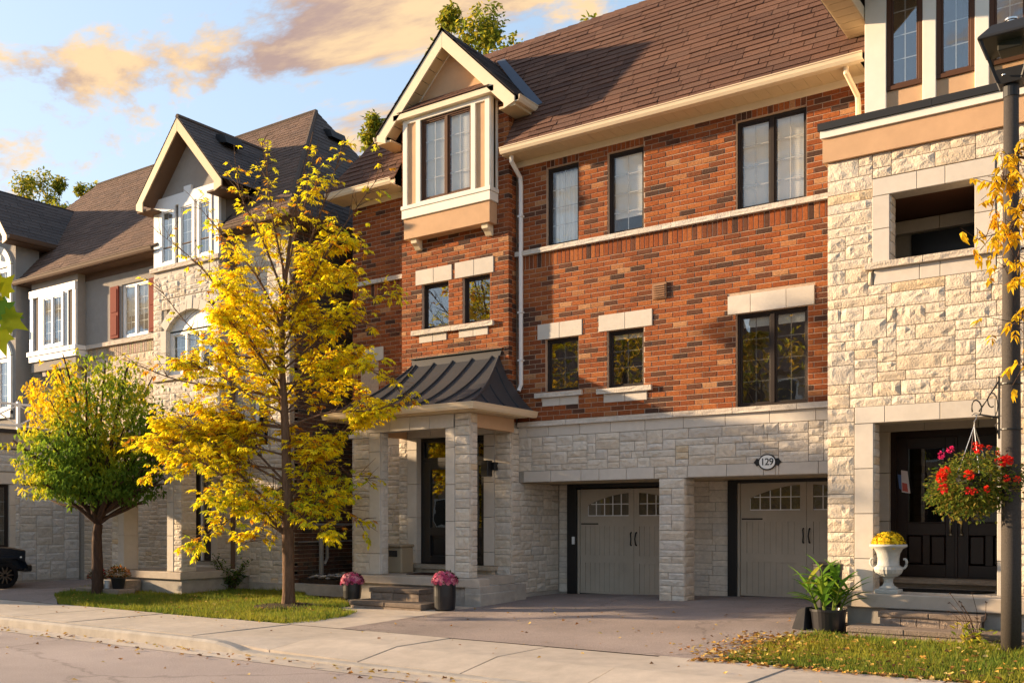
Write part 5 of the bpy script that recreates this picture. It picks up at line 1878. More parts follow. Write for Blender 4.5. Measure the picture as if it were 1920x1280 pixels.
def grass(name, poly, n, rng, h, w, lim=None):
    mb = MB()
    P = poly
    x0, x1, y0, y1 = min(p[0] for p in P), max(p[0] for p in P), min(p[1] for p in P), max(p[1] for p in P)
    if lim:
        x0, x1 = max(x0, lim[0]), min(x1, lim[1])
    k = 0
    v, f, c = mb.v, mb.f, mb.c
    while k < n:
        x, y = rng.uniform(x0, x1), rng.uniform(y0, y1)
        if not inside((x, y), P):
            continue
        k += 1
        z = gz(x, y) + .02 * noise.noise((x * 1.7, y * 1.7, 1)) - .004
        a_ = rng.uniform(0, 6.283)
        hh = h * (rng.uniform(.5, 1.3) if rng.random() < .93 else rng.uniform(1.4, 2.2)) * (1 + .45 * noise.noise((x * 1.3, y * 1.3, 7)))
        dx, dy = math.cos(a_) * w, math.sin(a_) * w
        lx, ly = rng.uniform(-.6, .6) * hh, rng.uniform(-.6, .6) * hh
        t = noise.noise((x * .9, y * .9, 3)) + rng.uniform(-.5, .5)
        col = (.25 + .08 * t, .27 + .03 * t, .034) if t > -.25 else (.14, .21, .03)
        if rng.random() < .05:
            col = (.22, .19, .07)
        q = len(v)
        v += [(x - dx, y - dy, z), (x + dx, y + dy, z), (x + lx, y + ly, z + hh)]
        f.append((q, q + 1, q + 2))
        c += [col] * 3
    o = mb.build(name, 'grass', None, fix=False, kind='stuff')
    return o


grass('grass', LAWN_L, 60000, random.Random(1), .055, .008)['label'] = 'short green grass of the lawn under the two trees'
grass('grass', LAWN_R, 34000, random.Random(2), .055, .006, (-4.3, 1.5))['label'] = 'short green grass strip beneath the lamp post'
bpy.data.objects['grass']['category'] = 'grass'
bpy.data.objects['grass.001']['category'] = 'grass'


def litter(name, spots, rng, label):
    """fallen leaves: curled little blades lying on the ground"""
    mb = MB()
    for (x, y, z, s) in spots:
        a_ = rng.uniform(0, 6.283)
        L, w = s * rng.uniform(.7, 1.3), s * rng.uniform(.28, .5)
        d, n = Vector((math.cos(a_), math.sin(a_), 0)), Vector((-math.sin(a_), math.cos(a_), 0))
        p = Vector((x, y, z + .004))
        u1, u2, tl = rng.uniform(.0, .5) * s, rng.uniform(0, .5) * s, rng.uniform(0, .35) * s
        col = rng.choice(((.55, .34, .07), (.50, .27, .06), (.42, .20, .05), (.62, .44, .12), (.30, .14, .05), (.18, .09, .04), (.65, .48, .18)))
        mb.add([p - d * L * .5, p - n * w + Vector((0, 0, u1)), p + Vector((0, 0, .003)), p + d * L * .5 + Vector((0, 0, tl)), p + n * w + Vector((0, 0, u2))], [(0, 1, 2), (1, 3, 2), (2, 3, 4), (0, 2, 4)], col)
    o = mb.build(name, 'dry_leaf', None, fix=False, kind='stuff')
    o['label'] = label
    o['category'] = 'leaves'


rng = random.Random(77)
sp = []
for i in range(420):                                   # right lawn, thick at its driveway edge
    t = rng.random() ** 1.6
    x, y = -4.3 + t * 4.2, rng.uniform(-5.1, -3.0)
    if inside((x, y), LAWN_R):
        sp.append((x, y, gz(x, y) + rng.uniform(.02, .045), rng.uniform(.04, .085)))
for i in range(260):
    x = -4.5 + rng.random() ** 1.5 * 4
    sp.append((x, -5.05 - abs(rng.gauss(0, .12)), -.234, rng.uniform(.04, .08)))
for i in range(420):
    x, y = -4.25 + rng.gauss(0, .28), rng.uniform(-5.0, -3.1)
    sp.append((x, y, gz(x, y) + rng.uniform(.012, .035), rng.uniform(.04, .08)))
litter('fallen_leaves', sp, rng, 'yellow and brown fallen leaves on the grass by the lamp post')
sp = []
for i in range(260):
    sp.append((rng.uniform(-24, -1), -7.05 - abs(rng.gauss(0, .22)), -.374, rng.uniform(.035, .075)))
for i in range(230):
    sp.append((rng.uniform(-20, 1), rng.uniform(-12.5, -7.2), -.383, rng.uniform(.035, .08)))
for i in range(60):
    sp.append((rng.uniform(-20, -1), rng.uniform(-6.1, -5.1), -.233, rng.uniform(.03, .06)))
for i in range(70):
    x, y = rng.uniform(-9.8, -4.4), rng.uniform(-5.0, -1.5)
    sp.append((x, y, gz(x, y) + .008, rng.uniform(.03, .065)))
for i in range(320):
    x, y = rng.uniform(-19, -11.3), rng.uniform(-5, -1.9)
    if inside((x, y), LAWN_L):
        sp.append((x, y, gz(x, y) + .035, rng.uniform(.03, .06)))
litter('fallen_leaves', sp, rng, 'dry fallen leaves scattered over the road, kerb and pavement')

# mulch ring round the young tree
mb = MB()
rng = random.Random(8)
for i in range(700):
    r, a_ = .62 * math.sqrt(rng.random()), rng.uniform(0, 6.283)
    x, y = -13.16 + r * math.cos(a_) * 1.1, -3.2 + r * math.sin(a_) * .9
    z = gz(x, y) + .05 * (1 - r / .62) + .015
    d = Vector((rng.uniform(-1, 1), rng.uniform(-1, 1), rng.uniform(-.4, .4))).normalized() * rng.uniform(.02, .05)
    w = Vector((d.y, -d.x, rng.uniform(0, .01))).normalized() * .012
    c = rng.choice(((.05, .03, .022), (.08, .045, .03), (.03, .02, .016), (.12, .08, .05)))
    p = Vector((x, y, z))
    mb.add([p - d - w, p + d - w, p + d + w, p - d + w, p + Vector((0, 0, .014))], [(0, 1, 4), (1, 2, 4), (2, 3, 4), (3, 0, 4)], c)
o = mb.build('mulch', 'mulch', None, fix=False, kind='stuff')
o['label'], o['category'] = 'dark bark mulch ring round the yellow tree trunk', 'mulch'
patchm = MB().lathe([(.0, .0), (.62, .0), (.58, .03), (.25, .055), (.0, .06)][1:], (-13.16, -3.2, gz(-13.16, -3.2) + .005), 20).build('mulch_bed', 'soil', None, kind='structure')

# river stones in the gap between the houses
mb = MB()
for i in range(240):
    x, y = rng.uniform(-15.5, -14.7), rng.uniform(-.5, 1.5)
    r = rng.uniform(.03, .075)
    c = rng.choice(((.36, .35, .34), (.24, .23, .23), (.5, .48, .45), (.30, .27, .25)))
    z = -.03 + .12 + rng.uniform(0, .06)
    base = len(mb.v)
    pts = []
    for k_ in range(10):
        t = Vector((rng.gauss(0, 1), rng.gauss(0, 1), rng.gauss(0, .7))).normalized()
    ring = [(math.cos(q * 1.0472) * r * rng.uniform(.8, 1.2), math.sin(q * 1.0472) * r * rng.uniform(.8, 1.2)) for q in range(6)]
    vs = [(x, y, z + r * .6)] + [(x + a_, y + b_, z + r * .15) for a_, b_ in ring] + [(x, y, z - r * .4)]
    fs = [(0, 1 + q, 1 + (q + 1) % 6) for q in range(6)] + [(7, 1 + (q + 1) % 6, 1 + q) for q in range(6)]
    mb.add(vs, fs, c)
o = mb.build('pebbles', 'pebble', None, kind='stuff')
o['label'], o['category'] = 'grey river stones in the gap between the houses', 'pebbles'
MB().box(-15.72, -14.6, -.56, 3, -.3, .07).build('stone_bed', 'soil', None, kind='structure')

# ================================================================== trees and plants
REF = Vector((0, -15.2, 1.29))
RT, DP = Vector((math.cos(_th), math.sin(_th), 0)), Vector((-math.sin(_th), math.cos(_th), 0))


def smooth_path(pts, n=4):
    P = [Vector(p) for p in pts]
    if len(P) < 3:
        return P
    out = []
    for i in range(len(P) - 1):
        p0, p1, p2, p3 = P[max(i - 1, 0)], P[i], P[i + 1], P[min(i + 2, len(P) - 1)]
        for k in range(n):
            t = k / n
            out.append(.5 * ((2 * p1) + (p2 - p0) * t + (2 * p0 - 5 * p1 + 4 * p2 - p3) * t * t + (3 * p1 - p0 - 3 * p2 + p3) * t ** 3))
    return out + [P[-1]]


def leaf(mb, p, d, L, w, col, rng):
    """pointed leaf with a raised fold"""
    d = d.normalized()
    s = d.cross(Vector((rng.uniform(-.5, .5), rng.uniform(-.5, .5), 1))).normalized()
    n = s.cross(d)
    fold = rng.uniform(.0, .35) * w
    cur = rng.uniform(-.25, .1) * L
    a_ = p + d * L * .42
    tip = p + d * L + n * cur
    q = len(mb.v)
    mb.v += [tuple(p), tuple(a_ + s * w * .5 + n * fold), tuple(tip), tuple(a_ - s * w * .5 + n * fold)]
    mb.f += [(q, q + 1, q + 2), (q, q + 2, q + 3)]
    mb.c += [col] * 4


def frond(mb, p, d, rng, cols, pairs=3, L=.12, w=.05):
    """compound leaf hanging from a twig"""
    d = d.normalized()
    c = rng.choice(cols)
    f = rng.uniform(.85, 1.12)
    c = (c[0] * f, c[1] * f, c[2])
    step = L * .42
    q = p.copy()
    for i in range(pairs):
        d = (d + Vector((0, 0, -.14))).normalized()
        q = q + d * step
        side = d.cross(Vector((0, 0, 1)))
        if side.length < .1:
            side = Vector((1, 0, 0))
        side.normalize()
        for s in (-1, 1):
            dd = d * .55 + side * s * .75 + Vector((0, 0, -rng.uniform(.15, .75)))
            cc = c if rng.random() > .07 else (c[0] * .62, c[1] * .45, c[2])
            leaf(mb, q, dd, L * rng.uniform(.6, 1.25), w * rng.uniform(.7, 1.25), cc, rng)
    leaf(mb, q, d + Vector((0, 0, -.3)), L * 1.1, w * 1.1, c, rng)


def yellow_tree():
    rng = random.Random(3)
    bx, by = -13.16, -3.2
    bz = gz(bx, by)
    t = thing('yellow_tree', (bx, by, bz), 'slender young tree with bright yellow leaves on the lawn before the brick house', 'tree')
    S = 105.8

    def W(px, py, dep=0.0):
        return Vector((bx, by, bz)) + RT * ((px - 540) / S) + DP * dep + Vector((0, 0, (1130 - py) / S))
    trunk = [W(540, 1135), W(540, 1080), W(539, 1000), W(537, 900), W(535, 820), W(531, 740), W(527, 660), W(530, 580), W(538, 480), W(552, 380), W(572, 300), W(586, 238)]
    sp_ = smooth_path(trunk, 3)
    n = len(sp_)
    hgt = sp_[-1].z - bz
    rs = [max((.104 if q.z - bz < 1.3 else .104 * (1 - (q.z - bz - 1.3) / (hgt - .6)) ** 1.25) if q.z - bz < hgt - .8 else .01, .008) + .03 * max(0, 1 - (q.z - bz) / .3) for q in sp_]
    tm = MB().tube(sp_, rs, 10)
    tm.build('trunk', 'bark', t, smooth=True)
    br, lv = MB(), MB()
    Y1 = [(.94, .80, .02), (.93, .75, .015), (.95, .84, .03), (.91, .70, .012), (.94, .80, .02), (.86, .80, .03)]
    YG = [(.66, .62, .03), (.52, .56, .035), (.40, .50, .03)]
    GO = [(.74, .36, .015), (.60, .26, .02)]
    defs = [
        (740, (440, 716), (300, 690), (170, 640), .5), (790, (400, 772), (300, 762), (218, 828), .8), (660, (420, 650), (330, 590), (245, 490), .35),
        (640, (430, 560), (350, 470), (262, 400), .2), (600, (470, 500), (400, 420), (318, 320), .2), (560, (490, 440), (446, 350), (432, 262), .35),
        (520, (508, 400), (494, 310), (482, 240), .5), (600, (590, 520), (650, 440), (738, 330), .4), (560, (585, 450), (620, 370), (650, 300), .5),
        (650, (610, 600), (680, 570), (748, 560), .6), (720, (610, 700), (690, 690), (765, 740), .8), (800, (620, 770), (700, 770), (775, 762), .8),
        (850, (610, 850), (650, 880), (685, 890), .7), (880, (450, 862), (350, 850), (268, 880), 1.0), (890, (600, 930), (640, 950), (670, 975), .6),
        (900, (480, 940), (430, 980), (402, 1010), 1.1), (930, (570, 960), (610, 985), (640, 1000), 1.1), (940, (500, 965), (470, 1000), (450, 1012), 1.2),
        (820, (440, 800), (330, 815), (212, 832), 1.0), (700, (470, 620), (420, 560), (388, 480), .7), (620, (480, 560), (450, 500), (420, 430), .8),
        (680, (590, 640), (640, 600), (700, 610), .8), (760, (480, 740), (420, 700), (370, 690), 1.0), (760, (590, 740), (640, 720), (690, 730), 1.0),
        (840, (470, 830), (410, 830), (350, 870), 1.1), (560, (560, 500), (590, 470), (640, 430), .9), (540, (520, 470), (500, 430), (470, 400), .9),
        (500, (560, 430), (580, 390), (612, 350), .6), (460, (550, 400), (575, 330), (600, 262), .4), (640, (500, 600), (470, 570), (440, 545), 1.1),
        (590, (560, 560), (610, 540), (660, 520), 1.0), (870, (570, 880), (600, 900), (640, 905), 1.1), (730, (500, 700), (460, 690), (410, 640), 1.0),
        (700, (570, 670), (610, 660), (650, 650), 1.0), (800, (500, 780), (470, 790), (430, 780), 1.1), (660, (550, 600), (560, 540), (575, 500), 1.1),
    ]
    env = [(262, 545, 610), (330, 430, 650), (400, 405, 690), (500, 395, 705), (600, 415, 715), (700, 365, 750), (780, 255, 765), (840, 235, 660), (900, 365, 650), (960, 405, 640), (1005, 440, 610)]
    for q in range(30):
        ey_ = rng.uniform(430, 1000)
        i0 = max(j for j in range(len(env)) if env[j][0] <= ey_)
        i1 = min(i0 + 1, len(env) - 1)
        u = (ey_ - env[i0][0]) / max(env[i1][0] - env[i0][0], 1)
        xl_, xr_ = env[i0][1] + u * (env[i1][1] - env[i0][1]), env[i0][2] + u * (env[i1][2] - env[i0][2])
        ex = rng.uniform(xl_, xr_)
        st_ = min(ey_ + rng.uniform(30, 120) + abs(ex - 535) * .35, 985)
        defs.append((st_, (535 + (ex - 535) * .35, st_ - (st_ - ey_) * .45), (535 + (ex - 535) * .7, st_ - (st_ - ey_) * .85), (ex, ey_), rng.uniform(.85, 1.15)))
    k = len(defs)
    for i, (ps, a_, b_, c_, den) in enumerate(defs):
        # a branch leaves the trunk and swings towards or away from the street
        dep = rng.choice((-1, 1)) * rng.uniform(.15, 1.0) * abs(c_[0] - 540) / 180 + rng.uniform(-.5, .5)
        dep = max(-1.7, min(1.7, dep))
        tr = min(sp_, key=lambda q: abs(q.z - W(0, ps).z))
        pts = [tr, W(*a_, dep * .35), W(*b_, dep * .7), W(*c_, dep)]
        path = smooth_path(pts, 6)
        m = len(path)
        ln = sum((path[j + 1] - path[j]).length for j in range(m - 1))
        r0 = .007 + .007 * ln
        br.tube(path, [max(r0 * (1 - j / m) ** .9, .004) for j in range(m)], 6)
        # twigs
        nt = int(ln * 16 * (.6 + .4 * den)) + 4
        for q in range(nt):
            u = rng.uniform(.22, 1.0)
            j = min(int(u * (m - 1)), m - 2)
            p = path[j]
            d0 = (path[j + 1] - path[j]).normalized()
            d = (d0 * .7 + Vector((rng.uniform(-1, 1), rng.uniform(-1, 1), rng.uniform(-.25, 1.0)))).normalized()
            tl = rng.uniform(.2, .62) * (1.1 - .3 * u)
            tw = [p, p + d * tl * .5 + Vector((0, 0, .02)), p + d * tl]
            br.tube(tw, [.006, .0045, .003], 4, cap=False)
            z = tw[2].z - bz
            thin = 1.0
            if z > 5.4:
                thin = .62
            if z > 6.5:
                thin = .42
            if z > 7.4:
                thin = .28
            if (tw[2] - Vector((bx, by, tw[2].z))).dot(RT) < -1.9 and z > 3.4:
                thin = .22
            hole = noise.noise(tw[2] * 1.15) < -.20
            rgt = (tw[2] - Vector((bx, by, tw[2].z))).dot(RT)
            if hole or (rgt > .95 and z < 3.1 and rng.random() < .7):
                thin *= .12
            for s in range(7):
                if rng.random() > den * thin * 1.35 + .03:
                    continue
                f = p + d * tl * rng.uniform(.3, 1.0)
                fd = (d * .6 + Vector((rng.uniform(-1, 1), rng.uniform(-1, 1), rng.uniform(-.6, .1)))).normalized()
                g = .30 if z < 2.6 else .06
                cols = YG if rng.random() < g else (GO if rng.random() < .10 else Y1)
                frond(lv, f, fd, rng, cols, pairs=rng.choice((2, 2, 3)), L=rng.uniform(.062, .108), w=rng.uniform(.028, .046))
    br.build('branches', 'bark', t, smooth=True)
    lv.build('crown', 'leaf', t, fix=False)

    return t


YT = yellow_tree()


def small_tree():
    rng = random.Random(6)
    bx, by = -18.7, -3.4
    bz = gz(bx, by) - .02
    t = thing('green_tree', (bx, by, bz), 'small round-headed tree, green below and yellow on top, left of the yellow tree', 'tree')
    S = 85.5

    def W(px, py, dep=0.0):
        return Vector((bx, by, bz)) + RT * ((px - 182) / S) + DP * dep + Vector((0, 0, (1112 - py) / S))
    tk = smooth_path([W(182, 1116), W(182, 1060), W(181, 1010), W(184, 985)], 4)
    MB().tube(tk, [.125 - .045 * i / len(tk) for i in range(len(tk))], 10).build('trunk', 'dark_bark', t, smooth=True)
    br, lv = MB(), MB()
    ends = [(60, 880), (45, 830), (80, 760), (120, 710), (165, 690), (215, 690), (255, 720), (290, 780), (310, 850), (318, 915), (240, 900), (110, 900), (150, 780), (200, 770), (245, 810), (95, 830), (180, 840), (270, 940), (70, 930)]
    tips = []
    for e_ in ends:
        for rep in range(2):
            dep = rng.uniform(-1.3, 1.3) * (1 - abs(e_[0] - 180) / 260)
            q = W(e_[0] + rng.uniform(-14, 14), e_[1] + rng.uniform(-14, 14), dep)
            s0 = W(182 + rng.uniform(-3, 3), rng.uniform(950, 985))
            mid = s0.lerp(q, .5) + Vector((rng.uniform(-.1, .1), rng.uniform(-.1, .1), rng.uniform(-.05, .2)))
            pa = smooth_path([s0, mid, q], 5)
            br.tube(pa, [.045 * (1 - j / len(pa)) ** .8 + .005 for j in range(len(pa))], 5)
            tips.append(pa)
    ramp = [(.12, .21, .025), (.20, .31, .03), (.36, .42, .03), (.60, .52, .025), (.80, .58, .02), (.84, .54, .015)]
    c0 = W(178, 828)
    n = 0
    while n < 4300:
        if rng.random() < .55:
            pa = rng.choice(tips)
            p = pa[rng.randint(len(pa) // 3, len(pa) - 1)] + Vector((rng.gauss(0, .2), rng.gauss(0, .2), rng.gauss(0, .2)))
        else:
            d = Vector((rng.gauss(0, 1), rng.gauss(0, 1), rng.gauss(0, 1))).normalized() * rng.uniform(.45, 1.0) ** .6
            p = c0 + RT * d.x * 1.65 + DP * d.y * 1.5 + Vector((0, 0, d.z * 1.72))
            if noise.noise(p * 1.9) < .0:
                continue
        r = p - c0
        h, v = r.dot(RT), r.z
        q = (h / 1.72) ** 2 + (r.dot(DP) / 1.6) ** 2 + (v / 1.78) ** 2
        if q > 1.0 + .75 * noise.noise(p * 1.5) or v < -1.3 + .35 * noise.noise(p * 2):
            continue
        n += 1
        yel = .34 + .24 * v - .22 * h + .62 * noise.noise(p * 1.25) + rng.uniform(-.16, .16)
        t_ = min(max(yel, 0), .999) * (len(ramp) - 1)
        a_, b_ = ramp[int(t_)], ramp[min(int(t_) + 1, len(ramp) - 1)]
        col = tuple(a_[k] + (b_[k] - a_[k]) * (t_ % 1) for k in range(3))
        for k in range(3):
            d = Vector((rng.uniform(-.8, .8), rng.uniform(-.8, .8), rng.uniform(-1.2, -.1)))
            leaf(lv, p + Vector((rng.uniform(-.07, .07), rng.uniform(-.07, .07), rng.uniform(-.05, .05))), d, rng.uniform(.09, .16), rng.uniform(.042, .066), col, rng)
    br.build('branches', 'dark_bark', t, smooth=True)
    lv.build('crown', 'leaf', t, fix=False)


small_tree()


def far_tree(loc, h, rx, label, seed, cols, shape='cone', n=2600, size=.26, low=.15, group='trees behind the roofs', name='poplar_tree'):
    rng = random.Random(seed)
    t = thing(name, loc, label, 'tree', group)
    base = Vector(loc)
    MB().tube([base, base + Vector((.1, .05, h * .5)), base + Vector((0, .1, h * .93))], [h * .018, h * .010, .02], 7).build('trunk', 'dark_bark', t, smooth=True)
    lv, br = MB(), MB()
    lobes = []
    for i in range(22):
        z = low + (.97 - low) * (i + rng.random()) / 22
        w = rx * ((1 - z) / (1 - low)) ** .7 if shape == 'cone' else rx * math.sqrt(max(.06, 1 - ((z - .62) / .40) ** 2))
        a_ = rng.uniform(0, 6.28)
        c = base + Vector((math.cos(a_) * w * .75, math.sin(a_) * w * .75, z * h))
        lobes.append((c, max(.4, w * rng.uniform(.45, .75))))
        br.tube([base + Vector((0, 0, z * h * .82)), c], [.05, .012], 4, cap=False)
    lobes.append((base + Vector((0, 0, h * .96)), .35))
    k = 0
    while k < n:
        c, r = rng.choice(lobes)
        d = Vector((rng.gauss(0, 1), rng.gauss(0, 1), rng.gauss(0, 1.25)))
        p = c + d.normalized() * r * rng.random() ** .5
        k += 1
        col = rng.choice(cols)
        f = rng.uniform(.75, 1.2)
        leaf(lv, p, Vector((rng.uniform(-1, 1), rng.uniform(-1, 1), rng.uniform(-1, .5))), size * rng.uniform(.6, 1.3), size * rng.uniform(.35, .6), tuple(q * f for q in col), rng)
    br.build('branches', 'dark_bark', t)
    lv.build('crown', 'leaf', t, fix=False)
    return t


GY = [(.30, .31, .03), (.40, .36, .03), (.22, .26, .03), (.48, .38, .03), (.16, .20, .03)]
for i, (X_, Y_, H_, rx_, sh_, n_, lb) in enumerate((
        (-21.6, 12, 20.4, 1.5, 'cone', 3000, 'tall thin yellow-green tree rising right behind the dormer gable'),
        (-20.2, 12.6, 19.6, 2.0, 'round', 4200, 'broad yellow-green tree behind the roof just right of the gable'),
        (-18.3, 12.2, 18.0, 1.9, 'round', 4000, 'low yellow-green treetop over the roof slope right of the broad tree'),
        (-19.4, 13.4, 19.0, 1.8, 'round', 3600, 'yellow-green treetop between the two broadest trees behind the roof'),
        (-15.9, 12.4, 18.3, 1.3, 'cone', 2600, 'yellow-green treetop over the upper roof edge, farthest right'),
        (-25.8, 12.6, 17.8, 1.5, 'cone', 2800, 'dark olive treetop in the gap between the two houses'),
        (-52.8, 14, 21.3, 2.2, 'round', 3600, 'rounded yellow-green treetop above the corner roof, leftmost'),
        (-50.0, 14, 20.5, 1.8, 'cone', 2800, 'pointed yellow-green treetop above the corner roof, middle one of three'),
        (-47.8, 14, 19.9, 2.1, 'round', 3600, 'bushy yellow-green treetop above the corner roof, third from the left'))):
    far_tree((X_, Y_, -.4), H_, rx_, lb, 50 + i, GY, shape=sh_, n=int(n_ * 1.9), size=.22, low=.45)


def maple():
    """street tree beside the camera; only a few of its leaves reach into the picture"""
    rng = random.Random(14)
    loc = (-6.1, -14.3, -.3)
    t = thing('maple_tree', loc, 'maple branch with large yellow-green lobed leaves at the left edge, close by', 'tree')
    b = Vector(loc)
    MB().tube(smooth_path([b, b + Vector((.02, 0, 1.2)), b + Vector((.05, .05, 2.6)), b + Vector((0, .1, 4.2))], 3), [.10, .095, .09, .085, .08, .07, .06, .05, .045, .03], 9).build('trunk', 'dark_bark', t, smooth=True)
    br, lv = MB(), MB()
    tgt = []
    d = lambda px, py, tt: REF + Vector((-math.sin(_th) + (px - 960) / 1831 * math.cos(_th), math.cos(_th) + (px - 960) / 1831 * math.sin(_th), (978 - py) / 1831)) * tt
    p1 = d(-25, 545, 4.3)
    p2 = d(-25, 615, 4.3)
    for e_ in (p1, p2):
        br.tube(smooth_path([b + Vector((.03, .03, 1.9)), b.lerp(e_, .5) + Vector((0, 0, 1.15)), e_], 5), [.02, .018, .016, .014, .012, .011, .010, .009, .008, .006, .004], 6)

    def maple_leaf(p, d0, up, size, col):
        d0 = d0.normalized()
        s = d0.cross(up).normalized()
        n = s.cross(d0)
        lob = [(0, 0), (.10, .10), (.30, -.02), (.27, .14), (.46, .22), (.30, .36), (.40, .58), (.22, .55), (.14, .62), (.0, 1.0)]
        pts = [(x_, y_) for x_, y_ in lob] + [(-x_, y_) for x_, y_ in lob[-2:0:-1]]
        q = len(lv.v)
        lv.v.append(tuple(p + d0 * size * .35))
        for x_, y_ in pts:
            lv.v.append(tuple(p + s * x_ * size + d0 * y_ * size + n * (-.25 * (x_ * x_) * size - .12 * y_ * y_ * size)))
        lv.c += [col] * (len(pts) + 1)
        for i in range(len(pts)):
            lv.f.append((q, q + 1 + i, q + 1 + (i + 1) % len(pts)))
    toC = Vector((.77, -.62, -.15))
    for px, py, an, sz, col in ((-6, 548, 55, .13, (.70, .62, .02)), (-14, 575, 110, .14, (.16, .30, .03)), (2, 590, 120, .14, (.50, .50, .02)), (-10, 610, 160, .15, (.62, .58, .02)), (-30, 560, 60, .14, (.55, .5, .02)), (-34, 622, 150, .14, (.6, .52, .02))):
        a_ = rad(an)
        dd = RT * math.sin(a_) + Vector((0, 0, math.cos(a_))) + DP * rng.uniform(-.3, .3)
        maple_leaf(d(px, py, 4.3), dd, toC * -1 + Vector((rng.uniform(-.3, .3), rng.uniform(-.3, .3), 0)), sz, col)
    for i in range(160):
        p = b + Vector((rng.gauss(-.3, .45), rng.gauss(-.5, .5), rng.uniform(2.2, 5.0)))
        maple_leaf(p, Vector((rng.uniform(-1, 1), rng.uniform(-1, 1), rng.uniform(-1, .2))), Vector((rng.uniform(-1, 1), rng.uniform(-1, 1), 1)), .14, rng.choice(((.6, .52, .02), (.3, .36, .03), (.7, .5, .02))))
    br.build('branches', 'dark_bark', t)
    lv.build('crown', 'leaf', t, fix=False)


maple()


def right_tree():
    rng = random.Random(19)
    loc = (-.15, -3.7, gz(-.15, -3.7))
    t = thing('ash_tree', loc, 'yellow-leaved branches of a tree reaching in at the right edge around the lamp post', 'tree')
    b = Vector(loc)
    tk = smooth_path([b, b + Vector((0, 0, 2)), b + Vector((.05, .0, 4)), b + Vector((.05, 0, 7.5))], 4)
    MB().tube(tk, [.11 * (1 - .8 * i / len(tk)) for i in range(len(tk))], 9).build('trunk', 'bark', t, smooth=True)
    br, lv = MB(), MB()
    Y1 = [(.80, .50, .015), (.78, .46, .012), (.84, .55, .02), (.70, .48, .02)]

    def A(px, py, tt):
        return REF + Vector((-math.sin(_th) + (px - 960) / 1831 * math.cos(_th), math.cos(_th) + (px - 960) / 1831 * math.sin(_th), (978 - py) / 1831)) * tt
    specs = [(4.2, [(1935, 300, 10.0), (1890, 330, 9.9), (1872, 350, 9.9)], 34), (3.6, [(1940, 400, 10.0), (1895, 430, 9.95), (1832, 448, 9.9)], 36),
             (3.4, [(1945, 470, 9.9), (1905, 490, 9.9), (1880, 500, 9.9)], 12), (2.6, [(1950, 580, 9.9), (1915, 600, 9.9), (1905, 605, 9.9)], 8), (2.2, [(1950, 690, 9.9), (1918, 690, 9.9)], 6), (4.6, [(1950, 280, 10.0), (1905, 290, 10)], 14)]
    for z, P, n in specs:
        pts = [b + Vector((.03, 0, z))] + [A(*q) for q in P]
        pa = smooth_path(pts, 6)
        br.tube(pa, [max(.022 * (1 - j / len(pa)), .004) for j in range(len(pa))], 6)
        for i in range(n):
            j = rng.randint(len(pa) // 2, len(pa) - 1)
            p = pa[j] + Vector((rng.gauss(0, .10), rng.gauss(0, .16), rng.gauss(0, .12)))
            br.tube([pa[j], p], [.004, .003], 4, cap=False)
            frond(lv, p, Vector((rng.uniform(-1, 1), rng.uniform(-1, 1), rng.uniform(-1.2, 0))), rng, Y1, pairs=2, L=.10, w=.045)
    for i in range(500):
        p = b + Vector((rng.gauss(.7, .7), rng.gauss(0, .8), rng.uniform(2.5, 7.5)))
        if p.x > -.25:
            frond(lv, p, Vector((rng.uniform(-1, 1), rng.uniform(-1, 1), rng.uniform(-1, 0))), rng, Y1, pairs=2, L=.11, w=.05)
    br.build('branches', 'dark_bark', t)
    lv.build('crown', 'leaf', t, fix=False)


right_tree()


def shrub():
    rng = random.Random(21)
    x, y = -17.0, -1.35
    t = thing('garden_shrub', (x, y, gz(x, y)), 'loose leafy green shrub beside the stone porch behind the lawn', 'shrub')
    b = Vector((x, y, gz(x, y)))
    st, lv = MB(), MB()
    for i in range(26):
        a_ = rng.uniform(0, 6.28)
        L = rng.uniform(.35, .75)
        e_ = b + Vector((math.cos(a_) * L * .8, math.sin(a_) * L * .35, L))
        st.tube([b + Vector((rng.uniform(-.15, .15), 0, 0)), b.lerp(e_, .5) + Vector((0, 0, .08)), e_], [.008, .006, .004], 4)
        for k in range(26):
            u = rng.uniform(.2, 1.05)
            p = b.lerp(e_, u) + Vector((rng.gauss(0, .06), rng.gauss(0, .06), rng.gauss(0, .05)))
            leaf(lv, p, Vector((rng.uniform(-1, 1), rng.uniform(-1, 1), rng.uniform(-.4, .7))), rng.uniform(.05, .10), rng.uniform(.03, .045), rng.choice(((.08, .15, .03), (.12, .20, .035), (.20, .26, .04), (.05, .10, .025))), rng)
    st.build('stem', 'dark_bark', t)
    lv.build('foliage', 'leaf', t, fix=False)


shrub()

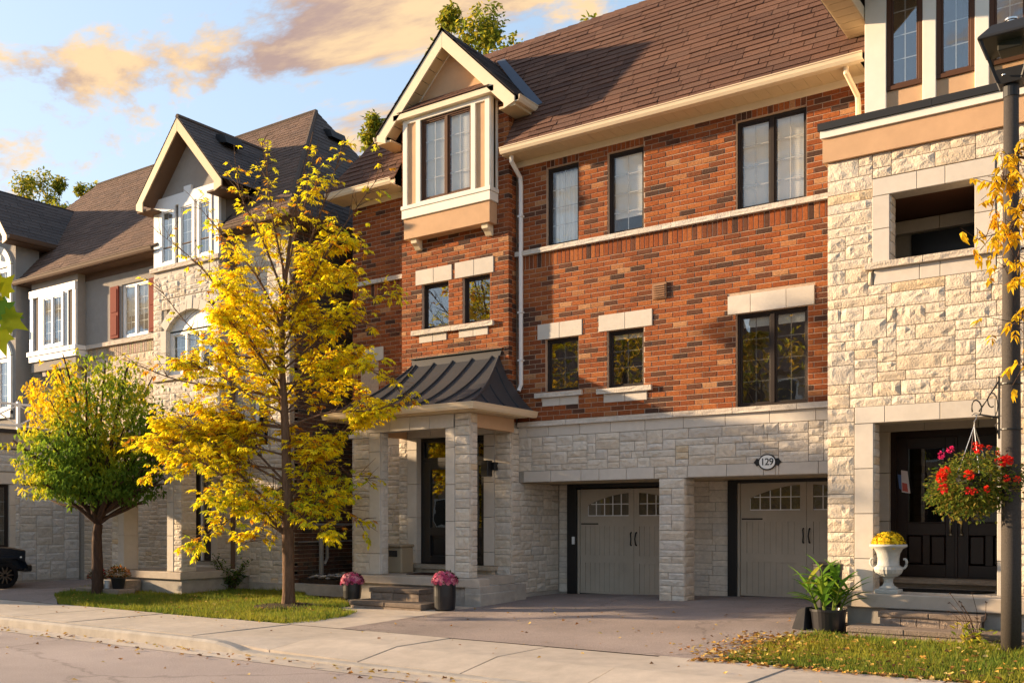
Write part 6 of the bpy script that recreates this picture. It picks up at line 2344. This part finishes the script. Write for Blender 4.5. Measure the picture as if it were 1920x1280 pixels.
# ================================================================== smaller things
def lamp_post():
    x, y = -1.61, -3.25
    z0 = gz(x, y) - .02
    t = thing('lamp_post', (x, y, z0), 'tall dark concrete lamp post with black four-sided lantern on the right lawn', 'lamp post')
    zt = 6.0
    MB().lathe([(.104, 0), (.102, 1.0), (.097, 2.5), (.088, 4.2), (.075, zt - z0)], (x, y, z0), 24).build('pole', 'lamp_pole', t, smooth=True)
    MB().lathe([(.082, 0), (.082, .12), (.07, .13)], (x, y, zt - .05), 20).build('collar', 'lamp_black', t, smooth=False)
    zb, zr, hw0, hw1 = 6.08, 6.545, .115, .265
    yoke = MB()
    yoke.add([(x - hw0, y - hw0, zb), (x + hw0, y - hw0, zb), (x + hw0, y + hw0, zb), (x - hw0, y + hw0, zb)] + [(x + sx * (hw0 + .05), y + sy * (hw0 + .05), zb + .14) for sx, sy in ((-1, -1), (1, -1), (1, 1), (-1, 1))],
             [(3, 2, 1, 0), (4, 5, 6, 7), (0, 1, 5, 4), (1, 2, 6, 5), (2, 3, 7, 6), (3, 0, 4, 7)])
    yoke.build('lantern_base', 'lamp_black', t)
    MB().lathe([(.0, 0), (.02, 0), (.02, .012), (0, .014)], (x - .05, y - .172, zb + .06), 10).build('bolt', 'chrome', t)
    for sx, sy in ((-1, -1), (1, -1), (1, 1), (-1, 1)):
        MB().tube([(x + sx * hw0, y + sy * hw0, zb + .02), (x + sx * hw1, y + sy * hw1, zr)], .018, 4).build('lantern_strut', 'lamp_black', t)
    for s in range(4):
        c = [(-1, -1), (1, -1), (1, 1), (-1, 1)]
        a_, b_ = c[s], c[(s + 1) % 4]
        f = .96
        MB().quad((x + a_[0] * (hw0 + .05) * f, y + a_[1] * (hw0 + .05) * f, zb + .14), (x + b_[0] * (hw0 + .05) * f, y + b_[1] * (hw0 + .05) * f, zb + .14), (x + b_[0] * hw1 * f, y + b_[1] * hw1 * f, zr), (x + a_[0] * hw1 * f, y + a_[1] * hw1 * f, zr)).build('lantern_pane', 'lamp_glass', t, fix=False)
    r = MB()
    q = [(-1, -1), (1, -1), (1, 1), (-1, 1)]
    r.add([(x + a_ * (hw1 + .03), y + b_ * (hw1 + .03), zr) for a_, b_ in q] + [(x + a_ * (hw1 + .03), y + b_ * (hw1 + .03), zr + .03) for a_, b_ in q] + [(x + a_ * .17, y + b_ * .17, zr + .18) for a_, b_ in q],
          [(3, 2, 1, 0), (0, 1, 5, 4), (1, 2, 6, 5), (2, 3, 7, 6), (3, 0, 4, 7), (4, 5, 9, 8), (5, 6, 10, 9), (6, 7, 11, 10), (7, 4, 8, 11), (8, 9, 10, 11)])
    r.build('lantern_roof', 'lamp_black', t, bevel=.008)
    MB().box(x - .12, x + .12, y - .12, y + .12, zr - .10, zr - .004).build('ballast_box', 'lamp_black', t, bevel=.01)
    MB().lathe([(.055, 0), (.055, .06), (.07, .065), (.07, .085), (.0, .095)], (x, y, zr + .18), 20).build('photocell', 'chrome', t, smooth=False)
    # bracket for the basket
    b = MB()
    bx = x - .115
    b.box(bx - .012, bx + .004, y - .025, y + .025, 2.21, 2.90)
    b.build('bracket', 'black_metal', t)
    s = MB()
    s.tube([(bx, y, 2.44), (-1.98, y - .02, 2.50)], .011, 6)
    s.tube([(bx, y, 2.86), (-1.93, y - .02, 2.52)], .009, 6)
    sp = [( -1.985 + .02 + .06 * math.cos(a_) * (1 - a_ / 9), y - .02, 2.56 + .09 * math.sin(a_)) for a_ in [i * .4 for i in range(-3, 10)]]
    s.tube(sp, .008, 6)
    sp = [(bx - .07 + .05 * math.cos(a_), y, 2.58 + .11 * math.sin(a_) + .02 * a_) for a_ in [i * .45 for i in range(-4, 12)]]
    s.tube(sp, .007, 6)
    s.tube([(bx, y, 2.40), (bx - .04, y, 2.36), (bx - .01, y, 2.25)], .009, 6)
    s.build('bracket_scroll', 'black_metal', t, smooth=True)
    for zz in (2.30, 2.80):
        MB().lathe([(.109, 0), (.114, 0), (.114, .015), (.109, .015)], (x, y, zz), 24).build('strap', 'black_metal', t)


lamp_post()


def basket():
    rng = random.Random(12)
    c = Vector((-1.985, -3.28, 1.74))
    t = thing('hanging_basket', (c.x, c.y, c.z - .4), 'hanging basket overflowing with red geraniums on the lamp post bracket', 'hanging basket')
    MB().lathe([(.06, -.18), (.14, -.12), (.18, 0), (.19, .08), (.17, .09)], tuple(c), 18).build('pot', 'black_plastic', t)
    w = MB()
    top = Vector((-1.98, -3.27, 2.36))
    for a_ in range(4):
        w.tube([top, c + Vector((math.cos(a_ * 1.571 + .5) * .17, math.sin(a_ * 1.571 + .5) * .17, .09))], .005, 5)
    w.tube([top, top + Vector((0, 0, .05)), top + Vector((.02, 0, .08)), top + Vector((.03, 0, .11)), top + Vector((.0, 0, .14)), top + Vector((-.025, 0, .12))], .007, 6)
    w.build('wire_hanger', 'chrome', t)
    lv, fl = MB(), MB()
    GR = [(.10, .16, .025), (.15, .19, .028), (.24, .24, .035), (.07, .12, .022), (.30, .22, .045), (.20, .24, .03)]
    for i in range(4200):
        d = Vector((rng.gauss(0, 1), rng.gauss(0, 1), rng.gauss(0, .85))).normalized()
        r = rng.uniform(.55, 1.0) * (1 + .28 * noise.noise(d * 2.3))
        p = c + Vector((d.x * .51 * r, d.y * .44 * r, d.z * .37 * r - .02 + .05 * (d.x)))
        if rng.random() < .5:
            p.z -= .05 * abs(rng.gauss(0, 1))
        leaf(lv, p, d * .6 + Vector((rng.uniform(-1, 1), rng.uniform(-1, 1), rng.uniform(-.8, .3))), rng.uniform(.028, .065), rng.uniform(.022, .05), rng.choice(GR), rng)
    heads = []
    for i in range(20):
        d = Vector((rng.gauss(0, 1), rng.gauss(0, 1) - .7, rng.gauss(.15, .8))).normalized()
        heads.append((c + Vector((d.x * .50, d.y * .46, d.z * .44)), d, rng.choice((.025, .035, .05)), rng.choice(((.75, .03, .015), (.80, .06, .02), (.65, .02, .02)))))
    for p, d in ((Vector((-.30, -.2, .30)), 0), (Vector((-.22, -.1, .36)), 0)):
        heads.append((c + p, Vector((0, -1, .5)).normalized(), .04, (.70, .03, .18)))
    for p, d, r, col in heads:
        for k in range(int(700 * r) + 6):
            e_ = Vector((rng.gauss(0, 1), rng.gauss(0, 1), rng.gauss(0, 1))).normalized()
            f = rng.uniform(.8, 1.2)
            leaf(fl, p + e_ * r * .6, e_ + Vector((rng.uniform(-.4, .4), rng.uniform(-.4, .4), rng.uniform(-.4, .4))), r * .75, r * .7, tuple(q * f for q in col), rng)
    lv.build('foliage', 'leaf', t, fix=False)
    fl.build('blossom', 'petal', t, fix=False)


basket()


def mum_pot(name, loc, r, h, label, cols, dome, seed, flare=1.0, group=None, n=150):
    """chrysanthemum: a dome of small ray flowers in a pot"""
    rng = random.Random(seed)
    t = thing(name, loc, label, 'flower pot', group)
    MB().lathe([(r * .86, 0), (r * .93, .02), (r * flare, h * .5), (r * flare, h - .03), (r * 1.05 * flare, h - .028), (r * 1.05 * flare, h), (r * .95, h), (r * .9, h - .05)], loc, 28).build('pot', 'black_plastic', t, smooth=False)
    mum(t, Vector(loc) + Vector((0, 0, h)), dome, cols, rng, n)
    return t


def mum(t, top, R, cols, rng, n, fs=.030):
    lv, fl = MB(), MB()
    for i in range(700):
        d = Vector((rng.gauss(0, 1), rng.gauss(0, 1), abs(rng.gauss(0, .8)))).normalized()
        p = top + Vector((d.x * R, d.y * R, d.z * R * .85)) * rng.uniform(.6, .95)
        leaf(lv, p, d + Vector((rng.uniform(-1, 1), rng.uniform(-1, 1), -.2)), .05, .03, rng.choice(((.03, .06, .015), (.05, .08, .02), (.02, .04, .012))), rng)
    k = 0
    while k < n:
        # even spiral over the dome
        u = (k + .5) / n
        ph = k * 2.39996
        ct = 1 - u * 1.12
        stt = math.sqrt(max(0, 1 - ct * ct))
        d = Vector((math.cos(ph) * stt, math.sin(ph) * stt, ct))
        d = (d + Vector((rng.gauss(0, .05), rng.gauss(0, .05), rng.gauss(0, .05)))).normalized()
        c = top + Vector((d.x * R, d.y * R, d.z * R * .82)) * rng.uniform(.94, 1.06)
        col = rng.choice(cols)
        a_ = d.cross(Vector((.3, .2, 1))).normalized()
        b_ = d.cross(a_)
        m = 9
        rr = fs * rng.uniform(.8, 1.2)
        for q in range(m):
            w0, w1 = 6.283 * q / m, 6.283 * (q + .8) / m
            e0, e1 = a_ * math.cos(w0) + b_ * math.sin(w0), a_ * math.cos(w1) + b_ * math.sin(w1)
            f = rng.uniform(.8, 1.15)
            fl.add([c + d * .004, c + e0 * rr + d * rng.uniform(-.004, .008), c + e1 * rr + d * rng.uniform(-.004, .008)], [(0, 1, 2)], tuple(v * f for v in col))
        k += 1
    lv.build('foliage', 'leaf', t, fix=False)
    fl.build('blossom', 'petal', t, fix=False)


PK = [(.62, .10, .20), (.70, .20, .30), (.50, .06, .16), (.75, .32, .40), (.58, .09, .24)]
g_ = gz(-10.2, -2.45)
mum_pot('flower_pot', (-12.28, -2.50, -.079), .165, .30, 'black pot of pink mums standing on the lower porch step', PK, .20, 1, group='black pots of pink mums flanking the steps', n=170)
mum_pot('flower_pot', (-10.17, -2.5, g_ + .01), .185, .47, 'tall black pot of pink mums on the ground right of the porch steps', PK, .215, 2, group='black pots of pink mums flanking the steps', n=190)


def urn():
    rng = random.Random(9)
    loc = (-3.21, -2.0, .366)
    t = thing('stone_urn', loc, 'weathered grey stone urn with yellow mums on the right-hand porch', 'urn')
    base = MB().box(loc[0] - .145, loc[0] + .145, loc[1] - .145, loc[1] + .145, loc[2], loc[2] + .055)
    base.build('plinth', 'urn_stone', t, bevel=.008)
    MB().lathe([(.115, .055), (.12, .07), (.075, .10), (.055, .14), (.058, .18), (.075, .20), (.05, .21)], loc, 24).build('foot', 'urn_stone', t, smooth=False)
    # gadrooned bowl
    MB().lathe([(.05, .20), (.11, .22), (.155, .26), (.175, .31), (.165, .345)], loc, 48, wob=lambda a_, z: 1 + .035 * abs(math.sin(a_ * 10))).build('bowl', 'urn_stone', t, smooth=False)
    MB().lathe([(.16, .345), (.135, .37), (.132, .45), (.145, .52), (.175, .575), (.225, .60), (.235, .615), (.225, .635), (.18, .635), (.16, .60)], loc, 32).build('body', 'urn_stone', t, smooth=True)
    for s in (-1, 1):
        P = [Vector(loc) + Vector((s * q, 0, z)) for q, z in ((.155, .32), (.20, .335), (.225, .39), (.215, .44), (.185, .445))]
        MB().tube(smooth_path(P, 4), .016, 7).build('handle', 'urn_stone', t, smooth=True)
    mum(t, Vector(loc) + Vector((0, 0, .63)), .195, [(.85, .56, .012), (.90, .66, .02), (.80, .48, .01)], rng, 210, fs=.028)


urn()


def ginger():
    rng = random.Random(17)
    x, y = -3.82, -2.55
    z = gz(x, y)
    t = thing('ginger_plant', (x, y, z), 'broad-leaved green ginger plant in a low black tub beside the right porch', 'potted plant')
    MB().lathe([(.18, 0), (.20, .02), (.222, .25), (.235, .25), (.235, .28), (.215, .28), (.20, .22)], (x, y, z), 30).build('pot', 'black_plastic', t)
    b = Vector((x, y, z + .22))
    st, lv = MB(), MB()
    stems = [(-.02, -.12, .62, 0), (-.16, -.05, .42, 2.9), (.12, -.1, .40, .2), (.06, .05, .55, .8), (-.10, .08, .5, 2.2), (.16, .04, .34, -.2), (-.18, .06, .34, 3.3), (0, -.16, .33, -1.5)]

    def blade(p, d, L, w, col):
        d = d.normalized()
        s = d.cross(Vector((0, 0, 1)))
        if s.length < .05:
            s = RT.copy()
        s.normalize()
        n = 6
        q = len(lv.v)
        pos = p.copy()
        for i in range(n + 1):
            u = i / n
            ww = w * math.sin(math.pi * (u * .92 + .06)) ** .8
            up = s.cross(d)
            lv.v += [tuple(pos - s * ww + up * ww * .25), tuple(pos), tuple(pos + s * ww + up * ww * .25)]
            f = 1.0
            lv.c += [col, tuple(c * 1.35 for c in col), col]
            pos = pos + d * L / n
            d = (d + Vector((0, 0, -.13))).normalized()
        for i in range(n):
            a_ = q + i * 3
            lv.f += [(a_, a_ + 1, a_ + 4, a_ + 3), (a_ + 1, a_ + 2, a_ + 5, a_ + 4)]
    for dx, dy, h, az in stems:
        p0 = b + Vector((dx * .7, dy * .7, -.02))
        p1 = p0 + Vector((dx * .8, dy * .8, h * .9))
        st.tube([p0, p0.lerp(p1, .5), p1], [.014, .013, .010], 7)
        k = 8
        for i in range(k):
            u = .35 + .65 * i / (k - 1)
            a_ = az + (i % 2) * math.pi + rng.uniform(-.6, .6)
            d = RT * math.cos(a_) * .8 + DP * math.sin(a_) * .6 + Vector((0, 0, rng.uniform(.35, 1.0) + (.5 if i >= k - 2 else 0)))
            blade(p0.lerp(p1, u), d, rng.uniform(.26, .40), rng.uniform(.035, .055), rng.choice(((.10, .22, .025), (.14, .28, .03), (.08, .17, .02), (.22, .33, .03), (.30, .30, .03) if rng.random() < .3 else (.11, .22, .025))))
    st.build('stem', 'leaf', t)
    st_o = t.children[-1]
    st_o.data.attributes['col'].data.foreach_set('color', [.22, .30, .05, 1] * len(st_o.data.vertices))
    lv.build('foliage', 'leaf', t, fix=False)


ginger()

# black bin and splash tray behind the ginger
bin_ = thing('black_bin', (-4.05, -2.2, gz(-4.05, -2.2)), 'black plastic bin half hidden behind the ginger plant', 'bin')
zb_ = gz(-4.05, -2.2)
MB().lathe([(.15, 0), (.16, .02), (.19, .74), (.20, .745), (.20, .79), (.18, .79), (.175, .70)], (-3.96, -2.12, zb_), 24).build('bin_body', 'black_plastic', bin_)
MB().lathe([(.20, 0), (.205, .01), (.205, .03), (.12, .05), (.0, .055)][:-1], (-3.96, -2.12, zb_ + .79), 24).build('bin_lid', 'black_plastic', bin_)
tr_ = MB().add([(-4.28, -2.62, gz(-4.2, -2.6) + .0), (-4.08, -2.72, gz(-4.2, -2.6)), (-4.05, -2.45, gz(-4.2, -2.6)), (-4.22, -2.4, gz(-4.2, -2.6)),
                (-4.20, -2.60, gz(-4.2, -2.6) + .26), (-4.07, -2.68, gz(-4.2, -2.6) + .30), (-4.05, -2.45, gz(-4.2, -2.6) + .30), (-4.18, -2.42, gz(-4.2, -2.6) + .26)],
               [(3, 2, 1, 0), (4, 5, 6, 7), (0, 1, 5, 4), (1, 2, 6, 5), (2, 3, 7, 6), (3, 0, 4, 7)]).build('rain_diverter', 'dark_plastic', None, bevel=.01)
tag(tr_, 'dark grey wedge-shaped plastic box left of the ginger tub', 'box')

# door mats
m1 = MB().box(-12.1, -11.2, -1.25, -.72, .306, .322).build('door_mat', 'mat_brown', None, bevel=.004)
tag(m1, 'dark brown flat mat before the black front door', 'door mat')
mb = MB()
n = 18
pts = [(-2.70 + .62 * math.cos(math.pi + math.pi * i / n), -1.15 + .55 * math.sin(math.pi + math.pi * i / n)) for i in range(n + 1)]
k = len(pts)
mb.add([(p[0], p[1], .366) for p in pts] + [(p[0], p[1], .388) for p in pts], [tuple(range(k))[::-1], tuple(range(k, 2 * k))] + [(i, (i + 1) % k, (i + 1) % k + k, i + k) for i in range(k)])
m2 = mb.build('door_mat', 'mat_black', None)
tag(m2, 'half-round black mat before the dark double door', 'door mat')

# parcel box on the porch
pb = thing('parcel_box', (-12.62, -.9, .305), 'beige plastic delivery box with a black slot on the brick house porch', 'box')
MB().box(-12.83, -12.42, -1.02, -.66, .305, .80).build('box_body', 'box_tan', pb, bevel=.02)
MB().box(-12.85, -12.40, -1.05, -.64, .801, .86).build('box_lid', 'box_tan', pb, bevel=.02)
MB().box(-12.74, -12.52, -1.03, -1.021, .62, .74).build('slot', 'black_plastic', pb, bevel=.004)

# wall lantern
wl = thing('wall_lantern', (-10.72, -.3, 2.3), 'black box-shaped wall lantern on the stone right of the porch door', 'wall lamp')
MB().box(-10.90, -10.74, -.52, -.36, 2.14, 2.44).build('lamp_body', 'black_metal', wl, bevel=.008)
MB().box(-10.78, -10.66, -.40, -.29, 2.26, 2.41).build('arm', 'black_metal', wl, bevel=.006)
MB().box(-10.885, -10.755, -.505, -.375, 2.132, 2.139).build('lens', 'muntin', wl)


def plaque():
    c = (-5.55, 2.247)
    F = FY(-.02)
    t = thing('house_number', (c[0], -.03, c[1]), 'oval white house number plaque with black rim reading 129 above the garage', 'house number')
    n = 32
    ell = lambda a_, b_: [(c[0] + a_ * math.cos(6.2832 * i / n), c[1] + b_ * math.sin(6.2832 * i / n)) for i in range(n)]
    rim = MB().prism(F, ell(.150, .130), .0, .02)
    for s in (-1, 1):
        P = [(c[0] + s * .14, c[1] - .05), (c[0] + s * .18, c[1] - .062), (c[0] + s * .20, c[1] - .03), (c[0] + s * .23, c[1]), (c[0] + s * .20, c[1] + .03), (c[0] + s * .18, c[1] + .062), (c[0] + s * .14, c[1] + .05)]
        rim.prism(F, P if s > 0 else P[::-1], .0, .016)
    rim.build('rim', 'black_metal', t, bevel=.003)
    MB().prism(F, ell(.130, .110), .02, .024).build('plate', 'plaque_white', t)
    cu = bpy.data.curves.new('number', 'FONT')
    cu.body = '129'
    cu.size = .155
    cu.extrude = .002
    cu.align_x = 'CENTER'
    cu.align_y = 'CENTER'
    cu.space_character = .92
    cu.offset = .0015
    cu.materials.append(MATS['black_metal'])
    tmp = bpy.data.objects.new('number', cu)
    COL.objects.link(tmp)
    me = bpy.data.meshes.new_from_object(tmp.evaluated_get(bpy.context.evaluated_depsgraph_get()))
    bpy.data.objects.remove(tmp)
    me.transform(Matrix.Translation((c[0], -.02 - .0265, c[1])) @ Matrix.Rotation(rad(90), 4, 'X'))
    link('number', me, t)


plaque()

# flyers tucked in the door
fy_ = MB()
fy_.add([(-3.46, -.36, 1.78), (-3.36, -.37, 1.70), (-3.40, -.37, 1.96), (-3.48, -.36, 1.98)], [(0, 1, 2, 3)], (.12, .20, .42))
fy_.add([(-3.42, -.375, 1.72), (-3.30, -.38, 1.70), (-3.34, -.38, 2.02), (-3.43, -.375, 2.04)], [(0, 1, 2, 3)], (.70, .62, .62))
fy_.add([(-3.41, -.378, 1.74), (-3.33, -.382, 1.72), (-3.345, -.382, 1.84), (-3.415, -.378, 1.86)], [(0, 1, 2, 3)], (.55, .12, .10))
ft = fy_.build('door_flyer', 'paper', None, fix=False)
tag(ft, 'folded blue and white paper flyers stuck in the dark double door', 'flyer')


# ---- pots by the left house
def small_pot(loc, label, cols, seed, grp):
    rng = random.Random(seed)
    t = thing('flower_pot', loc, label, 'flower pot', grp)
    MB().lathe([(.11, 0), (.15, .22), (.16, .22), (.16, .25), (.14, .25)], loc, 20).build('pot', 'black_plastic', t)
    lv, fl = MB(), MB()
    b = Vector(loc) + Vector((0, 0, .25))
    for i in range(500):
        d = Vector((rng.gauss(0, 1), rng.gauss(0, 1), abs(rng.gauss(0, .8)))).normalized()
        leaf(lv, b + Vector((d.x * .25, d.y * .2, d.z * .22)) * rng.uniform(.4, 1.1), d + Vector((0, 0, -.3)), .05, .03, rng.choice(((.10, .10, .02), (.16, .10, .03), (.20, .09, .03), (.07, .09, .02))), rng)
    for i in range(90):
        d = Vector((rng.gauss(.5, 1), rng.gauss(0, 1), abs(rng.gauss(0, .8)))).normalized()
        leaf(fl, b + Vector((d.x * .26, d.y * .2, d.z * .2)), d, .05, .045, rng.choice(cols), rng)
    lv.build('foliage', 'leaf', t, fix=False)
    fl.build('blossom', 'petal', t, fix=False)


small_pot((-20.0, -2.55, gz(-20, -2.55)), 'black pot of red flowers left of the far porch steps', [(.6, .03, .05), (.5, .04, .03)], 61, 'pots at the far porch')
small_pot((-18.35, -3.15, -.10), 'black pot of rusty flowers on the far porch step', [(.45, .16, .04), (.5, .2, .05)], 62, 'pots at the far porch')
for i, (x_, lb) in enumerate(((-18.85, 'small white pot on the far porch step, left of its pair'), (-18.68, 'small white pot on the far porch step, right one nearer the black pot'))):
    o = MB().lathe([(.05, 0), (.07, .15), (.075, .15), (.075, .17), (.06, .17)], (x_, -3.2, -.10), 16).build('white_pot', 'white_pot', None)
    tag(o, lb, 'pot', 'white pots at the far porch')


def weeds():
    rng = random.Random(33)
    x, y = -2.0, -2.95
    t = thing('garden_weed', (x, y, gz(x, y)), 'wilting yellow-green plant with dry seed stalks before the right porch steps', 'plant')
    st, lv = MB(), MB()
    b = Vector((x, y, gz(x, y)))
    for i in range(9):
        e_ = b + Vector((rng.uniform(-.30, .12), rng.uniform(-.1, .1), rng.uniform(.25, .68)))
        st.tube([b, b.lerp(e_, .6) + Vector((.03, 0, .03)), e_], [.006, .004, .003], 4)
        for q in range(5):
            leaf(st, e_ + Vector((0, 0, -.01)), Vector((rng.uniform(-1, 1), rng.uniform(-1, 1), rng.uniform(-.3, 1))), .03, .02, (1, 1, 1), rng)
    for i in range(60):
        p = b + Vector((rng.gauss(-.05, .12), rng.gauss(0, .08), abs(rng.gauss(.05, .12))))
        leaf(lv, p, Vector((rng.uniform(-1, 1), rng.uniform(-1, 1), rng.uniform(-.6, .6))), rng.uniform(.08, .15), .05, rng.choice(((.45, .42, .05), (.30, .36, .04), (.20, .28, .03), (.55, .45, .06))), rng)
    st.build('stem', 'dark_bark', t)
    lv.build('foliage', 'leaf', t, fix=False)


weeds()


def car():
    """dark off-roader parked nose-in on the side driveway; only its front wheel and wing are in view"""
    t = thing('parked_car', (-22.6, -5.2, -.215), 'dark navy off-road car with flared wing at the left edge by the stone wall', 'car')
    g = -.215
    x0, x1 = -23.46, -21.95          # side faces
    yn = -3.08                        # nose
    F = FX(x1 - .12)
    body = [(yn + .0, g + .42), (yn + .02, g + .86), (yn - .35, g + .93), (yn - 1.15, g + .98), (yn - 1.45, g + 1.0), (yn - 1.75, g + 1.52), (yn - 3.5, g + 1.55), (yn - 3.75, g + 1.1), (yn - 3.8, g + .40), (yn - 3.2, g + .34), (yn - .9, g + .34)]
    MB().prism(F, body, -1.25, 0).build('body', 'car_paint', t, bevel=.03)
    MB().prism(FX(x1 - .119), [(yn - 1.72, g + 1.04), (yn - 2.0, g + 1.46), (yn - 2.7, g + 1.47), (yn - 2.7, g + 1.04)], 0, .006).build('side_window', 'glass_dark', t)
    for s, xx in ((1, x1), (-1, x0)):
        for yy in (yn - .52, yn - 3.05):
            r = .30
            wl_ = MB()
            n = 28
            prof = [(.20, -.10), (.27, -.11), (.298, -.09), (.30, 0), (.298, .09), (.27, .11), (.20, .10)]
            base = len(wl_.v)
            for rr, d in prof:
                for k in range(n):
                    a_ = 6.2832 * k / n
                    wl_.v.append((xx - s * .12 + d, yy + rr * math.cos(a_), g + .30 + rr * math.sin(a_)))
                    wl_.c.append((1, 1, 1))
            for i in range(len(prof) - 1):
                for k in range(n):
                    wl_.f.append((i * n + k, i * n + (k + 1) % n, (i + 1) * n + (k + 1) % n, (i + 1) * n + k))
            w = wl_.build('wheel', 'tyre', t, smooth=True)
            rm = MB()
            Fw = (lambda a_, b_, nn, X=xx - s * .12, s=s: (X + s * nn, a_, b_))
            for k in range(10):
                a_ = 6.2832 * k / 10
                c_, s_ = math.cos(a_), math.sin(a_)
                P = [(yy + c_ * .03 - s_ * .018, g + .30 + s_ * .03 + c_ * .018), (yy + c_ * .03 + s_ * .018, g + .30 + s_ * .03 - c_ * .018), (yy + c_ * .20 + s_ * .012, g + .30 + s_ * .20 - c_ * .012), (yy + c_ * .20 - s_ * .012, g + .30 + s_ * .20 + c_ * .012)]
                rm.prism(Fw, P, .04, .075)
            ring = [(yy + .205 * math.cos(6.2832 * k / 28), g + .30 + .205 * math.sin(6.2832 * k / 28)) for k in range(28)]
            rm.build('rim', 'rim', w)
            MB().prism(Fw, ring, .0, .02).build('brake_disc', 'tyre', w)
            # flared wing over the wheel
            fl = MB()
            path = [(yy + .50, g + .50), (yy + .42, g + .66), (yy + .22, g + .74), (yy - .20, g + .74), (yy - .42, g + .62), (yy - .55, g + .40)]
            for a_, b_ in zip(path[:-1], path[1:]):
                X0, X1 = (xx - s * .26, xx + s * .03)
                fl.add([(X0, a_[0], a_[1]), (X1, a_[0], a_[1] - .02), (X1, b_[0], b_[1] - .02), (X0, b_[0], b_[1]), (X0, a_[0], a_[1] - .05), (X1, a_[0], a_[1] - .07), (X1, b_[0], b_[1] - .07), (X0, b_[0], b_[1] - .05)],
                       [(0, 1, 2, 3), (4, 7, 6, 5), (0, 4, 5, 1), (1, 5, 6, 2), (2, 6, 7, 3), (3, 7, 4, 0)])
            fl.build('wing', 'car_paint', t)
    MB().box(x0 + .1, x1 - .1, yn - .02, yn + .16, g + .36, g + .52).build('bumper', 'black_plastic', t, bevel=.03)
    for xx in (x0 + .35, x1 - .4):
        MB().add([], []).tube([(xx, yn, g + .72), (xx, yn + .04, g + .72)], .09, 16).build('headlight', 'headlight', t)
    MB().tube([(x1 - .01, yn - .18, g + .70), (x1 + .015, yn - .18, g + .70)], .02, 10).build('side_marker', 'headlight', t)


car()

# ================================================================== across the street, seen only in the window panes
def copy_tree(o, loc, label, group):
    c = o.copy()
    COL.objects.link(c)
    c.location = loc
    c['label'], c['group'] = label, group
    for ch in o.children:
        d = ch.copy()
        COL.objects.link(d)
        d.parent = c
        d.matrix_parent_inverse = ch.matrix_parent_inverse.copy()
    return c


SHADE_Y = 3.0                        # the first house stands a little forward


def opposite():
    rng = random.Random(88)
    YL = [(.70, .42, .02), (.60, .38, .02), (.45, .36, .03), (.28, .28, .03)]
    for i, (x, y, h, r) in enumerate(((-13.5, -20.5, 9.0, 2.8), (-19.5, -21, 10.5, 3.0), (-25.5, -20.5, 10, 3.0), (-32, -21, 10.5, 3.0))):
        far_tree((x, y, -.4), h, r, 'yellow street tree across the road, %s of its row, mirrored in window panes' % ('first', 'second', 'third', 'fourth')[i], 120 + i, YL, shape='round', n=4200, size=.30, low=.25, group='street trees across the road', name='street_tree')
    for i, (x0, x1, m) in enumerate(((-52.5, -43.0, 'tan_stucco'), (-40.5, -30.5, 'mortar'), (-28.5, -18.5, 'tan_stucco'), (-16.5, -7.0, 'mortar'))):
        yo = SHADE_Y if i == 0 else 0
        t = thing('terrace_house', ((x0 + x1) / 2, -30 + yo, -.4), 'three-storey townhouse across the road, %s of the row, seen in window panes' % ('first', 'second', 'third', 'fourth')[i], 'house', 'houses across the road')
        MB().box(x0, x1, -38 + yo, -28 + yo, -.4, 8.2).build('wall', m, t)
        MB().add([(x0 - .3, -27.6 + yo, 8.1), (x1 + .3, -27.6 + yo, 8.1), (x1 + .3, -29 + yo, 11.9), (x0 - .3, -29 + yo, 11.9), (x0 - .3, -38.4 + yo, 8.1), (x1 + .3, -38.4 + yo, 8.1)], [(0, 1, 2, 3), (3, 2, 5, 4), (0, 3, 4), (1, 5, 2)]).build('roof', 'far_roof', t, fix=False)
        for z in (1.0, 3.8, 6.2):
            for k in range(4):
                xx = x0 + 1 + k * (x1 - x0 - 2) / 3.6
                f = MB().box(xx, xx + 1.1, -28.0 + yo, -27.95 + yo, z, z + 1.5).build('window', 'white_paint', t)
                MB().box(xx + .1, xx + 1.0, -27.949 + yo, -27.94 + yo, z + .1, z + 1.4).build('pane', 'black_door', f)


opposite()
